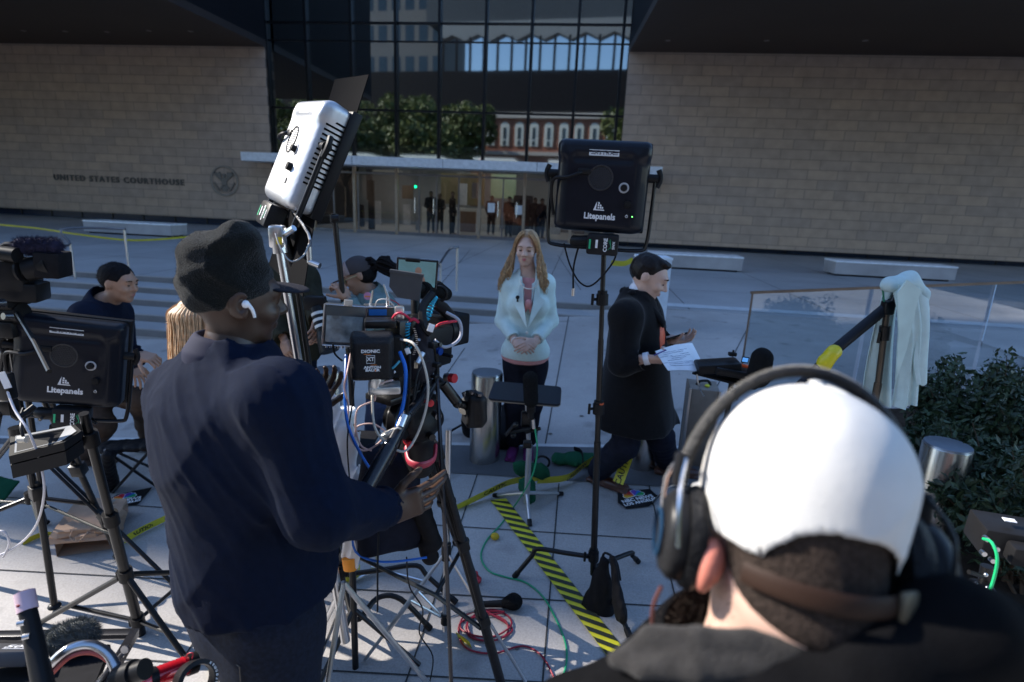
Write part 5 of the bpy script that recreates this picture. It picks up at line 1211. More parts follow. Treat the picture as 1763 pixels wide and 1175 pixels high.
# blonde person hidden behind the big man
def blonde():
    Y = 2.0; n0 = P(352, 640, Y)
    J = dict(neck=n0, pel=n0 + V((.05, .05, -.55)), sR=n0 + V((.17, .02, -.06)), sL=n0 + V((-.07, .05, -.08)))
    J['sL'] = n0 + V((-.02, .10, -.07)); J['sR'] = n0 + V((.12, -.08, -.07))
    for a, sx in (('R', 1), ('L', -1)):
        J['e' + a] = J['s' + a] + V((.05, .02, -.26)); J['w' + a] = J['e' + a] + V((.14, .1, -.05)); J['h' + a] = J['pel'] + V((sx * .05 + .02, -sx * .05, -.05)); J['k' + a] = J['h' + a] + V((0, 0, -.4)); J['a' + a] = V((J['h' + a].x, J['h' + a].y, gz(J['h' + a].x, J['h' + a].y) + .09))
    hc = P(356, 563, Y); hands = [hand_sdf(J['w' + a], V((.9, .3, 0)), V((0, 0, -1)), sd) for a, sd in (('R', -1), ('L', 1))]
    hm = mat('blonde_light', (.55, .36, .20), .5, 0, .3, 60)
    t, q, M = figure('person with long sunlit blonde hair mostly hidden behind the man in the knitted hat', J, hc, V((.8, .6, 0)), V((0, 0, 1)), .95, SKIN_A, mat('dark_jacket', (.02, .02, .025), .8), jm_black, hm, mat('black_leather', (.015, .015, .016), .4), hands, True, .95, .02, 81)
    rg = random.Random(12); st = []
    for i in range(420):
        a = rg.uniform(1.2, 5.1); r = .092 + rg.uniform(-.012, .012); ph = rg.uniform(0, 6.28); pts = [q(.03 * math.sin(a), -.02 + .03 * math.cos(a), .115)]
        for k in range(8):
            rr = r * (1 + .05 * k * rg.uniform(.5, 1)); w_ = .006 * math.sin(k * 1.4 + ph); pts.append(q(rr * math.sin(a) + w_, -.015 + rr * math.cos(a) * 1.05, .07 - .045 * k))
        st.append(pts)
    hair_strands('hair_lengths', st, t, hm, .0021, 4, 3)
blonde()
# silhouettes in the lobby
def lobby_person(px, py, o_, col, label, h=1.75, turn=0, arms=0):
    a_, z_ = FP(px, py, o_); p = fp(a_, o_, PLZ + .02); R = Matrix.Rotation(turn, 3, 'Z'); w_ = lambda x, y, z: p + R @ V((x, y, z)) * (h / 1.75)
    J = dict(neck=w_(0, 0, 1.47), pel=w_(0, 0, .97), sR=w_(.18, 0, 1.42), sL=w_(-.18, 0, 1.42), eR=w_(.24, .02, 1.14), eL=w_(-.24, .02, 1.14), wR=w_(.2 - .1 * arms, -.1 - .15 * arms, .93 + .15 * arms), wL=w_(-.2 + .1 * arms, -.1 - .15 * arms, .93 + .15 * arms), hR=w_(.09, 0, .92), hL=w_(-.09, 0, .92), kR=w_(.10, -.02, .5), kL=w_(-.10, .02, .5), aR=w_(.11, 0, .09), aL=w_(-.12, .03, .09))
    t = person(p, label, 'people inside the lobby'); S = SDF(); torso_sdf(S, J); limbs_sdf(S, J, 0); hc = w_(0, 0, 1.63); S.ell(hc, (.08, .1, .12), k=.02); S.seg(J['neck'], hc, .055, .05, .03)
    for a in 'LR': S.seg(J['w' + a], J['w' + a] + V((0, -.02, -.14)), .04, .03, .02); S.seg(J['a' + a], J['a' + a] + R @ V((0, -.16, -.05)), .045, .035, .02)
    sdfobj('body', S, .03, mat('skin_lobby', (.3, .2, .15), .6), t)
    S = SDF(); torso_sdf(S, J, .025); limbs_sdf(S, J, .022, legs=False); sdfobj('jacket', S, .03, mat('lobby_cloth_%s' % col[0], col[1], .8), t)
    S = SDF(); limbs_sdf(S, J, .02, arms=False); S.ell(J['pel'], (.17, .13, .12)); sdfobj('trousers', S, .03, mat('lobby_legs_%s' % col[0], col[2], .8), t)
    S = SDF(); S.ell(hc + V((0, .012, .03)), (.088, .1, .1)); sdfobj('hair', S, .025, BH_, t)
K = ('black', (.008, .008, .01), (.012, .014, .02)); N_ = ('navy', (.01, .012, .02), (.04, .06, .10)); U = ('grey', (.06, .06, .065), (.02, .02, .02))
lobby_person(742, 370, -1.4, N_, 'man in a dark jacket and blue jeans inside the lobby by the barrier', 1.78, 0, 1)
lobby_person(757, 368, -2.2, K, 'person in black just right of the jeans man inside the lobby', 1.7, .5, 1)
lobby_person(779, 370, -.9, K, 'slim person in black standing sideways inside the lobby doors', 1.8, 1.4)
lobby_person(846, 372, -2.4, U, 'person in grey by the paper notice inside the right doors', 1.72, .3)
lobby_person(876, 380, -.9, K, 'person in black close behind the glass, left of the reporter hair', 1.7, -.4, 1)
lobby_person(920, 378, -1.6, K, 'person in black inside the lobby, left one right of the reporter head', 1.7, .2)
lobby_person(932, 378, -1.3, N_, 'person in dark clothes inside the lobby, furthest right near the light panel', 1.68, .8)
# ================================================================== EQUIPMENT
BK = mat('black_metal', (.007, .007, .008), .34, .25, .15, 40); BP = mat('black_plastic', (.007, .007, .008), .4, 0, .15, 60); BM = mat('matt_black', (.010, .010, .012), .75, 0, .2, 40)
SL = mat('silver_metal', (.62, .62, .63), .28, 1, .08, 20); WT_ = mat('print_white', (.75, .76, .78), .5); RD = mat('red_anodised', (.42, .02, .03), .3, .4); GRN = mat('green_rubber', (.01, .28, .11), .45)
FOAM = mat('foam_black', (.014, .014, .015), .98, 0, .4, 200, 1.0, 500); FUR = mat('grey_fur', (.10, .105, .10), .95, 0, .35, 60)
def T(name, loc_, label, cat, group=None):
    t = thing(name, loc_, label, cat, group); WORG[t.name] = V(loc_); return t
def knob(m, c, ax, r=.012, l=.02, n=12):
    m.tube([V(c), V(c) + nz(ax) * l], r, n)
def wing(m, c, ax, up, L=.05):
    m.tube([V(c), V(c) + nz(ax) * .025], .007, 8); e = V(c) + nz(ax) * .03; m.tube([e - nz(up) * L / 2, e + nz(up) * L / 2], .0065, 8)
def panel_light(label, C, n, up, W=.40, H=.385, lit=False, yoke=True, batt=True, barn=False, ledg=False):
    """LED panel seen from behind: local x right, y up, z out of the back"""
    M = frame(C, y=up, z=n); t = T('studio_light', C, label, 'light panel', 'LED light panels on stands')
    L = lambda x, y, z: M @ V((x, y, z)); h2, w2 = H / 2, W / 2
    hb = mat('housing_black', (.007, .009, .015), .36, 0, .1, 30, coat=.12)
    S = SDF(); R3 = M.to_3x3()
    S.box(L(0, 0, 0), (w2, h2, .045), R3, .025, .01); S.box(L(0, -.02, .035), (w2 * .86, h2 * .88, .03), R3, .03, .03); S.box(L(0, h2 * .8, .03), (w2 * .97, .03, .03), R3, .02, .03)
    S.box(L(0, h2 * .62, .075), (w2 * .62, .012, .012), R3, .01, .02, sub=True)
    sdfobj('housing', S, .006, hb, t)
    m = MB(M); m.box((0, 0, -.058), (W * 1.02, H * 1.02, .04), None, .006); obj('front_frame', m, BP, t)
    m = MB(M); c = (-.005, .035); R0 = .052; m.lathe([(R0 - .006, .0655), (R0 - .004, .069), (R0, .069), (R0 + .002, .063)], Matrix.Translation((c[0], c[1], 0)), 32, False)
    for i in range(-5, 6):
        for j in range(-5, 6):
            x = (i + .5 * (j % 2)) * .0095; y = j * .0083
            if x * x + y * y < (R0 - .007) ** 2: m.lathe([(.0030, .0665), (.0046, .0672)], Matrix.Translation((c[0] + x, c[1] + y, 0)), 6, False)
    obj('fan_grille', m, mat('grille_black', (.03, .03, .032), .35), t)
    m = MB(M); m.lathe([(0, .0655), (R0 - .007, .0655)], Matrix.Translation((c[0], c[1], 0)), 24, False); obj('fan_recess', m, mat('recess_black', (.002, .002, .002), .9), t)
    m = MB(M); m.lathe([(.014, .064), (.015, .069), (.021, .069), (.022, .064)], Matrix.Translation((.095, .0, 0)), 28, False); obj('dial_ring', m, mat('ring_grey', (.45, .46, .48), .35), t)
    m = MB(M); m.lathe([(.0125, .064), (.0115, .085), (0, .086)], Matrix.Translation((.095, .0, 0)), 20, False); obj('dial', m, BP, t)
    m = MB(M); m.lathe([(.016, .060), (.014, .082), (0, .083)], Matrix.Translation((.118, -.065, 0)), 20, False); obj('dial', m, BP, t)
    m = MB(M); m.lathe([(.011, .062), (.011, .068), (0, .0685)], Matrix.Translation((.118, -.115, 0)), 20, False); pb_ = obj('power_button', m, BP, t)
    m = MB(M); m.lathe([(.0045, .0690), (.0060, .0690)], Matrix.Translation((.118, -.115, 0)), 16, False); m.boxab((.1172, -.115, .069), (.1188, -.107, .0694)); obj('power_symbol', m, WT_, pb_)
    if ledg: 
        m = MB(M); m.ell((.142, -.115, .064), .0025, None, 8, 6); obj('status_led', m, mat('led_green', (.1, .8, .1), .4, emis=(.15, 1, .15, 3)), t)
    m = MB(M); tl = Matrix.Translation((0, 0, 0)); m.text('Litepanels', .036, Matrix.Translation((.005, -.123, .0665)), ext=.0006, bold=.0012, xs=.92)
    m.prism2([(-.024, -.098), (-.010, -.060), (-.012, -.094)], .066, .067); m.prism2([(-.024, -.098), (.024, -.098), (.020, -.0935), (-.020, -.0935)], .066, .067)
    for (a, b) in ((-.006, 0), (.003, 0), (-.006, .010), (.003, .009), (.011, 0), (-.005, .019)): m.prism2([(a, -.090 + b), (a + .007, -.090 + b), (a + .006, -.083 + b), (a, -.082 + b)], .066, .067)
    obj('maker_logo', m, WT_, t, 0)
    m = MB(M); m.boxab((-.062, h2 - .062, .0600), (.062, h2 - .038, .0655)); lb = obj('label_plate', m, mat('label_white', (.62, .64, .66), .5), t, 0)
    m = MB(M); m.text('ASTRA', .022, Matrix.Translation((0, h2 - .050, .0658)), ext=.0003, bold=.0004, spacing=1.3); m.boxab((-.054, h2 - .056, .0656), (-.036, h2 - .0535, .0660)); m.boxab((-.05, h2 - .050, .0656), (-.040, h2 - .0435, .0660))
    for k in range(3): m.boxab((.038, h2 - .056 + .006 * k, .0656), (.057, h2 - .0535 + .006 * k, .0660))
    obj('label_print', m, mat('print_black', (.03, .03, .04), .6), lb, 0)
    m = MB(M); m.tube([(-.085, .055, .066), (-.10, .047, .082), (-.145, .03, .082), (-w2 - .012, .02, .05), (-w2 - .02, -.05, .03), (-w2 - .005, -.13, .02)], .0075, 8, sm=4); obj('power_cable', m, BP, t)
    m = MB(M); m.box((-.075, .058, .066), (.055, .026, .016), None, .007); obj('cable_plug', m, BP, t)
    m = MB(M)
    if lit:
        for k in range(14): m.boxab((w2 - .003, -.10 + k * .018, -.035), (w2 + .002, -.10 + k * .018 + .007, .03))
        objs('side_vent', m, mat('recess_black', (.002, .002, .002), .9), t)
    if yoke:
        k = w2 + .028; m = MB(M); yb = -h2 - .075
        m.tube([(-k, .045, .01), (-k, -.10, .01), (-k + .006, yb + .03, .01), (-k + .04, yb, .01), (0, yb - .002, .01), (k - .04, yb, .01), (k - .006, yb + .03, .01), (k, -.10, .01), (k, .045, .01)], .0105, 10, sm=4, sq=((0, 0, 1), .8)); obj('yoke', m, BK, t)
        for sg in (-1, 1):
            m = MB(M); m.tube([(sg * (w2 - .005), .045, .01), (sg * (k + .012), .045, .01)], .018, 14); m.tube([(sg * (k + .010), .045 - .036, .01), (sg * (k + .020), .045 - .012, .01), (sg * (k + .020), .045 + .012, .01), (sg * (k + .010), .045 + .036, .01)], .011, 8, sm=2); obj('tilt_knob', m, BP, t)
    if batt:
        m = MB(M); m.box((.03, -h2 - .055, .045), (.135, .090, .07), None, .010); b_ = obj('battery', m, mat('battery_black', (.016, .016, .018), .42, 0, .1, 50), t)
        m = MB(M); m.boxab((-.028, -h2 - .075, .080), (-.020, -h2 - .035, .0815)); obj('green_strip', m, mat('green_strip', (.02, .45, .2), .5), b_)
        m = MB(M); m.boxab((.0, -h2 - .07, .080), (.010, -h2 - .035, .0815)); m.text('CORE', .022, Matrix.Translation((.043, -h2 - .055, .0805)) @ Matrix.Rotation(math.pi / 2, 4, 'Z'), ext=.0004, bold=.0006); m.text('SWX', .015, Matrix.Translation((.078, -h2 - .055, .0805)) @ Matrix.Rotation(math.pi / 2, 4, 'Z'), ext=.0004, bold=.0004); obj('battery_print', m, WT_, b_, 0)
        m = MB(M); m.tube([(.055, -h2 - .075, .0815), (.068, -h2 - .06, .0815), (.055, -h2 - .035, .0815), (.062, -h2 - .03, .0815), (.068, -h2 - .07, .0815)], .0008, 4); obj('green_mark', m, mat('green_strip', (.02, .45, .2), .5), b_)
        m = MB(M); m.tube([(-.03, -h2 - .045, .04), (-.07, -h2 - .05, .045), (-.10, -h2 - .05, .03)], .026, 10, sm=3); obj('adapter', m, BP, t)
    if barn:
        for (nm, a, b, w0, w1) in (('barn_door', (h2, -.055), (h2 + .14, -.045), w2, w2 * 1.0), ('barn_door', (-h2, -.055), (-h2 - .27, -.09), w2, w2 * 1.45)):
            m = MB(M); m.prism([(-w0, a[0], a[1]), (w0, a[0], a[1]), (w1, b[0], b[1]), (-w1, b[0], b[1])], (0, 0, .003)); obj(nm, m, mat('flap_black', (.004, .004, .005), .9, spec=.05), t, 0)
    return t, M
# centre-right panel and its C-stand
BC = V((.47, 2.52, gz(.47, 2.52)))
topc = P(1040, 425, 2.53); topc = V((topc.x, topc.y, topc.z))
C1 = P(1036, 322, 2.52); lp1, M1 = panel_light('black LED panel on the centre stand, right of the reporter', C1, (-.19, -1, -.02), (.02, 0, 1), .385, .37, ledg=True)
def cstand(label, base, top, legs, collars, grp='black light stands', r=.0165, mt=None, legr=.0125):
    mt = mt or BK; t = T('light_stand', base, label, 'light stand', grp); ax = nz(top - base); L = (top - base).length
    pts = [0, .45, .75, 1.0]; rr = [r, r * .82, r * .68]
    for i in range(3):
        m = MB(); m.tube([base + ax * L * pts[i] + (V((0, 0, .03)) if i == 0 else V()), base + ax * L * pts[i + 1]], rr[i], 14); obj('pole', m, mt, t)
    for (f_, side) in collars:
        c = base + ax * L * f_; m = MB(); m.tube([c - ax * .025, c + ax * .025], r * 1.65, 14); m.tube([c + ax * .025, c + ax * .04], r * 1.35, 14); cl = obj('collar', m, BP, t)
        m = MB(); wing(m, c + V((side * r, 0, 0)), V((side, -.3, 0)), V((0, 0, 1))); obj('locking_knob', m, BP, cl)
    for lg in legs:
        m = MB(); m.tube(lg, legr, 10, sm=5); o = obj('leg', m, mt, t); m = MB(); e = V(lg[-1]); d = nz(V(lg[-1]) - V(lg[-2])); m.tube([e - d * .03, e + d * .004], legr * 1.25, 10); obj('foot_cap', m, BP, o)
    return t
def gv(x, y, h=0): return V((x, y, gz(x, y) + h))
def GP(px, py, h=0): p = G(px, py); return V((p.x, p.y, gz(p.x, p.y) + h))
hub = BC + V((0, 0, .17)); hub2 = BC + V((0, 0, .11)); hub3 = BC + V((0, 0, .07))
f1, f2, f3 = GP(886, 996, .012), GP(1098, 970, .012), GP(1083, 1098, .012)
k1 = hub.lerp(f1 + V((0, 0, hub.z - f1.z)), .72); k2 = hub2.lerp(f2 + V((0, 0, hub2.z - f2.z)), .78); k3 = hub3.lerp(f3 + V((0, 0, hub3.z - f3.z)), .70)
cstand('black stand carrying the LED panel right of the reporter', BC + V((0, 0, .04)), topc, [[hub, hub.lerp(k1, .5), k1, k1.lerp(f1, .25), f1], [hub2, k2, k2.lerp(f2, .3), f2], [hub3, k3, k3.lerp(f3, .3), f3]], [(.86, -1), (.55, -1), (.08, -1)])
m = MB(); c = P(1034, 703, 2.5); m.lathe([(.0175, -.02), (.0175, .02)], Matrix.Translation(V((c.x, 2.52, c.z))), 14); tag(obj('stand_sticker', m, mat('sticker_orange', (.6, .10, .03), .5)), 'small orange and white sticker wrapped round the centre light stand', 'sticker')
# dangling cable below the panel
m = MB(); a = M1 @ V((-.14, -.25, .03)); b = M1 @ V((.09, -.23, .05)); m.tube([a, a + V((.03, -.02, -.09)), a.lerp(b, .35) + V((0, -.02, -.17)), a.lerp(b, .6) + V((0, -.02, -.18)), b + V((-.01, -.01, -.08)), b], .004, 7, sm=5); m.tube([a.lerp(b, .3), a.lerp(b, .22) + V((0, 0, -.10)), a.lerp(b, .24) + V((0, 0, -.2))], .0045, 7, sm=4)
o = obj('hanging_cable', m, BP); tag(o, 'black cable looping below the LED panel right of the reporter', 'cable')
m = MB(); e = a.lerp(b, .24) + V((0, 0, -.2)); m.tube([e, e + V((0, 0, -.035))], .0075, 10); obj('connector', m, SL, o)
# sandbag on the C-stand
S = SDF(); p0 = P(1040, 968, 2.36); p1 = P(1030, 1050, 2.36); S.seg(p0, p1, .025, .085, .05, flat=((.5, .9, 0), .55)); S.seg(P(1055, 965, 2.30), P(1068, 1055, 2.2), .02, .05, .04, flat=((.9, .3, 0), .5))
sb = sdfobj('sandbag', S, .008, mat('bag_nylon', (.010, .010, .012), .65, 0, .2, 30), None, folds(.004, 25, 3)); tag(sb, 'black sandbag slung over a leg of the centre stand', 'sandbag')
m = MB(); m.tube([p0 + V((-.01, 0, 0)), p0 + V((.0, 0, .05)), p0 + V((.05, -.03, .03)), P(1068, 1000, 2.28)], .006, 6, sm=4); obj('strap', m, BP, sb)

# left tall panel (sunlit back) and its stand
C3 = PD(528, 270, 2.12); n3 = V((-.73, -.55, .37)); lp3, M3 = panel_light('tilted LED panel with barn doors, its back gleaming in sunlight', C3, n3, (.34, .12, 1), .38, .40, lit=True, barn=True)
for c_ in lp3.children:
    if c_.name.startswith('housing'): c_.data.materials[0] = mat('housing_sun_gleam', (.5, .51, .53), .45, .75, .05, 30, coat=.3)  # black housing recoloured pale, the sun gleam put into its colour
tb = M3 @ V((0, -.275, 0)); hb_ = PZ(592, 984, .12); hb_ = V((hb_.x, hb_.y, gz(hb_.x, hb_.y) + .04))
ff1 = GP(785, 1040, .01); ff2 = GP(740, 1085, .01); ff3 = GP(440, 1010, .01); h_ = hb_ + V((0, 0, .16)); kk = PZ(716, 974, h_.z + .01); kk2 = PZ(650, 1030, .12)
tp3 = P(507, 462, tb.y)
cstand('black stand of the sunlit panel, its leg crossing the ground behind the big man', hb_, tp3, [[h_, h_.lerp(kk, .5), kk, kk.lerp(ff1, .3), ff1], [hb_ + V((0, 0, .1)), PZ(612, 1068, .06), kk2, PZ(690, 1032, .10), ff2], [hb_ + V((0, 0, .06)), hb_.lerp(ff3, .8) + V((0, 0, .05)), ff3]], [(.66, 1), (.38, -1), (.12, 1)])
m = MB(); m.tube([tp3, tb], .02, 10); m.box(tb, (.05, .05, .05), None, .006); o = obj('stand_adapter', m, BK); tag(o, 'black swivel adapter joining the sunlit panel to its stand', 'adapter')
# chrome stand left of it
t = T('chrome_stand', GP(560, 800), 'slim chrome stand beside the pole of the sunlit LED panel', 'light stand')
a = P(478, 408, 1.75); b = P(517, 640, 1.75); d = nz(b - a); e = b + d * 1.05; WORG[t.name] = t.location.copy()
m = MB(); m.tube([a, b], .0125, 14); obj('upper_tube', m, SL, t); m = MB(); m.tube([b, e], .017, 14); obj('lower_tube', m, SL, t)
m = MB(); m.tube([b - d * .03, b + d * .03], .022, 14); m.tube([a, a + d * .05], .022, 14); wing(m, b, V((1, -.3, 0)), V((0, 0, 1)), .04); obj('collar', m, SL, t)
m = MB(); m.box(a + V((0, 0, -.0)), (.045, .04, .07), None, .008); m.tube([a + V((.01, 0, 0)), a + V((.06, -.02, .03))], .010, 8); obj('grip_head', m, SL, t)
m = MB(); m.box(a + V((.012, -.021, -.01)), (.018, .002, .022)); obj('warning_sticker', m, mat('sticker_yellow', (.7, .5, .03), .5), t)
for k in range(3):
    an = 2.1 * k + .4; m = MB(); m.tube([e + V((0, 0, .25)), gv(e.x + .35 * math.cos(an), e.y + .35 * math.sin(an), .01)], .010, 8); obj('leg', m, SL, t)
# silver handle connector under the panel
m = MB(); a = P(532, 425, 1.78); m.tube([a, a + V((.0, 0, -.05))], .0085, 10); m.tube([a + V((0, 0, -.048)), a + V((.035, -.01, -.058))], .0095, 10); m.tube([M3 @ V((.05, -.2, .0)), a + V((0, 0, .04)), a], .0045, 8, sm=3); tag(obj('dangling_connector', m, SL), 'silver right-angled connector dangling below the sunlit panel', 'connector')
m = MB(); a = P(474, 402, 1.72); m.tube([a, P(482, 425, 1.7), P(500, 450, 1.69), P(522, 441, 1.7), P(532, 420, 1.74)], .0026, 6, sm=5); tag(obj('thin_cable', m, mat('cable_grey', (.3, .3, .3), .5)), 'thin grey cable drooping under the sunlit panel', 'cable')

# front-left panel
C2 = P(124, 620, 2.38); lp2, M2 = panel_light('black LED panel low at the left, its back to the camera', C2, (.30, -1, .04), (.16, 0, 1), .41, .385)
m = MB(M2)
for i in range(5): m.tube([(-.17 + .06 * i, -.24, .0), (-.16 + .07 * i, -.27, .05), (-.13 + .06 * i, -.25, .08)], .006, 7, sm=3)
o = obj('cable_clamp', m, BK); tag(o, 'tangle of black clamps under the low left panel', 'clamp')
m = MB(M2); m.box((.02, -.33, .03), (.14, .09, .07), None, .006); o = obj('radio_receiver', m, BP); tag(o, 'black receiver box with red labels under the low left panel', 'receiver')
m = MB(M2); m.boxab((-.02, -.35, .066), (-.005, -.315, .068)); m.boxab((.03, -.35, .066), (.045, -.325, .068)); objs('red_label', m, mat('label_red', (.5, .03, .02), .5), o)
m = MB(M2); m.boxab((-.045, -.36, .066), (-.03, -.34, .068)); obj('white_label', m, WT_, o)

# ------------------------------------------------------------------ tripods at the left
def tripod(label, apex, feet, hubp=None, r=.016, mt=None, spread=None, braces=True):
    mt = mt or BK; t = T('tripod', V((sum(f.x for f in feet) / 3, sum(f.y for f in feet) / 3, min(f.z for f in feet))), label, 'tripod')
    m = MB(); m.tube([apex + V((0, 0, .03)), apex - V((0, 0, .05))], r * 2.6, 14); obj('crown', m, mt, t)
    for f in feet:
        d = nz(f - apex); L = (f - apex).length; s_ = d.cross(V((0, 0, 1))).normalized() * r * .8; mid = apex + d * L * .55
        m = MB(); m.tube([apex + s_, mid + s_], r * .62, 8); m.tube([apex - s_, mid - s_], r * .62, 8); m.box(mid, (r * 3, r * 3, r * 3.5), d.to_track_quat('Z', 'Y').to_matrix(), .004); m.tube([mid - d * .05, f - d * .02], r * .8, 10); lg = obj('leg', m, mt, t)
        m = MB(); m.ell(f + V((0, 0, .012)), (r * 1.6, r * 1.6, .016), None, 10, 6); obj('foot', m, BP, lg)
    if braces:
        c = sum((f for f in feet), V()) / 3; c.z = apex.z * .35 + min(f.z for f in feet) * .65
        m = MB(); m.tube([c - V((0, 0, .03)), c + V((0, 0, .03))], r * 1.6, 10); hb2 = obj('brace_hub', m, BP, t)
        for f in feet:
            m = MB(); m.tube([c, apex.lerp(f, .72)], r * .6, 8); obj('brace', m, mt, t)
    return t
# stand under the low left panel
base = GP(243, 1092); top = P(152, 742, 2.0); ax = top - base
t = T('light_stand', base, 'heavy black stand with braced legs under the low left panel', 'light stand', 'black light stands')
m = MB(); m.tube([base, base + ax * .62], .021, 14); obj('pole', m, BK, t); m = MB(); m.tube([base + ax * .55, top + nz(ax) * .08], .017, 14); obj('pole', m, BK, t)
for f_ in (.08, .34, .62, .97):
    m = MB(); c = base + ax * f_; m.tube([c - nz(ax) * .03, c + nz(ax) * .03], .030, 12); wing(m, c, V((-1, -.5, 0)), V((0, 0, 1)), .04); obj('collar', m, BP, t)
hb3 = base + ax * .34
for f in [GP(70, 1075), GP(330, 1150), GP(390, 985)]:
    m = MB(); m.tube([hb3, f + V((0, 0, .01))], .0125, 10); obj('leg', m, BK, t); m = MB(); m.tube([base + ax * .08, hb3.lerp(f, .62)], .009, 8); obj('brace', m, BK, t)
tripod('black camera tripod at the far left with wide spread legs', P(22, 560, 2.35), [GP(95, 1050, .01), GP(-60, 1000, .01), GP(205, 962, .01)], r=.019)
tripod('second black tripod crossing behind the left stand', P(30, 745, 2.75), [GP(80, 905, .01), GP(-90, 900, .01), GP(300, 1010, .01)], r=.014)
t = T('folding_stool', GP(215, 830), 'black folding stool behind the paper bag', 'stool')
m = MB(); m.tube([P(180, 775, 3.3), GP(270, 840, .01)], .010, 8); m.tube([P(262, 772, 3.3), GP(195, 850, .01)], .010, 8); m.tube([P(200, 778, 3.6), GP(262, 808, .01)], .010, 8); objs('leg', m, BK, t)
S = SDF(); S.seg(P(178, 770, 3.4), P(265, 765, 3.4), .03, .03, .05, flat=((0, 1, 0), 2.5)); S.seg(P(185, 785, 3.25), GP(190, 845, .05), .03, .06, .05); sdfobj('seat', S, .012, mat('bag_nylon', (.010, .010, .012), .65), t, folds(.005, 20, 3))

# ------------------------------------------------------------------ left broadcast camera
t = T('broadcast_camera', P(50, 480, 2.3), 'black shoulder video camera at the far left with a furry microphone on top', 'video camera'); Yc = 2.3
m = MB(); m.box(P(-5, 470, Yc), (.26, .16, .13), rotm(0, 4, 14), .015); m.box(P(28, 500, Yc), (.20, .12, .08), rotm(0, 4, 14), .012); m.box(P(5, 515, Yc), (.12, .12, .07), rotm(0, 4, 14), .012); obj('body', m, BP, t)
m = MB(); a = P(45, 465, Yc - .02); b = P(72, 460, Yc - .0); c = P(103, 453, Yc + .02); m.tube([a, b], .047, 20); m.tube([b, b.lerp(c, .5)], [.050, .058], 20); m.tube([P(40, 465, Yc - .02), P(44, 465, Yc - .02)], .052, 20); obj('lens', m, BP, t)
m = MB(); m.box(P(92, 455, Yc + .02), (.09, .12, .105), rotm(0, 4, 14), .008); obj('lens_hood', m, BM, t)
m = MB(); m.tube([P(0, 430, Yc), P(10, 421, Yc), P(45, 424, Yc), P(52, 440, Yc)], .010, 8, sm=3); obj('handle', m, BP, t)
m = MB(); m.tube([P(0, 436, Yc - .06), P(30, 440, Yc - .06)], .03, 12); obj('viewfinder', m, BP, t)
def fur_windscreen(name, pts, r, label, cat, n=2600, L=.022, m_=None, parent=None, seed=3):
    S = SDF()
    for a, b in zip(pts, pts[1:]): S.seg(a, b, r, r, .02)
    m_ = m_ or FUR
    core = sdfobj(name, S, max(.004, r / 6), m_, parent, folds(.003, 50, seed))
    if parent is None: tag(core, label, cat)
    me = core.data; w0 = WORG[core.name]; m = MB(); rg = random.Random(seed)
    for i in range(n):
        v = me.vertices[rg.randrange(len(me.vertices))]; p = v.co + w0; d = (V(v.normal) + V((rg.gauss(0, .35), rg.gauss(0, .35), rg.gauss(0, .35) - .25))).normalized(); sdw = d.orthogonal().normalized() * .0007; m.add([p - sdw, p + sdw, p + d * L * rg.uniform(.5, 1)], [(0, 1, 2)])
    o = obj('fur', m, m_, core, 0); o['kind'] = 'stuff'; return core
fur_windscreen('furry_microphone', [P(38, 424, Yc - .02), P(92, 424, Yc)], .030, '', '', 2600, .022, mat('fur_dark', (.022, .022, .045), .9, 0, .4, 40), t)
t2 = T('fluid_head', P(15, 530, 2.3), 'black fluid head under the far left video camera, catching sunlight', 'tripod head')
m = MB(); m.box(P(10, 520, 2.3), (.12, .12, .03), None, .005); m.tube([P(0, 540, 2.3), P(40, 540, 2.3)], .045, 16); m.box(P(18, 565, 2.3), (.09, .09, .07), None, .01); obj('head', m, BP, t2)
m = MB(); knob(m, P(6, 522, 2.2), (-.2, -1, .1), .018, .03); knob(m, P(20, 545, 2.2), (-.3, -1, .2), .014, .03); objs('knob', m, mat('knob_satin', (.12, .12, .13), .25, .8), t2)
m = MB(); m.tube([P(30, 540, 2.25), P(60, 590, 2.1), P(85, 640, 1.95)], .009, 8); obj('pan_handle', m, BK, t2)

# tray / laptop-like monitor plate below the panel
t = T('monitor_tray', P(75, 760, 1.95), 'black equipment tray with a pale top below the low left panel', 'tray')
c = [P(18, 752, 1.95), P(128, 731, 2.05), P(140, 742, 1.9), P(110, 762, 1.80), P(15, 786, 1.78)]
m = MB(); m.prism(c, (0, 0, -.03)); obj('tray', m, BP, t, 0)
m = MB(); c2 = [V(p).lerp(sum(c, V()) / 5, .14) + V((0, 0, .003)) for p in c]; m.poly(c2); obj('tray_top', m, mat('tray_grey', (.28, .29, .30), .45), t, 0)
m = MB(); m.prism([p + V((0, 0, -.035)) for p in c], (0, 0, -.05)); obj('under_box', m, BP, t, 0)
t = T('power_plug', P(42, 758, 1.8), 'silver and pale power connector hanging in front of the equipment tray', 'connector')
m = MB(); m.tube([P(33, 757, 1.78), P(46, 757, 1.78)], .012, 10); obj('plug', m, mat('cream_plastic', (.6, .55, .45), .4), t); m = MB(); m.tube([P(40, 752, 1.78), P(36, 735, 1.8), P(40, 722, 1.85), P(52, 715, 1.95)], .005, 8, sm=3); obj('cable', m, BP, t)
m = MB(); m.tube([P(8, 660, 1.9), P(25, 705, 1.85), P(50, 745, 1.8), P(70, 800, 1.8), P(76, 850, 1.8), P(62, 905, 1.85), P(30, 940, 1.9), P(-20, 965, 1.9)], .0042, 8, sm=6)
m2 = obj('white_cable', m, mat('cable_white', (.62, .60, .62), .5)); tag(m2, 'thin white cable curving down past the equipment tray at the left', 'cable')
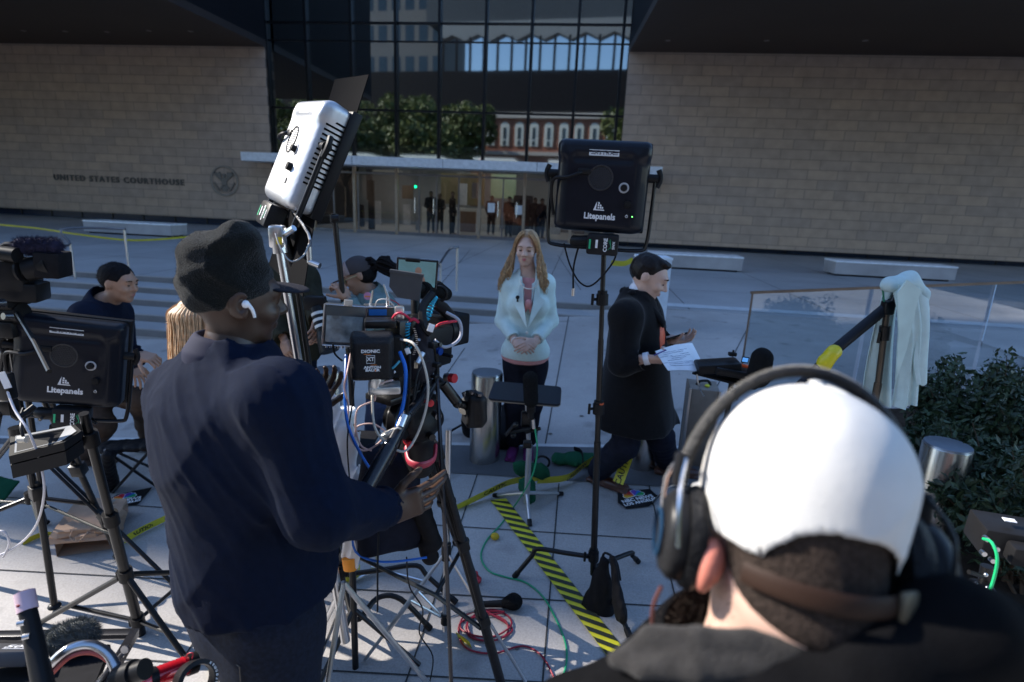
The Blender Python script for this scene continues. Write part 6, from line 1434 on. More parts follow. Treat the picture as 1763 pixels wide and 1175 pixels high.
m = MB(); m.tube([P(-20, 920, 1.9), P(5, 915, 1.9), P(16, 935, 1.9), P(5, 960, 1.9)], .004, 8, sm=5); tag(obj('white_cable', m, mat('cable_white', (.62, .60, .62), .5)), 'short loop of white cable at the left edge of the photo', 'cable')
m = MB(); m.tube([P(-20, 735, 1.9), P(15, 700, 1.95), P(30, 720, 1.95), P(60, 700, 2)], .012, 8, sm=4); m.box(P(10, 665, 1.9), (.05, .04, .1), None, .008); m.box(P(12, 700, 1.95), (.06, .05, .06), None, .01); t_ = obj('black_bracket', m, BK); tag(t_, 'black bracket with a small white tag at the left edge', 'bracket')
m = MB(); m.box(P(8, 655, 1.84), (.028, .002, .06), rotm(0, -15, 0)); obj('tag', m, WT_, t_)

# green tarp corner at left edge, paper bag
S = SDF(); S.box(GP(-5, 865, .10), (.10, .10, .012), rotm(25, 20, 10), .01); tag(sdfobj('green_cloth', S, .012, mat('green_canvas', (.01, .07, .035), .85), None, folds(.004, 20, 6)), 'green canvas corner at the left edge of the photo', 'cloth')
t = T('paper_bag', GP(155, 955), 'crumpled brown paper bag lying open on the paving', 'paper bag')
kr = mat('kraft_paper', (.42, .27, .18), .8, 0, .1, 12, .3, 30)
A = [GP(98, 960, .0), GP(200, 945, .0), GP(222, 885, .02), GP(140, 885, .02)]; hh_ = [.17, .16, .09, .10]
Bt = [P(122, 905, G(98, 960).y + .05), P(185, 918, G(200, 945).y + .03)]
m = MB(); pA = [a + V((0, 0, .004)) for a in A]; pB = [A[i] + V((0, 0, hh_[i])) for i in range(4)]
rg = random.Random(2)
def sheet(m, a, b, c, d, n=7, amp=.008):
    vs = []; fs = []
    for i in range(n + 1):
        for j in range(n + 1):
            p = a.lerp(b, i / n).lerp(d.lerp(c, i / n), j / n); k = 0 if i in (0, n) or j in (0, n) else 1
            vs.append(p + V((rg.gauss(0, amp), rg.gauss(0, amp), rg.gauss(0, amp))) * k)
    for i in range(n):
        for j in range(n): q = i * (n + 1) + j; fs.append((q, q + n + 1, q + n + 2, q + 1))
    m.add(vs, fs)
sheet(m, pB[0], pB[1], pB[2], pB[3]); sheet(m, pA[0], pA[3], pB[3], pB[0]); sheet(m, pA[1], pA[2], pB[2], pB[1]); sheet(m, pA[3], pA[2], pB[2], pB[3]); sheet(m, pA[0], pA[1], pA[2], pA[3], 4, .002)
obj('bag_sides', m, kr, t, 25)
m = MB(); fl = [pB[0] + V((-.03, -.03, -.07)), pB[1] + V((.02, -.04, -.07))]; sheet(m, pB[0], pB[1], fl[1], fl[0]); obj('open_flap', m, kr, t, 25)
m = MB(); c = pB[0].lerp(pB[1], .5); m.tube([c + V((-.05, 0, .0)), c + V((-.04, -.05, -.03)), c + V((.02, -.07, -.04)), c + V((.05, -.01, 0))], .003, 6, sm=4); obj('twisted_handle', m, kr, t)
m = MB(); c = pB[2].lerp(pB[3], .35).lerp(pB[1], .2) + V((0, 0, .012)); sz = .03; m.box(c, (.05, .04, .001), rotm(8, 0, -10)); obj('printed_label', m, mat('print_grey', (.22, .2, .17), .7), t)
# ================================================================== CENTRAL CAMERA RIG
FW = V((.52, .85, -.03)).normalized(); RT_ = FW.cross(V((0, 0, 1))).normalized(); UP_ = RT_.cross(FW)
RF = Matrix((RT_, FW, UP_)).transposed()     # local x right, y forward, z up
BF = Matrix((V((.97, .24, 0)).normalized(), V((-.24, .97, 0)).normalized(), V((0, 0, 1)))).transposed()  # faces nearly toward us
rig = T('camera_rig', P(690, 700, 1.75), 'broadcast camera rig bristling with cables, battery, monitor and phone in the centre', 'video camera')
def bx(nm, px, py, Y, size, R=RF, m_=None, bev=.006, par=rig, lab=None):
    m = MB(); m.box(P(px, py, Y), size, R, min(bev, min(size) * .45)); return obj(nm, m, m_ or BP, par, label=lab)
# battery at the back, with print
S = SDF(); bc = P(641, 612, 1.44); bb = MB()
S.box(bc, (.056, .034, .062), BF, .012, .01); S.box(bc + BF @ V((0, -.03, -.004)), (.046, .012, .050), BF, .006, .012)
bat = sdfobj('battery', S, .0035, mat('battery_satin', (.016, .016, .018), .38, 0, .1, 60, .3, 300), rig)
Mb = frame(bc + BF @ V((-.004, -.0435, 0)), x=BF @ V((1, 0, 0)), z=BF @ V((0, -1, 0)))
Mb = Mb @ Matrix.Scale(.70, 4)
m = MB(Mb); m.text('DIONIC', .0165, Matrix.Translation((0, .032, 0)), ext=.0003, bold=.0006, xs=1.15); m.text('ANTON', .0135, Matrix.Translation((.006, -.030, 0)), ext=.0003, bold=.0006, xs=1.25); m.text('BAUER', .0135, Matrix.Translation((.006, -.041, 0)), ext=.0003, bold=.0006, xs=1.25)
m.text('XT', .020, Matrix.Translation((0, .002, 0.0004)), ext=.0003, bold=.0006)
for a, b in (((-.0155, -.0145), (.0155, -.013)), ((-.0155, .0155), (.0155, .017)), ((-.0155, -.0145), (-.014, .017)), ((.014, -.0145), (.0155, .017))): m.boxab((a[0], a[1], 0), (b[0], b[1], .0006))
obj('battery_print', m, WT_, bat, 0)
m = MB(Mb); m.boxab((-.024, .0205, 0), (.0, .0225, .0005)); m.boxab((.0, -.0215, 0), (.022, -.0195, .0005)); m.boxab((.014, -.045, -.0002), (.019, -.037, .0007)); obj('orange_stripe', m, mat('print_orange', (.7, .2, .03), .5), bat, 0)
bx('battery_plate', 676, 612, 1.50, (.055, .05, .12), BF); bx('power_module', 655, 556, 1.50, (.085, .06, .022), BF, BK)
# camera body and lens
bx('camera_body', 712, 600, 1.68, (.11, .26, .13), RF, BP, .012); bx('side_panel', 700, 575, 1.56, (.06, .12, .10), RF, BK, .008); bx('rear_panel', 690, 648, 1.58, (.08, .1, .05), RF, BP)
m = MB(); m.tube([P(742, 575, 1.78), P(770, 568, 1.90)], .052, 28); m.tube([P(738, 576, 1.77), P(748, 573, 1.81)], .062, 28); m.tube([P(757, 571, 1.85), P(763, 570, 1.87)], .058, 28); obj('lens', m, BK, rig)
S = SDF(); S.box(P(772, 564, 1.92), (.062, .045, .054), RF, .008); S.box(P(779, 563, 1.99), (.052, .05, .044), RF, .006, sub=True); sdfobj('lens_hood', S, .004, BM, rig)
S = SDF(); S.seg(P(722, 575, 1.56), P(728, 625, 1.58), .034, .040, k=.03, flat=(RF @ V((0, 1, 0)), .6)); S.seg(P(715, 610, 1.56), P(722, 640, 1.58), .036, .03, k=.03); sdfobj('rain_cover', S, .004, mat('cover_navy', (.018, .019, .028), .6, 0, .2, 40), rig, folds(.002, 60, 8))
m = MB(); 
for i in range(16): p = P(713 + 1.2 * math.sin(i * .25) * 4, 566 + i * 3.4, 1.50 + .002 * i); m.box(p, (.0065, .003, .0022), BF)
obj('zip', m, SL, rig)['kind'] = 'stuff'; m = MB(); m.box(P(716, 628, 1.51), (.010, .003, .022), BF, .001); obj('zip_pull', m, mat('zip_brass', (.5, .48, .4), .3, 1), rig)
# handle, microphone, phone, monitor hood
m = MB(); m.tube([P(716, 555, 1.62), P(715, 505, 1.64), P(720, 495, 1.66), P(745, 505, 1.75)], .013, 10, sm=4); obj('top_handle', m, BP, rig)
m = MB(); m.tube([P(727, 500, 1.68), P(752, 497, 1.80)], .026, 16); m.tube([P(752, 497, 1.80), P(768, 507, 1.88)], [.026, .022], 16); obj('microphone', m, FOAM, rig)
m = MB(); a = P(757, 506, 1.74); m.tube([a + V((.022 * math.cos(t_), 0, .022 * math.sin(t_))) for t_ in np.linspace(0, 6.28, 17)], .0055, 8); obj('mount_ring', m, BP, rig)
m = MB(); m.tube([P(745, 520, 1.72), P(762, 530, 1.78), P(775, 545, 1.84)], .02, 10); obj('mount_arm', m, BP, rig)
pc_ = P(718, 471, 1.70); Rp = Matrix((V((.99, .12, -.06)).normalized(), V((-.12, .97, .0)).normalized(), V((.06, .0, 1)).normalized())).transposed()
m = MB(); m.box(pc_, (.125, .009, .090), Rp, .004); ph = obj('phone', m, mat('phone_black', (.015, .015, .018), .15), rig)
Mp = frame(pc_ + Rp @ V((0, -.0052, 0)), x=Rp @ V((1, 0, 0)), z=Rp @ V((0, -1, 0)))
m = MB(Mp); m.boxab((-.056, -.038, -.0003), (.056, .038, .0004)); sc_ = obj('phone_screen', m, mat('screen_image', (.03, .06, .07), .1, 0, .5, 22, emis=(.10, .20, .24, .25)), ph, 0)
m = MB(Mp); m.ell((.004, .008, .0006), (.010, .012, .0004), None, 14, 6); m.prism2([(-.018, -.034), (.030, -.034), (.022, -.008), (.008, -.002), (-.010, -.006)], .0005, .0009); obj('person_on_screen', m, mat('screen_figure', (.10, .07, .06), .3, emis=(.20, .13, .11, .2)), ph, 0)
m = MB(); m.box(P(711, 448, 1.70), (.045, .02, .012), Rp, .003); m.box(P(722, 497, 1.70), (.05, .02, .014), Rp, .003); m.tube([P(722, 500, 1.70), P(720, 512, 1.68)], .008, 8); obj('phone_clamp', m, BK, rig)
m = MB(); Mh = frame(P(698, 492, 1.56), x=V((.98, .1, -.12)), z=V((.1, -1, .05))); m = MB(Mh); m.prism2([(-.046, .036), (.044, .030), (.044, -.038), (-.018, -.036), (-.044, -.010)], -.02, .0); m.boxab((-.048, .030, -.022), (.046, .038, .003)); obj('viewfinder_hood', m, mat('hood_grey', (.045, .046, .05), .55, 0, .1, 40), rig, 20)
# monitor on the left with clear protective case
Rm = Matrix((V((.93, .36, -.10)).normalized(), V((-.36, .93, 0)).normalized(), V((.10, .0, 1)).normalized())).transposed(); mc = P(593, 560, 1.55)
m = MB(); m.box(mc, (.118, .022, .122), Rm, .008); mo = obj('monitor', m, mat('case_grey', (.10, .105, .11), .3, .5), rig)
Mm = frame(mc + Rm @ V((0, -.0112, 0)), x=Rm @ V((1, 0, 0)), z=Rm @ V((0, -1, 0)))
m = MB(Mm); m.boxab((-.050, -.048, 0), (.048, .050, .0008)); obj('monitor_screen', m, mat('screen_haze', (.25, .29, .30), .15, 0, .6, 30), mo, 0)
m = MB(Mm); rect = [(-.057, -.058), (.057, -.058), (.057, .058), (-.057, .058), (-.057, -.058)]; m.tube([(x, y, .001) for x, y in rect], .0024, 8); obj('metal_edge', m, SL, mo)
m = MB(Mm); rg = random.Random(6)
for i in range(9): x = -.045 + .011 * i; m.tube([(x, -.058, .001), (x, -.065, .001)], .0028, 8)
objs('port', m, SL, mo)
m = MB(Mm); m.boxab((-.006, .060, -.01), (.016, .074, .008)); obj('mount_block', m, mat('pale_metal', (.7, .7, .68), .3, .8), mo)
# transmitter box with antennas and blue tape
Rt = BF; tc_ = P(653, 542, 1.60); m = MB(); m.box(tc_, (.082, .05, .050), Rt, .004); tx = obj('transmitter', m, mat('box_grey', (.07, .07, .065), .4, .3), rig)
m = MB(); m.box(tc_ + Rt @ V((0, 0, .026)), (.086, .054, .004), Rt, .001); obj('silver_lid', m, SL, tx)
m = MB(); m.box(tc_ + Rt @ V((-.004, -.026, .012)), (.050, .002, .018), Rt); obj('blue_tape', m, mat('tape_blue', (.01, .16, .52), .5), tx)
for (x0, y0, x1, y1, x2, y2) in ((636, 538, 637, 528, 642, 500), (669, 537, 668, 512, 661, 490)):
    m = MB(); m.tube([P(x0, y0, 1.60), P(x1, y1, 1.60)], .006, 10); m.tube([P(x1, y1, 1.60), P(x2, y2, 1.60)], [.0042, .0026], 8); obj('antenna', m, SL, tx)
m = MB(); m.tube([P(645, 535, 1.58), P(650, 518, 1.57), P(668, 517, 1.57), P(682, 532, 1.57)], .0018, 6, sm=5); obj('thin_cable', m, mat('cable_pale', (.6, .58, .55), .5), rig)
m = MB(); m.tube([P(672, 516, 1.6), P(686, 524, 1.6), P(690, 540, 1.6)], .0016, 6, sm=5); obj('red_wire', m, mat('wire_red', (.5, .02, .04), .5), rig)
# clamp with red strap, gold plate
bx('clamp', 688, 541, 1.53, (.026, .02, .045), BF, mat('pale_metal', (.7, .7, .68), .3, .8), .005); bx('clamp_base', 690, 556, 1.53, (.042, .03, .016), BF, mat('pale_metal', (.7, .7, .68), .3, .8), .004); bx('gold_plate', 684, 562, 1.51, (.032, .02, .006), BF, mat('gold_plate', (.5, .36, .15), .3, .8), .002)
m = MB(); m.tube([P(676, 548, 1.52), P(682, 541, 1.50), P(692, 540, 1.50), P(702, 546, 1.52), P(708, 552, 1.54)], .0036, 8, sm=4); m.tube([P(700, 556, 1.53), P(712, 550, 1.53), P(722, 556, 1.53)], .005, 8, sm=4); objs('red_strap', m, mat('strap_red', (.55, .02, .06), .5), rig)
# coiled cyan cord
def coil(pts, r, rr, turns, m_, nm, par):
    P_ = catmull([V(p) for p in pts], 10); out = []; n = len(P_); N = turns * 10
    for i in range(N + 1):
        t = i / N * (n - 1); a = min(int(t), n - 2); c = P_[a].lerp(P_[a + 1], t - a); d = (P_[a + 1] - P_[a]).normalized(); u = d.orthogonal().normalized(); w_ = d.cross(u); an = 2 * math.pi * turns * i / N
        out.append(c + u * math.cos(an) * r + w_ * math.sin(an) * r)
    m = MB(); m.tube(out, rr, 6); return obj(nm, m, m_, par)
cy = mat('cord_cyan', (.01, .30, .48), .4); coil([P(748, 510, 1.60), P(742, 522, 1.60), P(735, 545, 1.60), P(722, 552, 1.58)], .010, .0026, 14, cy, 'coiled_cord', rig); coil([P(702, 555, 1.52), P(700, 575, 1.52), P(704, 600, 1.52)], .007, .0024, 9, cy, 'coiled_cord', rig)
def cable(nm, pts, r, m_, par=rig, n=8, sm=6): m = MB(); m.tube([P(*p) for p in pts], r, n, sm=sm); return obj(nm, m, m_, par)
blue = mat('cable_blue', (.01, .13, .55), .4); wht = mat('cable_white', (.62, .60, .62), .5); pnk = mat('cable_pink', (.62, .42, .38), .5)
cable('strap_cord', [(745, 505, 1.58), (728, 530, 1.55), (730, 560, 1.53), (742, 575, 1.53)], .012, BP)
bx('cable_tag', 742, 565, 1.50, (.017, .002, .022), BF @ rotm(0, 18, 0), WT_, .001); bx('cable_tag', 702, 605, 1.46, (.013, .002, .018), BF @ rotm(0, -20, 0), WT_, .001)
cable('blue_cable', [(688, 606, 1.44), (698, 635, 1.42), (697, 680, 1.42), (688, 720, 1.42), (672, 765, 1.44)], .0052, blue)
cable('blue_cable', [(596, 612, 1.5), (595, 650, 1.45), (594, 690, 1.42), (600, 735, 1.40), (620, 780, 1.42), (642, 815, 1.45)], .0042, blue)
cable('blue_cable', [(668, 628, 1.43), (676, 634, 1.42), (688, 622, 1.42)], .0030, mat('cable_cyan', (.05, .35, .5), .4))
cable('grey_cable', [(690, 585, 1.48), (712, 592, 1.42), (728, 622, 1.42), (737, 665, 1.42), (732, 710, 1.42), (715, 755, 1.42), (694, 778, 1.40), (664, 762, 1.40), (645, 735, 1.40), (641, 690, 1.42), (642, 665, 1.46)], .0036, mat('cable_beige', (.42, .40, .36), .5))
cable('pink_cable', [(604, 608, 1.5), (598, 640, 1.42), (593, 668, 1.42), (600, 700, 1.42), (598, 735, 1.42), (610, 765, 1.42), (628, 776, 1.42), (650, 765, 1.42), (672, 742, 1.42)], .0026, pnk)
cable('pink_cable', [(641, 692, 1.45), (616, 705, 1.43), (613, 740, 1.43), (622, 768, 1.43), (640, 776, 1.43)], .0026, pnk); cable('pink_cable', [(612, 752, 1.44), (615, 735, 1.44), (640, 730, 1.44), (662, 742, 1.44), (668, 756, 1.44)], .0024, pnk)
cable('black_cable', [(705, 610, 1.46), (706, 650, 1.42), (702, 700, 1.42), (690, 760, 1.44), (672, 800, 1.46)], .0032, BP); cable('black_cable', [(610, 657, 1.42), (606, 700, 1.41), (598, 760, 1.40), (602, 830, 1.45), (606, 900, 1.5)], .0022, BP); cable('black_cable', [(573, 592, 1.5), (577, 610, 1.5), (590, 622, 1.5)], .0028, BP)
cable('black_cable', [(738, 690, 1.5), (752, 650, 1.6), (748, 600, 1.6)], .004, BP); cable('black_cable', [(722, 655, 1.45), (712, 690, 1.42), (720, 640, 1.45), (738, 620, 1.5)], .003, BP)
cable('red_cable', [(752, 592, 1.72), (751, 568, 1.72), (758, 558, 1.72), (786, 553, 1.76)], .0045, mat('wire_red', (.5, .02, .04), .5)); cable('loop_cable', [(768, 538, 1.7), (790, 552, 1.7), (794, 575, 1.7), (785, 590, 1.68), (765, 598, 1.66), (748, 586, 1.64)], .0052, mat('cable_grey2', (.35, .36, .42), .45))
# focus rods & lower gear, connectors
for (x, y, c_, r) in ((751, 604, mat('connector_blue', (.01, .06, .3), .3, .4), .012), (678, 580, SL, .010), (770, 612, BP, .006)):
    m = MB(); m.tube([P(x - 8, y - 2, 1.66), P(x + 8, y + 2, 1.64)], r, 12); obj('connector', m, c_, rig)
rg = random.Random(11)
for i in range(26):
    x = rg.uniform(672, 752); y = rg.uniform(570, 690); m = MB(); p = P(x, y, 1.50 + rg.uniform(0, .1)); 
    if i % 3: m.tube([p, p + V((rg.uniform(-.03, .03), -.02, rg.uniform(-.03, .03)))], rg.uniform(.004, .009), 8); obj('fitting', m, (SL if i % 6 == 1 else BK), rig)
    else: m.box(p, (rg.uniform(.015, .04), .02, rg.uniform(.01, .03)), RF, .003); obj('fitting', m, BP, rig)
# pole of the phone/monitor arms and plate
bx('base_plate', 700, 672, 1.60, (.10, .24, .02), RF, BK, .004); bx('silver_bracket', 662, 668, 1.44, (.085, .06, .022), BF, mat('pale_metal', (.7, .7, .68), .3, .8), .005); bx('silver_bracket', 645, 658, 1.42, (.028, .03, .035), BF @ rotm(0, 20, 0), mat('pale_metal', (.7, .7, .68), .3, .8), .006); bx('silver_latch', 675, 745, 1.42, (.06, .02, .02), BF @ rotm(0, -25, 0), mat('pale_metal', (.7, .7, .68), .3, .8), .006)
cable('white_cord', [(641, 688, 1.44), (643, 675, 1.43), (650, 662, 1.43), (668, 648, 1.45), (680, 640, 1.48)], .004, wht); cable('white_cord', [(645, 690, 1.44), (648, 672, 1.43), (658, 660, 1.43), (676, 655, 1.46)], .003, pnk)
# articulated arm with a small camera
m = MB(); m.tube([P(748, 650, 1.68), P(762, 662, 1.68)], .014, 10); m.tube([P(762, 660, 1.68), P(785, 690, 1.70)], .018, 10); m.ell(P(788, 694, 1.70), .018); m.tube([P(788, 694, 1.70), P(806, 700, 1.72)], .013, 10); obj('articulated_arm', m, BK, rig)
m = MB(); m.tube([P(766, 650, 1.66), P(779, 651, 1.65)], .013, 14); obj('arm_knob', m, SL, rig); m = MB(); m.tube([P(776, 651, 1.65), P(783, 652, 1.64)], .0145, 14); obj('red_knob', m, RD, rig)
t = T('small_camera', P(815, 700, 1.72), 'small black stills camera hanging on an articulated arm before the bollard', 'camera')
Rc = Matrix((V((.9, .4, -.1)).normalized(), V((-.4, .9, 0)).normalized(), V((.1, 0, 1)).normalized())).transposed()
S = SDF(); S.box(P(816, 706, 1.73), (.030, .035, .052), Rc, .010); S.box(P(815, 684, 1.73), (.020, .028, .014), Rc, .006, .015); S.seg(P(826, 690, 1.71), P(829, 722, 1.71), .017, .019, .015); sdfobj('body', S, .0035, BP, t)
m = MB(); m.tube([P(802, 698, 1.72), P(812, 702, 1.74)], .032, 20); obj('lens', m, BK, t); m = MB(); m.tube([P(800, 682, 1.72), P(798, 676, 1.72)], .007, 8); m.tube([P(812, 678, 1.71), P(814, 674, 1.71)], .010, 10); m.tube([P(825, 681, 1.70), P(826, 677, 1.70)], .012, 10); objs('dial', m, mat('knob_satin', (.12, .12, .13), .25, .8), t)
# fluid head, pan bars and big tripod
th = T('big_tripod', GP(775, 1060), 'large black camera tripod with a red carrying handle under the central rig', 'tripod')
S = SDF(); S.box(P(712, 705, 1.66), (.055, .075, .045), RF, .02, .02); S.ell(P(718, 735, 1.66), (.062, .062, .05), None, .03); S.seg(P(690, 730, 1.62), P(745, 722, 1.70), .035, .035, .03); sdfobj('fluid_head', S, .005, BP, th)
m = MB(); m.lathe([(.058, -.02), (.066, -.012), (.066, .012), (.058, .02)], frame(P(690, 722, 1.58), z=-RT_ + FW * -.3), 28); m.lathe([(.03, -.03), (.034, .03)], frame(P(684, 720, 1.56), z=-RT_ + FW * -.3), 20); obj('drag_dial', m, BK, th)
for i, (x, y) in enumerate(((735, 690), (748, 712), (700, 760), (738, 748))): m = MB(); knob(m, P(x, y, 1.62), (.5, -.8, 0), .011, .03); obj('knob', m, [RD, mat('knob_satin', (.12, .12, .13), .25, .8), RD, BK][i], th)
m = MB(); m.tube([P(737, 655, 1.66), P(722, 690, 1.55), P(700, 716, 1.46)], .015, 12, sm=3); m.tube([P(702, 712, 1.47), P(668, 776, 1.38)], .0165, 12); obj('pan_bar', m, mat('bar_black', (.03, .03, .035), .22, .5), th)
m = MB(); m.tube([P(672, 768, 1.39), P(614, 872, 1.28)], .0215, 14); obj('pan_bar_grip', m, mat('bar_black', (.03, .03, .035), .22, .5), th); m = MB(); m.tube([P(689, 735, 1.40), P(697, 715, 1.42)], .012, 10); obj('bar_clip', m, SL, th)
apx = P(722, 770, 1.68); feet = [GP(872, 1215, .01), GP(818, 1003, .01), GP(560, 1010, .01)]
S = SDF(); S.seg(P(716, 755, 1.67), P(724, 800, 1.67), .06, .045, .02); sdfobj('bowl', S, .006, BP, th)
for i, f in enumerate(feet):
    st = apx + nz(V((f.x - apx.x, f.y - apx.y, 0))) * .05; d = nz(f - st); L = (f - st).length; sd_ = d.cross(V((0, 0, 1))).normalized() * .021
    m = MB(); m.tube([st + sd_, st + sd_ + d * L * .62], .0125, 10); m.tube([st - sd_, st - sd_ + d * L * .62], .0125, 10); m.tube([st + d * L * .1, st + d * L * .95], .0185, 12); lg = obj('leg', m, mat('carbon_black', (.014, .014, .016), .45, 0, .3, 90), th)
    for q_ in (.02, .33, .62):
        m = MB(); m.box(st + d * L * q_, (.072, .04, .045), frame((0, 0, 0), x=sd_, z=d).to_3x3(), .008); obj('leg_clamp', m, BP, lg)
    m = MB(); m.lathe([(.032, 0), (.034, .012), (.018, .03), (.014, .05)], Matrix.Translation(f), 16); obj('foot', m, RD if i == 1 else BP, lg)
m = MB(); m.tube([P(699, 772, 1.60), P(704, 795, 1.55), P(724, 802, 1.53), P(746, 792, 1.58), P(750, 768, 1.63)], .0125, 10, sm=5, sq=((0, 0, 1), .5)); obj('carry_handle', m, mat('handle_red', (.36, .03, .055), .45), th)
m = MB(); c = P(752, 880, 1.95); 
for f in feet: m.tube([V((c.x, c.y, .35)), apx.lerp(f, .66)], .009, 8)
obj('spreader', m, BK, th)
# bag of kit hanging under the head
S = SDF(); S.box(P(672, 905, 1.75), (.12, .07, .075), rotm(0, 0, 20), .03, .03); S.box(P(660, 820, 1.72), (.075, .05, .10), rotm(0, 12, 20), .03, .04); S.seg(P(700, 800, 1.7), P(705, 850, 1.7), .035, .04, .04)
kb = sdfobj('kit_bag', S, .007, mat('bag_navy', (.008, .010, .020), .7, 0, .2, 30), None, folds(.005, 18, 12)); tag(kb, 'dark bag of kit strapped below the central rig, with a hanging strap', 'bag')
m = MB(); m.tube([P(652, 915, 1.62), P(650, 980, 1.65), P(650, 1052, 1.68)], .010, 6, sq=((0, 1, 0), .25)); obj('strap', m, BM, kb); m = MB(); m.tube([P(607, 900, 1.66), P(612, 950, 1.66), P(660, 968, 1.65), P(735, 960, 1.68)], .004, 6, sm=4); obj('blue_piping', m, blue, kb)
S = SDF(); S.seg(P(725, 880, 1.72), P(748, 935, 1.72), .035, .025, .03); S.seg(P(735, 940, 1.72), P(740, 958, 1.72), .03, .03, .02); tag(sdfobj('lens_pouch', S, .006, BM, None, folds(.003, 30, 4)), 'slim black pouch hanging beside the big tripod leg', 'pouch')
# thin vertical black pole
a = P(753, 465, 1.72); t = T('thin_pole', GP(778, 1190), 'thin black vertical pole in front of the big tripod', 'pole')
m = MB(); m.tube([P(752, 640, 1.62), P(760, 800, 1.50), P(770, 1000, 1.42), P(779, 1230, 1.36)], .0062, 8, sm=3); obj('tube', m, mat('bar_black', (.03, .03, .035), .22, .5), t); m = MB(); m.tube([P(751, 610, 1.63), P(752, 650, 1.62)], .009, 8); obj('tip', m, BK, t)
cable('microphone_lead', [(700, 960, 1.75), (705, 1010, 1.8), (728, 1050, 1.85), (722, 1090, 1.9), (745, 1130, 1.95), (740, 1175, 1.9)], .0028, BP, kb)
# silver stand under the rig
t = T('silver_stand', GP(766, 1092), 'silver light stand with splayed legs under the central tripod', 'light stand')
c0 = GP(766, 1092, .02); m = MB(); tp = V((c0.x - .0, c0.y + .02, .95)); m.tube([c0, tp], .0135, 12); obj('pole', m, SL, t)
hbx = c0 + V((0, 0, .06))
for f in (GP(628, 1140, .01), GP(905, 1178, .01), GP(660, 1102, .01)):
    up_ = c0 + V((0, 0, .42)); mid = f.lerp(up_, .55); m = MB(); m.tube([f, up_], .009, 8, sq=((0, 0, 1), .6)); lg = obj('leg', m, SL, t); m = MB(); m.tube([hbx, mid], .0065, 8); obj('brace', m, SL, lg)
m = MB(); m.tube([c0 + V((0, 0, .38)), c0 + V((0, 0, .46))], .022, 12); m.tube([c0 + V((0, 0, .04)), c0 + V((0, 0, .09))], .02, 12); obj('collar', m, BP, t)
t = T('silver_rods', GP(660, 995), 'pale metal legs of a low stand on the ground behind the black stand', 'stand'); 
m = MB(); m.tube([GP(596, 1010, .015), GP(650, 990, .03)], .009, 8); m.tube([GP(640, 985, .03), GP(728, 1005, .015)], .008, 8); m.tube([GP(650, 988, .02), GP(650, 988, .3)], .010, 8); objs('leg', m, SL, t)

# coffee cup on a stand tray, safety cloth
t = T('tray_stand', GP(600, 830), 'black stand with a small tray carrying the coffee cup', 'stand'); ct = P(596, 757, 2.0)
m = MB(); m.box(ct + V((0, .02, -.008)), (.22, .16, .012), None, .004); obj('tray', m, BM, t); m = MB(); m.tube([ct - V((0, -.03, .01)), V((ct.x, ct.y + .03, gz(ct.x, ct.y)))], .014, 10); obj('pole', m, BK, t)
for k in range(3): m = MB(); an = 2.1 * k; b = V((ct.x, ct.y + .03, gz(ct.x, ct.y) + .3)); m.tube([b, gv(b.x + .28 * math.cos(an), b.y + .28 * math.sin(an), .01)], .010, 8); obj('leg', m, BK, t)
t = T('coffee_cup', ct, 'white paper coffee cup with a white lid beside the blue cable', 'cup')
Mc = Matrix.Translation(ct); m = MB(); m.lathe([(.030, 0), (.041, .105)], Mc, 28); obj('cup', m, mat('paper_cup', (.72, .70, .66), .6), t); m = MB(); m.lathe([(.0345, .035), (.0415, .072)], Mc @ Matrix.Scale(1.01, 4), 28, False); obj('sleeve', m, mat('cup_sleeve', (.42, .30, .20), .8), t)
m = MB(); m.lathe([(.0435, .100), (.0445, .106), (.0435, .112), (.041, .114), (.0395, .124), (.034, .127), (.033, .124), (0, .124)], Mc, 28); obj('lid', m, mat('lid_white', (.78, .79, .80), .3), t)
m = MB(); m.lathe([(0, .0), (.014, .0), (.014, .001)], frame(ct + V((.006, -.037, .058)), z=(0.1, -1, -.1)), 18); m2 = obj('green_emblem', m, mat('emblem_green', (.01, .18, .10), .5), t)
S = SDF(); pts = [P(572, 690, 1.96), P(584, 760, 1.92), P(604, 840, 1.88), P(612, 905, 1.86), P(612, 975, 1.84)]
for i in range(4): S.seg(pts[i], pts[i + 1], (.035, .045, .05, .04)[i], (.045, .05, .04, .025)[i], .03, flat=((.2, 1, 0), .35))
cl = sdfobj('safety_cloth', S, .006, mat('cloth_white', (.66, .60, .58), .8), None, folds(.008, 22, 14, (1.4, 1, .4))); tag(cl, 'white and orange cloth hanging between the big man and the coffee cup', 'cloth')
m = MB(); m.tube([P(585, 712, 1.96), P(598, 760, 1.93), P(610, 812, 1.90)], .010, 8, sm=4, sq=((1, .1, 0), .5)); m.tube([P(600, 962, 1.84), P(603, 982, 1.84)], .026, 8, sq=((1, 0, 0), .5)); objs('orange_band', m, mat('cloth_orange', (.75, .25, .02), .7), cl)
# black pole held by the woman with the cap
t = T('hand_pole', P(600, 700, 3.5), 'long black pole held upright by the woman in the trucker cap', 'pole'); m = MB(); m.tube([P(575, 368, 3.45), P(588, 490, 3.48), P(603, 640, 3.52), P(610, 770, 3.6)], .017, 10); obj('shaft', m, BK, t); m = MB(); m.tube([P(572, 376, 3.43), P(584, 376, 3.43)], .02, 8); m.tube([P(575, 370, 3.45), P(576, 384, 3.45)], .026, 10); obj('clamp', m, BP, t)

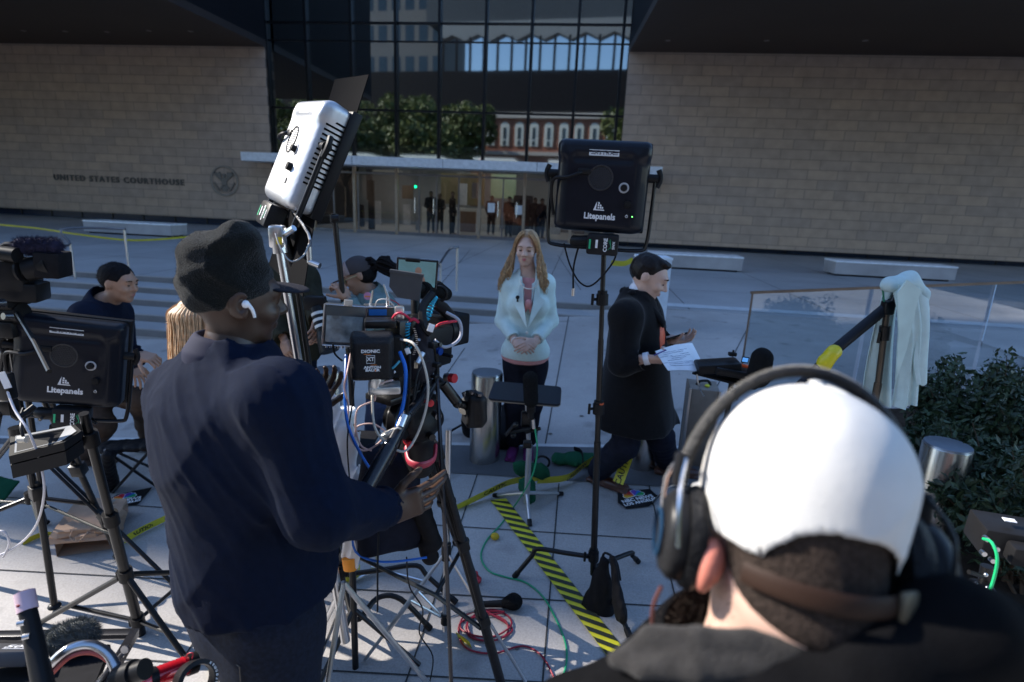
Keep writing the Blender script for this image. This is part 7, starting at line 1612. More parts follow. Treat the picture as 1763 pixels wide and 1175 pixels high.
# ------------------------------------------------------------------ microphone and tray stand in front of the reporter
Ym = 3.0; g0 = GP(906, 905)
t = T('microphone_stand', V((g0.x, 3.08, gz(g0.x, 3.08))), 'pale stand with a black tray and foam microphone before the reporter', 'microphone stand'); bp_ = V((g0.x + .0, 3.22, gz(g0.x, 3.22)))
top_ = P(908, 705, 3.12)
m = MB(); m.tube([bp_ + V((0, 0, .06)), V((bp_.x, bp_.y, .45))], .019, 12); obj('pole', m, mat('pole_grey', (.42, .42, .43), .35, .7), t); m = MB(); m.tube([V((bp_.x, bp_.y, .4)), V((top_.x, bp_.y - .02, top_.z))], .014, 12); obj('pole', m, mat('pole_grey', (.42, .42, .43), .35, .7), t)
for px, py in ((852, 856), (966, 853), (912, 906)):
    m = MB(); f = GP(px, py, .012); m.tube([bp_ + V((0, 0, .13)), f], .012, 8); lg = obj('leg', m, mat('pole_grey', (.42, .42, .43), .35, .7), t); m = MB(); d = nz(f - bp_ - V((0, 0, .13))); m.tube([f - d * .03, f + d * .01], .015, 10); obj('foot', m, BP, lg)
def rrect(w, h, r, n=6):
    o = []
    for cx, cy, a0 in ((w - r, h - r, 0), (-w + r, h - r, 90), (-w + r, -h + r, 180), (w - r, -h + r, 270)):
        for i in range(n + 1): a = math.radians(a0 + 90 * i / n); o.append((cx + r * math.cos(a), cy + r * math.sin(a)))
    return o
ctr = P(905, 678, 3.12); Mt = frame(ctr, x=(1, -.10, .0), z=(0, -.10, 1)); m = MB(Mt); m.prism2(rrect(.205, .125, .03), -.008, .008); tr = obj('tray', m, mat('tray_black', (.018, .02, .026), .45, 0, .1, 60), t, 30)
m = MB(Mt); rr_ = rrect(.205, .125, .03); m.tube([(x, y, -.006) for x, y in rr_ + [rr_[0]]], .0035, 6); obj('tray_rim', m, mat('rim_brown', (.22, .17, .12), .5), tr)
S = SDF(); S.seg(P(914, 690, 2.95), P(913, 652, 2.96), .040, .041, .01); fo = sdfobj('foam_windscreen', S, .005, FOAM, t, folds(.0012, 150, 5)); fuzz(fo, FOAM, 1500, .003, 'foam_texture', .6, wd=.0006)
m = MB(); m.tube([P(914, 700, 2.95), P(914, 722, 2.95)], .018, 12); m.box(P(914, 703, 2.95), (.05, .04, .05), None, .008); obj('shock_mount', m, BP, t); m = MB(); m.tube([P(918, 722, 2.95), P(919, 738, 2.95)], .011, 12); obj('connector', m, SL, t)
m = MB(); m.box(P(906, 722, 3.05), (.06, .05, .09), None, .01); m.tube([P(878, 745, 3.0), P(890, 742, 3.0), P(912, 738, 3.02)], .014, 8); m.ell(P(888, 732, 3.0), .018); m.ell(P(884, 750, 3.0), .016); m.tube([P(885, 732, 3.0), P(870, 750, 2.98)], .010, 8); m.tube([P(905, 745, 3.05), P(930, 738, 3.02)], .011, 8); m.box(P(908, 765, 3.1), (.05, .05, .04), None, .008); obj('clamp_head', m, BK, t)
m = MB(); m.tube([P(921, 738, 2.95), P(925, 775, 2.92), P(918, 815, 2.95), P(903, 845, 3.0), GP(885, 875, .01)] + [GP(x, y, .006) for x, y in ((862, 905), (838, 932), (828, 960), (842, 985), (872, 996), (905, 1005), (935, 1030), (958, 1070), (974, 1112), (974, 1150), (962, 1185))], .0048, 8, sm=6); gc = obj('green_cable', m, mat('cable_green', (.01, .28, .13), .45)); tag(gc, 'green cable running from the foam microphone across the paving', 'cable')
m = MB(); m.ell(GP(852, 929, .02), (.026, .026, .02)); tag(obj('foam_ball', m, mat('foam_yellow', (.5, .32, .02), .9, 0, .2, 60)), 'small yellow foam ball on the green cable', 'foam ball')
S = SDF(); S.seg(GP(895, 848, .18), GP(930, 850, .16), .05, .05, .05, flat=((0, 1, 0), .6)); S.seg(GP(905, 862, .10), GP(912, 875, .06), .06, .03, .05, flat=((0, 1, 0), .6)); gb = sdfobj('green_sandbag', S, .007, mat('green_canvas', (.01, .07, .035), .85, 0, .2, 30, .3, 300), None, folds(.008, 18, 23)); tag(gb, 'green canvas sandbag hung on the legs of the microphone stand', 'sandbag')
m = MB(); c = GP(930, 848, .22); m.tube([c + V((.05 * math.cos(a), -.02 * math.sin(a), .055 * math.sin(a))) for a in np.linspace(-.6, 3.6, 13)], .008, 8); obj('handle', m, BP, gb)
S = SDF(); a = GP(965, 797, .03); b = GP(1050, 800, .03); S.seg(a, b, .07, .06, .05, flat=((0, 0, 1), .5)); S.seg(GP(985, 800, .05), GP(1020, 803, .05), .06, .05, .04, flat=((0, 0, 1), .5)); g2 = sdfobj('green_sandbag', S, .008, mat('green_canvas', (.01, .07, .035), .85, 0, .2, 30, .3, 300), None, folds(.007, 15, 25)); tag(g2, 'green canvas sandbag lying flat on the dark paving behind the centre stand', 'sandbag')
m = MB(); m.tube([GP(988, 785, .06), GP(1000, 797, .085), GP(1003, 812, .04)], .016, 8, sm=3, sq=((0, 0, 1), .4)); obj('strap', m, BM, g2)
# black bag at the reporter's feet, behind the bollard
S = SDF(); p = GP(872, 745, .16); S.seg(p, GP(868, 768, .06), .09, .10, .06); S.seg(GP(806, 752, .14), GP(812, 748, .05), .06, .08, .06); bg_ = sdfobj('shoulder_bag', S, .01, BM, None, folds(.008, 15, 28)); tag(bg_, 'black bag on the ground behind the bollard by the reporter', 'bag')
m = MB(); m.tube([GP(771, 751, .03), GP(800, 744, .08)], .010, 6); tag(obj('umbrella', m, BM), 'thin black folded umbrella on the ground left of the bollard', 'umbrella')

# ------------------------------------------------------------------ tapes, signs, floor clutter
M_haz, n, b = nodemat('hazard_stripes'); tcn = n.nodes.new('ShaderNodeTexCoord'); sep = n.nodes.new('ShaderNodeSeparateXYZ')
haz = [(844, 863), (1047, 1131), (1078, 1178)], [(871, 860), (1073, 1119), (1120, 1178)]
A0 = G(844, 863); A1 = G(871, 860); B0 = G(1075, 1172); B1 = G(1117, 1175)
yl = mat('tape_yellow', (.66, .60, .03), .4); bl = mat('tape_black', (.03, .033, .02), .45)
hz = T('hazard_tape', (A0 + B0) / 2, 'black and yellow striped hazard tape stuck diagonally across the paving', 'floor tape'); WORG[hz.name] = V(hz.location)
m = MB(); Ls = [A0.lerp(B0, i / 12) for i in range(13)]; Rs = [A1.lerp(B1, i / 12) for i in range(13)]
m.strip([V((p.x, p.y, gz(p.x, p.y) + .007)) for p in Ls], [V((p.x, p.y, gz(p.x, p.y) + .007)) for p in Rs]); obj('tape', m, yl, hz, 0)
N = 20
for i in range(N):
    t0 = (i + .15) / N; t1 = t0 + .5 / N; sh_ = .45 / N; m = MB()
    pts = [A0.lerp(B0, max(t0 - sh_, 0)), A0.lerp(B0, max(t1 - sh_, .002)), A1.lerp(B1, min(t1 + sh_, 1)), A1.lerp(B1, min(t0 + sh_, 1))]; m.poly([V((p.x, p.y, gz(p.x, p.y) + .0095)) for p in pts]); obj('black_stripe', m, bl, hz, 0)
def ribbon(label, pts, w_=.037, words='CAUTION', group='yellow caution tape', up=(0, 0, 1), twist=0, nword=1, off=0.0):
    P_ = catmull([V(p) for p in pts], 8); L = []; R_ = []
    for i, p in enumerate(P_):
        d = nz(P_[min(i + 1, len(P_) - 1)] - P_[max(i - 1, 0)]); u = V(up) + V((0, -.5, 0)); u = (u - d * u.dot(d)).normalized(); u = Matrix.Rotation(twist * math.sin(i * .35) + off, 3, d) @ u; L.append(p + u * w_); R_.append(p - u * w_)
    m = MB(); m.strip(L, R_); o = obj('caution_tape', m, mat('caution_yellow', (.62, .56, .04), .35), None, 60); tag(o, label, 'caution tape', group)
    if words:
        m = MB()
        for k in range(nword):
            i = int(len(P_) * (k + .5) / nword); i = min(max(i, 1), len(P_) - 2); d = nz(P_[i + 1] - P_[i - 1]); u = (L[i] - R_[i]).normalized(); 
            if d.x < 0: d = -d
            z_ = d.cross(u)
            if z_.dot(CAM - P_[i]) < 0: u = -u; z_ = -z_
            m.text(words, w_ * 1.5, frame(P_[i] + z_ * .003, x=d, z=z_), ext=.0004, bold=.001)
        obj('tape_lettering', m, bl, o, 0)
    return o
ribbon('caution tape stretched low between the stands at the far left', [GP(112, 800, .05), GP(150, 795, .06), GP(275, 775, .05)], .022, nword=1)
ribbon('caution tape on the paving right of the paper bag', [GP(215, 938, .03), GP(245, 920, .03), GP(290, 898, .03)], .026, nword=1)
ribbon('caution tape trailing at the left, behind the tripod legs', [GP(40, 940, .02), GP(75, 925, .02), GP(105, 925, .02)], .02, words=None)
ribbon('caution tape running from the tripod leg to the green sandbag', [GP(785, 880, .02), GP(835, 862, .05), GP(880, 848, .08), GP(930, 846, .10)], .034, nword=1)
ribbon('caution tape rising from the green sandbag to the centre stand', [GP(925, 846, .08), GP(975, 836, .06), GP(1005, 818, .08), GP(1030, 806, .10)], .036, nword=1)
ribbon('caution tape hanging upright between the legs of the coat man', [P(1082, 782, 3.45), P(1074, 805, 3.42), P(1064, 832, 3.38)], .036, nword=1, up=(1, 0, 0))
ribbon('caution tape strung in front of the left benches', [PZ(-40, 384, .9), PZ(60, 393, .85), PZ(135, 404, .8), PZ(230, 414, .7), PZ(330, 408, .8)], .024, words=None)
ribbon('scrap of caution tape near the building behind the coat man', [P(1052, 453, 9), P(1075, 454, 9), P(1090, 447, 9)], .05, words=None)
ribbon('yellow tape scraps on the ground under the kit bag', [GP(590, 1010, .02), GP(612, 1002, .02), GP(620, 990, .02)], .05, words=None)
ribbon('yellow tape scrap half under the big tripod', [GP(788, 1100, .01), GP(800, 1108, .01), GP(812, 1118, .01)], .04, words=None)
ribbon('yellow tape end at the bottom edge beside the jeans', [GP(360, 1150, .02), GP(378, 1165, .02), GP(400, 1178, .02)], .05, words=None)
def net_sign(label, c, xd, corners, w_=.30):
    """peacock-logo floor sign; c centre, xd text direction on the ground"""
    nrm = V((-GX, -GY, 1)).normalized(); M = frame(c, x=xd, z=nrm) @ Matrix.Scale(.92, 4)
    t = T('floor_sign', c, label, 'sign', 'broadcaster floor signs'); m = MB(M); m.prism2(corners, 0, .003); obj('board', m, mat('sign_black', (.012, .012, .014), .5), t, 0)
    cols = [('yellow', (.75, .42, .02)), ('orange', (.75, .14, .02)), ('red', (.6, .02, .05)), ('purple', (.16, .05, .42)), ('blue', (.01, .18, .6)), ('green', (.01, .38, .10))]
    pk = MB(M); ang = [168, 141, 112, 68, 39, 12]; 
    for k, (nm, co) in enumerate(cols):
        a = math.radians(ang[k]); m = MB(M); R0 = .060; L = []
        hw = .235; tip = .075
        pts = [(0.006 * math.cos(a), .006 * math.sin(a))] + [(R0 * math.cos(a) + .021 * math.cos(b), R0 * math.sin(a) + .021 * math.sin(b)) for b in np.linspace(a - 1.75, a + 1.75, 12)]
        m.prism2([(x * 1.0, y + .012) for x, y in pts], .0032, .0042); obj('feather', m, mat('feather_' + nm, co, .5), t, 0)
        pts2 = [(0, -.004)] + [(R0 * math.cos(a) + .026 * math.cos(b), R0 * math.sin(a) + .026 * math.sin(b)) for b in np.linspace(a - 1.8, a + 1.8, 12)]; pk.prism2([(x, y + .012) for x, y in pts2], .0030, .0032 + .00005 * k)
    obj('logo_outline', pk, mat('print_white', (.75, .76, .78)), t, 0)
    m = MB(M); m.text('NBC NEWS', .048, Matrix.Translation((0, -.028, .0035)), ext=.0004, bold=.0016); m.text('LOS ANGELES', .044, Matrix.Translation((0.0, -.070, .0035)), ext=.0004, bold=.0014, xs=.94); obj('sign_lettering', m, mat('print_white', (.75, .76, .78)), t, 0)
    return t
sc1 = G(1094, 858, .002); net_sign('black broadcaster floor sign with a rainbow peacock under the coat man shoe', sc1 + V((0, 0, .007)), G(1130, 853) - G(1058, 868), [(-.13, -.11), (.03, -.135), (.155, -.06), (.15, .06), (.05, .08), (.02, .115), (-.09, .10), (-.15, -.02)])
sc2 = G(212, 862, .002); net_sign('black broadcaster floor sign with a rainbow peacock behind the paper bag', sc2 + V((0, 0, .007)), G(240, 860) - G(180, 872), [(-.17, -.10), (.12, -.12), (.17, .11), (-.06, .10)])
# handheld microphone and its red cable
t = T('handheld_microphone', GP(870, 1052), 'black handheld microphone lying on the paving beside a coil of red cable', 'microphone')
m = MB(); a = GP(822, 1050, .03); b = GP(868, 1050, .035); m.tube([a, b], [.014, .018], 14); obj('handle', m, BP, t); S = SDF(); S.ell(GP(884, 1048, .04), (.042, .038, .038), k=.01); S.seg(b, GP(884, 1048, .04), .022, .03, .02); fo = sdfobj('foam_head', S, .004, FOAM, t, folds(.001, 150, 5)); fuzz(fo, FOAM, 900, .003, 'foam_texture', .6, wd=.0006)
red = mat('cable_red', (.26, .012, .03), .4); m = MB(); pts = [GP(822, 1050, .02)]
for k in range(30):
    a = k * .62; rr_ = 38 + 7 * math.sin(k * .9) ; pts.append(GP(838 + (rr_ + 2) * math.cos(a), 1080 + .62 * rr_ * math.sin(a), .006 + .004 * (k % 3)))
pts += [GP(800, 1070, .008), GP(790, 1095, .008), GP(805, 1120, .008), GP(850, 1128, .008), GP(900, 1115, .008), GP(935, 1135, .008), GP(960, 1185, .008)]
m.tube(pts, .0042, 8, sm=5); tag(obj('red_cable', m, red), 'coil of red cable on the sunlit paving by the handheld microphone', 'cable')
# white tube foot at the coat man's sign
t = T('bent_tube', GP(1125, 868), 'bent silver tube leg resting on the right floor sign', 'stand leg'); m = MB(); m.tube([GP(1124, 868, .012), P(1142, 848, 3.15), P(1158, 836, 3.1), P(1185, 834, 3.05)], .0085, 8, sm=5); obj('tube', m, SL, t)
# small floor marks
m = MB(); rg = random.Random(77)
for i in range(26):
    x = rg.uniform(-2, 2.2); y = rg.uniform(1.9, 7.5); r = rg.uniform(.008, .022); m.lathe([(0, .0005), (r, .0)], Matrix.Translation((x, y, gz(x, y) + .0045)) @ Matrix.Rotation(-.07, 4, 'Y'), 9, False)
o = obj('gum_spots', m, mat('gum_dark', (.12, .11, .10), .9)); o['kind'] = 'stuff'; tag(o, 'dark flattened chewing gum spots scattered over the paving', 'gum spots')

# ------------------------------------------------------------------ right side: coat on stand, boom pole, recorder, box, shrubs, kit stand
Yk = 2.35; t = T('coat_stand', GP(1545, 960), 'black stand holding a boom pole and a draped pale coat at the right', 'light stand'); sp_ = P(1528, 530, Yk); sb_ = P(1512, 660, Yk)
d = nz(sb_ - sp_); e = V((sb_.x, sb_.y, gz(sb_.x, sb_.y))); m = MB(); m.tube([sp_, sb_], .013, 12); m.tube([sb_, e + V((0, 0, .1))], .016, 12); obj('pole', m, mat('pole_bronze', (.10, .085, .07), .35, .8), t)
m = MB(); m.tube([sp_ + d * .08, sp_ + d * .14], .022, 12); wing(m, sp_ + d * .13, V((-1, -.4, 0)), V((0, 0, 1)), .045); wing(m, sp_ + d * .04, V((-1, -.2, .2)), V((.3, 0, 1)), .045); m.box(sp_, (.045, .045, .06), None, .01); m.tube([sp_ + V((.0, 0, -.02)), sp_ + V((.025, 0, .05))], .015, 10); obj('clamp', m, BK, t)
for k in range(3): m = MB(); an = 2.1 * k + 1; m.tube([e + V((0, 0, .35)), gv(e.x + .4 * math.cos(an), e.y + .4 * math.sin(an), .01)], .011, 8); obj('leg', m, BK, t)
t = T('boom_pole', P(1480, 580, 2.3), 'black boom pole with a yellow grip slanting up to the draped coat', 'boom pole'); a = P(1552, 508, 2.38); b = P(1436, 604, 2.30); c = P(1385, 655, 2.25)
m = MB(); m.tube([a, b], .0225, 14); obj('thick_section', m, mat('boom_black', (.014, .015, .02), .4), t); m = MB(); m.tube([b, c + (c - b) * .6], .017, 14); obj('thin_section', m, mat('boom_black', (.014, .015, .02), .4), t); m = MB(); m.tube([b + (b - a) * -.03, b + (b - a) * .03], .0245, 14); obj('ring', m, BP, t)
S = SDF(); S.seg(P(1436, 606, 2.28), P(1420, 622, 2.27), .03, .026, .02); S.seg(P(1433, 610, 2.26), P(1424, 634, 2.26), .018, .014, .02); S.seg(P(1418, 624, 2.27), P(1408, 632, 2.27), .02, .012, .02); sdfobj('yellow_grip', S, .004, mat('grip_yellow', (.62, .52, .01), .4), t)
# draped coat
Yd = 2.33; cm_ = mat('mint_coat', (.50, .63, .62), .8, 0, .05, 30, .2, 250)
S = SDF(); S.seg(P(1531, 490, Yd - .03), P(1566, 484, Yd), .030, .034, .03); S.seg(P(1566, 484, Yd), P(1588, 508, Yd), .034, .024, .03); S.seg(P(1588, 508, Yd), P(1591, 530, Yd - .02), .024, .018, .02)
co = sdfobj('draped_coat', S, .006, cm_, None, folds(.005, 28, 33)); tag(co, 'pale mint coat draped over the top of a stand at the right', 'coat')
def drape(nm, LP, RP_, depth, nf, amp, ph):
    NU, NV = 26, 30; Lc = catmull([P(x, y, Yd + d_) for x, y, d_ in LP], 10); Rc_ = catmull([P(x, y, Yd + d_) for x, y, d_ in RP_], 10); G_ = []
    for iv in range(NV + 1):
        v = iv / NV; a = Lc[min(int(v * (len(Lc) - 1)), len(Lc) - 1)]; b = Rc_[min(int(v * (len(Rc_) - 1)), len(Rc_) - 1)]
        for iu in range(NU + 1):
            u = iu / NU; k = (.25 + .75 * v) * amp; dy = -k * math.cos(u * nf * 6.28 + ph + .8 * math.sin(v * 3 + ph)) - depth * math.sin(math.pi * u); G_.append(a.lerp(b, u) + V((.35 * k * math.sin(u * nf * 9 + ph), dy, .006 * math.sin(u * 9 + ph) * v)))
    m = MB(); f = []
    for iv in range(NV):
        for iu in range(NU): q_ = iv * (NU + 1) + iu; f.append((q_, q_ + 1, q_ + NU + 2, q_ + NU + 1))
    n0 = len(G_); back = [g_ + V((0, .006, 0)) for g_ in G_]; ed_ = [i_ for i_ in range(NU + 1)] + [(r_ + 1) * (NU + 1) - 1 for r_ in range(1, NV + 1)] + [n0 - 1 - i_ for i_ in range(1, NU + 1)] + [(NV - r_) * (NU + 1) for r_ in range(1, NV)]
    f += [tuple(i_ + n0 for i_ in q_)[::-1] for q_ in f]; f += [(ed_[i_], ed_[(i_ + 1) % len(ed_)], ed_[(i_ + 1) % len(ed_)] + n0, ed_[i_] + n0) for i_ in range(len(ed_))]
    m.add(G_ + back, f); return obj(nm, m, cm_, co, 60)
drape('back_panel', [(1522, 500, .05), (1504, 570, .06), (1488, 640, .06), (1478, 702, .06)], [(1548, 492, .05), (1540, 570, .06), (1535, 640, .06), (1532, 700, .06)], .01, 2.1, .012, 1)
drape('front_panel', [(1536, 488, -.05), (1549, 560, -.06), (1545, 630, -.06), (1533, 700, -.06)], [(1586, 496, -.03), (1590, 560, -.05), (1584, 630, -.05), (1580, 695, -.05)], .03, 2.4, .014, 2)
drape('sleeve', [(1574, 500, -.06), (1580, 560, -.07), (1572, 620, -.08), (1576, 664, -.08)], [(1598, 520, -.02), (1597, 560, -.04), (1594, 620, -.04), (1590, 655, -.05)], .03, 1.2, .008, 0)
m = MB()
for (pp) in ([(1545, 505), (1562, 482), (1586, 500), (1579, 522), (1562, 600), (1543, 655), (1548, 570)],): m.prism([P(x, y, Yd - .112) for x, y in pp], (0, .008, 0))
obj('lapel', m, mat('mint_coat_lapel', (.50, .64, .61), .75), co, 25); m = MB(); m.tube([P(1523, 500, Yd - .03), P(1519, 478 + 10, Yd - .02), P(1522, 520, Yd - .03)], .004, 6, sm=4); m.tube([P(1585, 575, Yd - .05), P(1578, 600, Yd - .06), P(1572, 640, Yd - .06)], .003, 6, sm=4); objs('green_lining', m, mat('lining_green', (.01, .16, .09), .5), co)
# recorder on a tray with a foam microphone
t = T('sound_recorder', P(1250, 640, 2.9), 'black sound recorder with a small blue screen and orange trim on a tray', 'recorder'); Rr = rotm(0, 6, -6)
m = MB(); m.box(P(1235, 630, 2.9), (.22, .14, .05), Rr @ rotm(0, -14, 0), .01); m.box(P(1262, 640, 2.86), (.20, .12, .04), Rr, .008); m.box(P(1261, 610, 2.9), (.04, .03, .02), None, .004); m.tube([P(1262, 610, 2.9), P(1263, 603, 2.9)], .005, 8); obj('body', m, BP, t)
m = MB(); m.box(P(1283, 620, 2.86), (.038, .006, .034), Rr, .002); s_ = obj('screen_frame', m, BP, t); m = MB(); m.box(P(1283, 620, 2.855), (.028, .002, .022), Rr); obj('screen', m, mat('screen_blue', (.05, .2, .45), .2, emis=(.08, .25, .6, .5)), s_)
m = MB(); m.box(P(1285, 631, 2.86), (.058, .03, .014), Rr, .004); obj('orange_trim', m, mat('trim_orange', (.75, .10, .02), .4), t)
t = T('recorder_tray', P(1245, 655, 2.95), 'thin black tray behind the white cap, holding the sound recorder', 'tray'); m = MB(); m.prism([P(1192, 641, 2.95), P(1300, 668, 2.75), P(1350, 640, 2.9), P(1250, 628, 3.15)], (0, 0, -.012)); obj('tray', m, BM, t, 0); tb_ = P(1260, 655, 2.95); m = MB(); m.tube([tb_, V((tb_.x, tb_.y, gz(tb_.x, tb_.y)))], .015, 10); obj('pole', m, BK, t)
m = MB(); m.tube([P(1200, 645, 2.9), P(1203, 665, 2.9), P(1212, 682, 2.95)], .004, 6, sm=3); obj('hanging_lead', m, SL, t)
S = SDF(); S.seg(P(1306, 648, 2.7), P(1312, 617, 2.7), .058, .052, .02); fo = sdfobj('foam_windscreen', S, .006, FOAM, None, folds(.0015, 120, 5)); tag(fo, 'large black foam microphone windscreen right of the sound recorder', 'windscreen'); fuzz(fo, FOAM, 1500, .004, 'foam_texture', .6, wd=.0006)
t = T('shipping_case', GP(1197, 790), 'tan equipment case with metal corners standing on end behind the coat man', 'case'); c = GP(1200, 800, 0); m = MB(); R_c = rotm(0, 0, -12); cz_ = P(1192, 668, c.y).z
m.box(V((c.x, c.y + .08, (c.z + cz_) / 2)), (.20, .24, cz_ - c.z), R_c, .006); obj('body', m, mat('case_tan', (.20, .17, .14), .6, 0, .15, 10), t)
m = MB()
for sx in (-1, 1):
    for sy in (-1, 1): m.box(V((c.x, c.y + .08, (c.z + cz_) / 2)) + R_c @ V((sx * .099, sy * .119, 0)), (.016, .016, cz_ - c.z + .004), R_c, .002)
objs('metal_edge', m, mat('alu_edge', (.45, .45, .46), .35, .9), t); m = MB(); p = V((c.x, c.y + .08, cz_)); m.tube([p + V((-.05, 0, .0)), p + V((-.03, -.01, .03)), p + V((.03, 0, .03)), p + V((.05, 0, 0))], .010, 8, sm=4); obj('handle', m, BP, t); m = MB(); m.ell(p + V((.01, -.05, .01)), (.018, .018, .012)); obj('yellow_latch', m, mat('latch_yellow', (.55, .55, .03), .5), t)
# planting bed and shrubs
g = MB(); L = []; R_ = []
for x in np.arange(2.0, 6.1, .5): L.append((x, 1.2, gz(x, 1.2) + .012)); R_.append((x, 4.7, gz(x, 4.7) + .012))
g.strip(L, R_); struct('planting_bed', g, mat('soil_dark', (.035, .025, .018), .95, 0, .4, 6, .8, 30), 0)
M_lf = mat('shrub_leaf', (.024, .046, .018), .55, 0, .6, 14); M_st = mat('twig', (.09, .06, .04), .9)
def shrub(x, y, h, r, label, seed, n=5200):
    rg = np.random.default_rng(seed); z0 = gz(x, y); t = T('shrub', (x, y, z0), label, 'shrub', 'green shrubs at the right edge'); tips = []
    m = MB()
    for k in range(34):
        a = rg.uniform(0, 6.28); q_ = rg.uniform(.2, 1) ** .6; e = V((x + math.cos(a) * r * q_, y + math.sin(a) * r * q_, z0 + h * (1.08 - .55 * q_ * q_) * rg.uniform(.8, 1.08))); mid = V((x, y, z0)).lerp(e, .5) + V((rg.normal() * .05, rg.normal() * .05, .05)); m.tube([(x + rg.normal() * .04, y + rg.normal() * .04, z0), mid, e], [.009, .006, .002], 5, sm=3); tips.append((mid, e))
    obj('stems', m, M_st, t); m = MB(); vs = []; fs = []
    for i in range(n):
        a, e = tips[rg.integers(len(tips))]; u = rg.uniform(-.2, 1.05); p = np.array(a.lerp(e, u)) + rg.normal(size=3) * (.055 * (1.2 - .7 * u)); d = rg.normal(size=3) + np.array((0, 0, .6)); d /= np.linalg.norm(d); b_ = np.cross(d, rg.normal(size=3)); b_ /= np.linalg.norm(b_); L_ = rg.uniform(.012, .036); k = len(vs)
        nn = np.cross(d, b_); vs += [p - d * L_, p + b_ * L_ * .42 + nn * .003, p + d * L_, p - b_ * L_ * .42 + nn * .003]; fs.append((k, k + 1, k + 2, k + 3))
    m.raw([V(v_) for v_ in vs], fs); obj('leaves', m, M_lf, t, 0)
for i, (px, py, Y, h, r) in enumerate([(1640, 800, 3.7, .82, .42), (1720, 820, 3.3, .70, .42), (1770, 760, 4.1, .72, .40), (1670, 930, 2.9, .62, .38), (1765, 920, 2.5, .66, .40), (1600, 900, 3.3, .55, .28)]):
    p = P(px, py, Y); shrub(p.x, p.y, h, r, ['tall dark green shrub nearest the draped coat', 'dark green shrub in the middle of the planting bed', 'dark green shrub against the glass railing at the right edge', 'low shrub behind the right headphone cup', 'low shrub above the black box with the green cable', 'small shrub low behind the capped man'][i], 90 + i, 4600 if i < 3 else 3200)
# kit stand bottom right
Yq = 1.30; t = T('receiver_box', P(1720, 930, Yq), 'black receiver box with a bright green cable at the right edge', 'receiver'); Rq = rotm(4, 0, -16)
m = MB(); m.box(P(1740, 925, Yq), (.16, .10, .075), Rq, .006); m.box(P(1770, 950, Yq - .05), (.10, .08, .05), Rq, .008); obj('body', m, BP, t); m = MB(); m.box(P(1738, 896, Yq - .01), (.026, .016, .002), Rq @ rotm(0, 0, 0)); obj('white_label', m, WT_, t)
m = MB()
for (x, y) in ((1695, 925), (1712, 942), (1690, 950), (1705, 962)): knob(m, P(x, y, Yq - .05), (-.3, -1, .1), .006, .015)
objs('socket', m, SL, t)
m = MB(); m.tube([P(1693, 928, Yq - .07), P(1708, 935, Yq - .1), P(1717, 965, Yq - .12), P(1707, 1010, Yq - .12), P(1688, 1050, Yq - .12), P(1672, 1082, Yq - .10), P(1666, 1110, Yq - .08), P(1655, 1105, Yq - .08), P(1664, 1088, Yq - .08)], .0036, 8, sm=6); obj('green_cable', m, mat('cable_bright_green', (.01, .42, .15), .4), t)
t = T('clamp_stand', GP(1690, 1175), 'black stand with silver clamp knobs under the receiver box', 'light stand'); a = P(1700, 975, Yq); b = V((P(1670, 1170, Yq).x, Yq, gz(1, Yq))); m = MB(); m.tube([a, P(1672, 1160, Yq - .02)], .015, 12); m.tube([P(1672, 1160, Yq - .02), b], .018, 12); obj('pole', m, BK, t)
m = MB(); rg = random.Random(21)
for (x, y) in ((1680, 1005), (1692, 1018), (1679, 1022), (1700, 1012), (1672, 1048), (1686, 1050), (1674, 1058), (1690, 1062), (1712, 1050), (1697, 990)): m.ell(P(x, y, Yq - .06), .0055, None, 10, 6)
objs('knob', m, SL, t); m = MB(); m.box(P(1690, 1015, Yq - .02), (.05, .05, .035), Rq, .01); m.box(P(1683, 1055, Yq - .02), (.05, .05, .035), Rq, .01); m.tube([P(1668, 985, Yq - .06), P(1690, 992, Yq - .06)], .006, 8); objs('clamp', m, BK, t)
m = MB(); m.tube([P(1590, 1078, 1.8), P(1700, 1076, 1.7)], .006, 8); m.tube([P(1722, 1095, 1.5), P(1737, 1160, 1.45)], .010, 8); objs('brace', m, mat('brace_grey', (.2, .2, .24), .35, .8), t)
m = MB(); m.tube([P(1680, 1070, 1.6), P(1720, 1063, 1.7), P(1770, 1068, 1.8), P(1820, 1062, 1.8)], .0028, 6, sm=4); tag(obj('green_cable', m, mat('cable_bright_green', (.01, .42, .15), .4)), 'thin green cable crossing the planting bed at the right edge', 'cable')

# ------------------------------------------------------------------ bottom-left cart
ct_ = T('equipment_cart', P(120, 1110, 1.25), 'black equipment cart frame in the bottom left corner', 'cart')
m = MB(); m.tube([P(-30, 1096, 1.30), P(232, 1092, 1.28)], .012, 8, sq=((0, 0, 1), 1.4)); obj('top_rail', m, mat('bar_black', (.03, .03, .035), .22, .5), ct_); m = MB(); m.tube([P(232, 1090, 1.28), P(196, 1150, 1.05), P(150, 1230, .95)], .014, 4); obj('side_rail', m, mat('bar_black', (.03, .03, .035), .22, .5), ct_)
m = MB(); m.tube([P(210, 1128, 1.10), P(160, 1185, .98)], .006, 8); m.lathe([(0, .0), (.009, .0), (.009, .004)], frame(P(216, 1118, 1.08), z=(0, -1, .3)), 14); objs('chrome_fitting', m, SL, ct_)
m = MB(); m.prism([P(-40, 1100, 1.28), P(190, 1110, 1.22), P(150, 1210, 1.0), P(-60, 1210, 1.0)], (0, 0, -.02)); obj('deck', m, BM, ct_)
t = T('hooped_handle', P(150, 1150, 1.1), 'chrome and red hooped tube arching over the cart at the bottom left', 'handle'); hp_ = [(60, 1200, .98), (85, 1150, 1.0), (120, 1118, 1.02), (158, 1112, 1.04), (188, 1130, 1.04), (203, 1165, 1.02), (205, 1210, 1.0)]
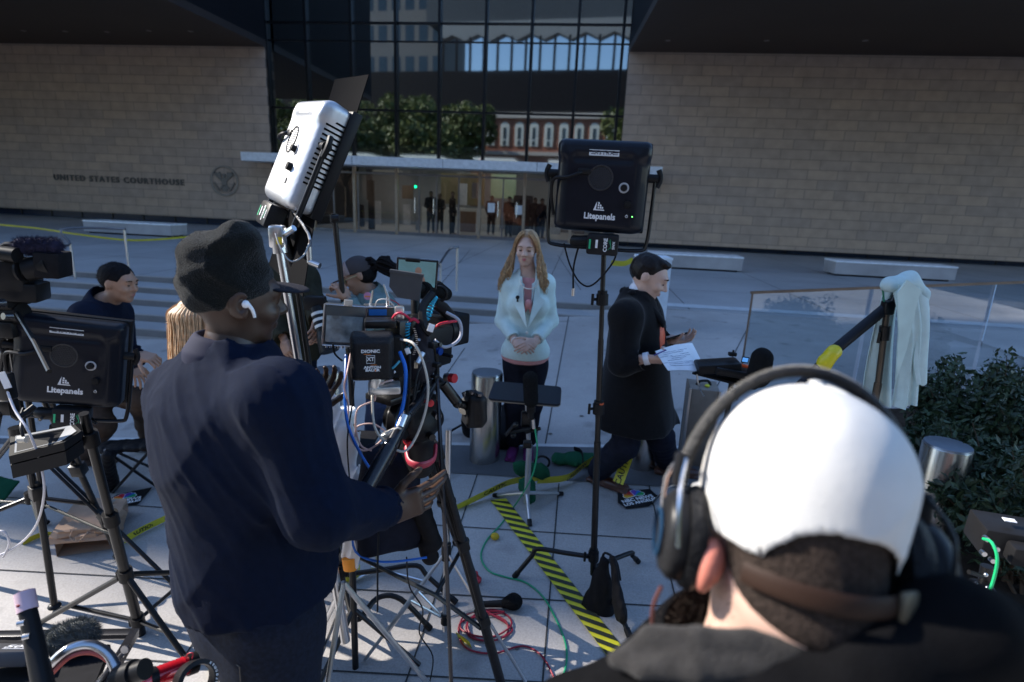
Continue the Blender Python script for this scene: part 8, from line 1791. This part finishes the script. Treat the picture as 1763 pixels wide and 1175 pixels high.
m = MB(); m.tube([P(*p) for p in hp_], .0115, 12, sm=6); obj('chrome_hoop', m, SL, t); m = MB(); m.tube([P(x + 2, y + 13, Y - .01) for x, y, Y in hp_[1:]], .0045, 8, sm=6); obj('red_cord', m, mat('cord_red', (.45, .08, .06), .5), t)
t = T('fluffy_windscreen', P(125, 1100, 1.2), 'grey furry microphone windscreen lying on the cart', 'windscreen'); fw = fur_windscreen('fur_cover', [P(105, 1105, 1.18), P(140, 1092, 1.2)], .036, '', '', 4200, .018, FUR, t, 7)
t = T('tube_microphone', P(60, 1180, .95), 'black upright microphone tube with a pinkish white end cap at the bottom left', 'microphone')
m = MB(); m.tube([P(82, 1215, .92), P(58, 1100, 1.0), P(48, 1052, 1.03)], [.020, .018, .0165], 14); obj('tube', m, BP, t); m = MB(); a = P(48, 1052, 1.03); b = P(42, 1020, 1.05); m.tube([a, b], .019, 20); cp = obj('end_cap', m, mat('cap_pink', (.62, .45, .52), .4), t); m = MB(); m.lathe([(0, 0), (.013, 0), (.013, .002)], frame(b + nz(b - a) * .0, z=b - a), 16); m.box(a.lerp(b, .5) + V((0, -.019, 0)), (.008, .003, .014), None, .001); objs('cap_mark', m, mat('mark_red', (.25, .02, .04), .5), cp)
for i, (x, y) in enumerate(((46, 1072), (55, 1095), (62, 1130))): m = MB(); knob(m, P(x - 4, y, .99), (-1, -.5, 0), .006, .012); obj('button', m, SL, t)
t = T('black_case_500', P(20, 1125, 1.15), 'black box with white digits at the bottom left edge', 'box'); t.name = 'battery_pack'; WORG[t.name] = V(t.location)
Rk = rotm(-30, 6, 10); kc = P(12, 1128, 1.12); m = MB(); m.box(kc, (.13, .085, .035), Rk, .005); obj('body', m, mat('pack_grey', (.06, .06, .065), .45), t); m = MB(); m.text('500', .036, frame(kc + Rk @ V((.02, 0, .0185)), x=Rk @ V((1, 0, 0)), z=Rk @ V((0, 0, 1))), ext=.0003, bold=.0008); m.box(kc + Rk @ V((.022, -.022, .0185)), (.05, .004, .0006), Rk); obj('digits', m, WT_, t, 0)
t = T('red_torch', P(290, 1165, 1.1), 'glossy red ribbed cylinder beside a black lens ring at the bottom edge', 'torch'); a = P(238, 1178, 1.02); b = P(322, 1146, 1.10); d = nz(b - a); L = (b - a).length
prof = [(.0, 0), (.021, 0)] + [(.0215 + .0012 * (i % 2), L * (i + 1) / 22) for i in range(20)] + [(.020, L), (0, L)]
m = MB(); m.lathe(prof, frame(a, z=d), 24); obj('barrel', m, mat('gloss_red', (.50, .01, .02), .18, .2, .05, 20, coat=.6), t, 30); m = MB(); m.tube([a + d * .02, a + d * .035], .0245, 20); m.tube([b, b + d * .02], .0245, 20); objs('band', m, BP, t); m = MB(); m.tube([P(318, 1148, 1.1), P(322, 1128, 1.1), P(332, 1125, 1.1), P(330, 1138, 1.1)], .0014, 6, sm=4); obj('red_string', m, mat('wire_red', (.5, .02, .04), .5), t)
t = T('lens_ring', P(340, 1165, 1.05), 'black lens barrel with small white lettering at the bottom edge', 'lens'); c = P(338, 1172, 1.05); Ml = frame(c, z=(.75, -.5, .45)); m = MB(); m.lathe([(.040, -.03), (.044, 0), (.044, .012), (.034, .014), (.032, 0)], Ml, 32, False); obj('ring', m, BP, t)
m = MB()
for i, ch in enumerate('Thronmax'):
    an = -.9 + i * .21; Mq = Ml @ Matrix.Rotation(an, 4, 'Z') @ Matrix.Translation((.039, 0, .0145)) @ Matrix.Rotation(math.pi / 2, 4, 'Z'); m.text(ch, .010, Mq, ext=.0002, bold=.0002)
obj('ring_lettering', m, WT_, t, 0)
m = MB(); m.tube([P(215, 1165, 1.0), P(250, 1152, 1.0)], .022, 18); m.tube([P(205, 1168, 1.0), P(232, 1158, 1.0)], .027, 18); tag(obj('short_lens', m, BP), 'short black cylinder left of the red torch at the bottom edge', 'lens')
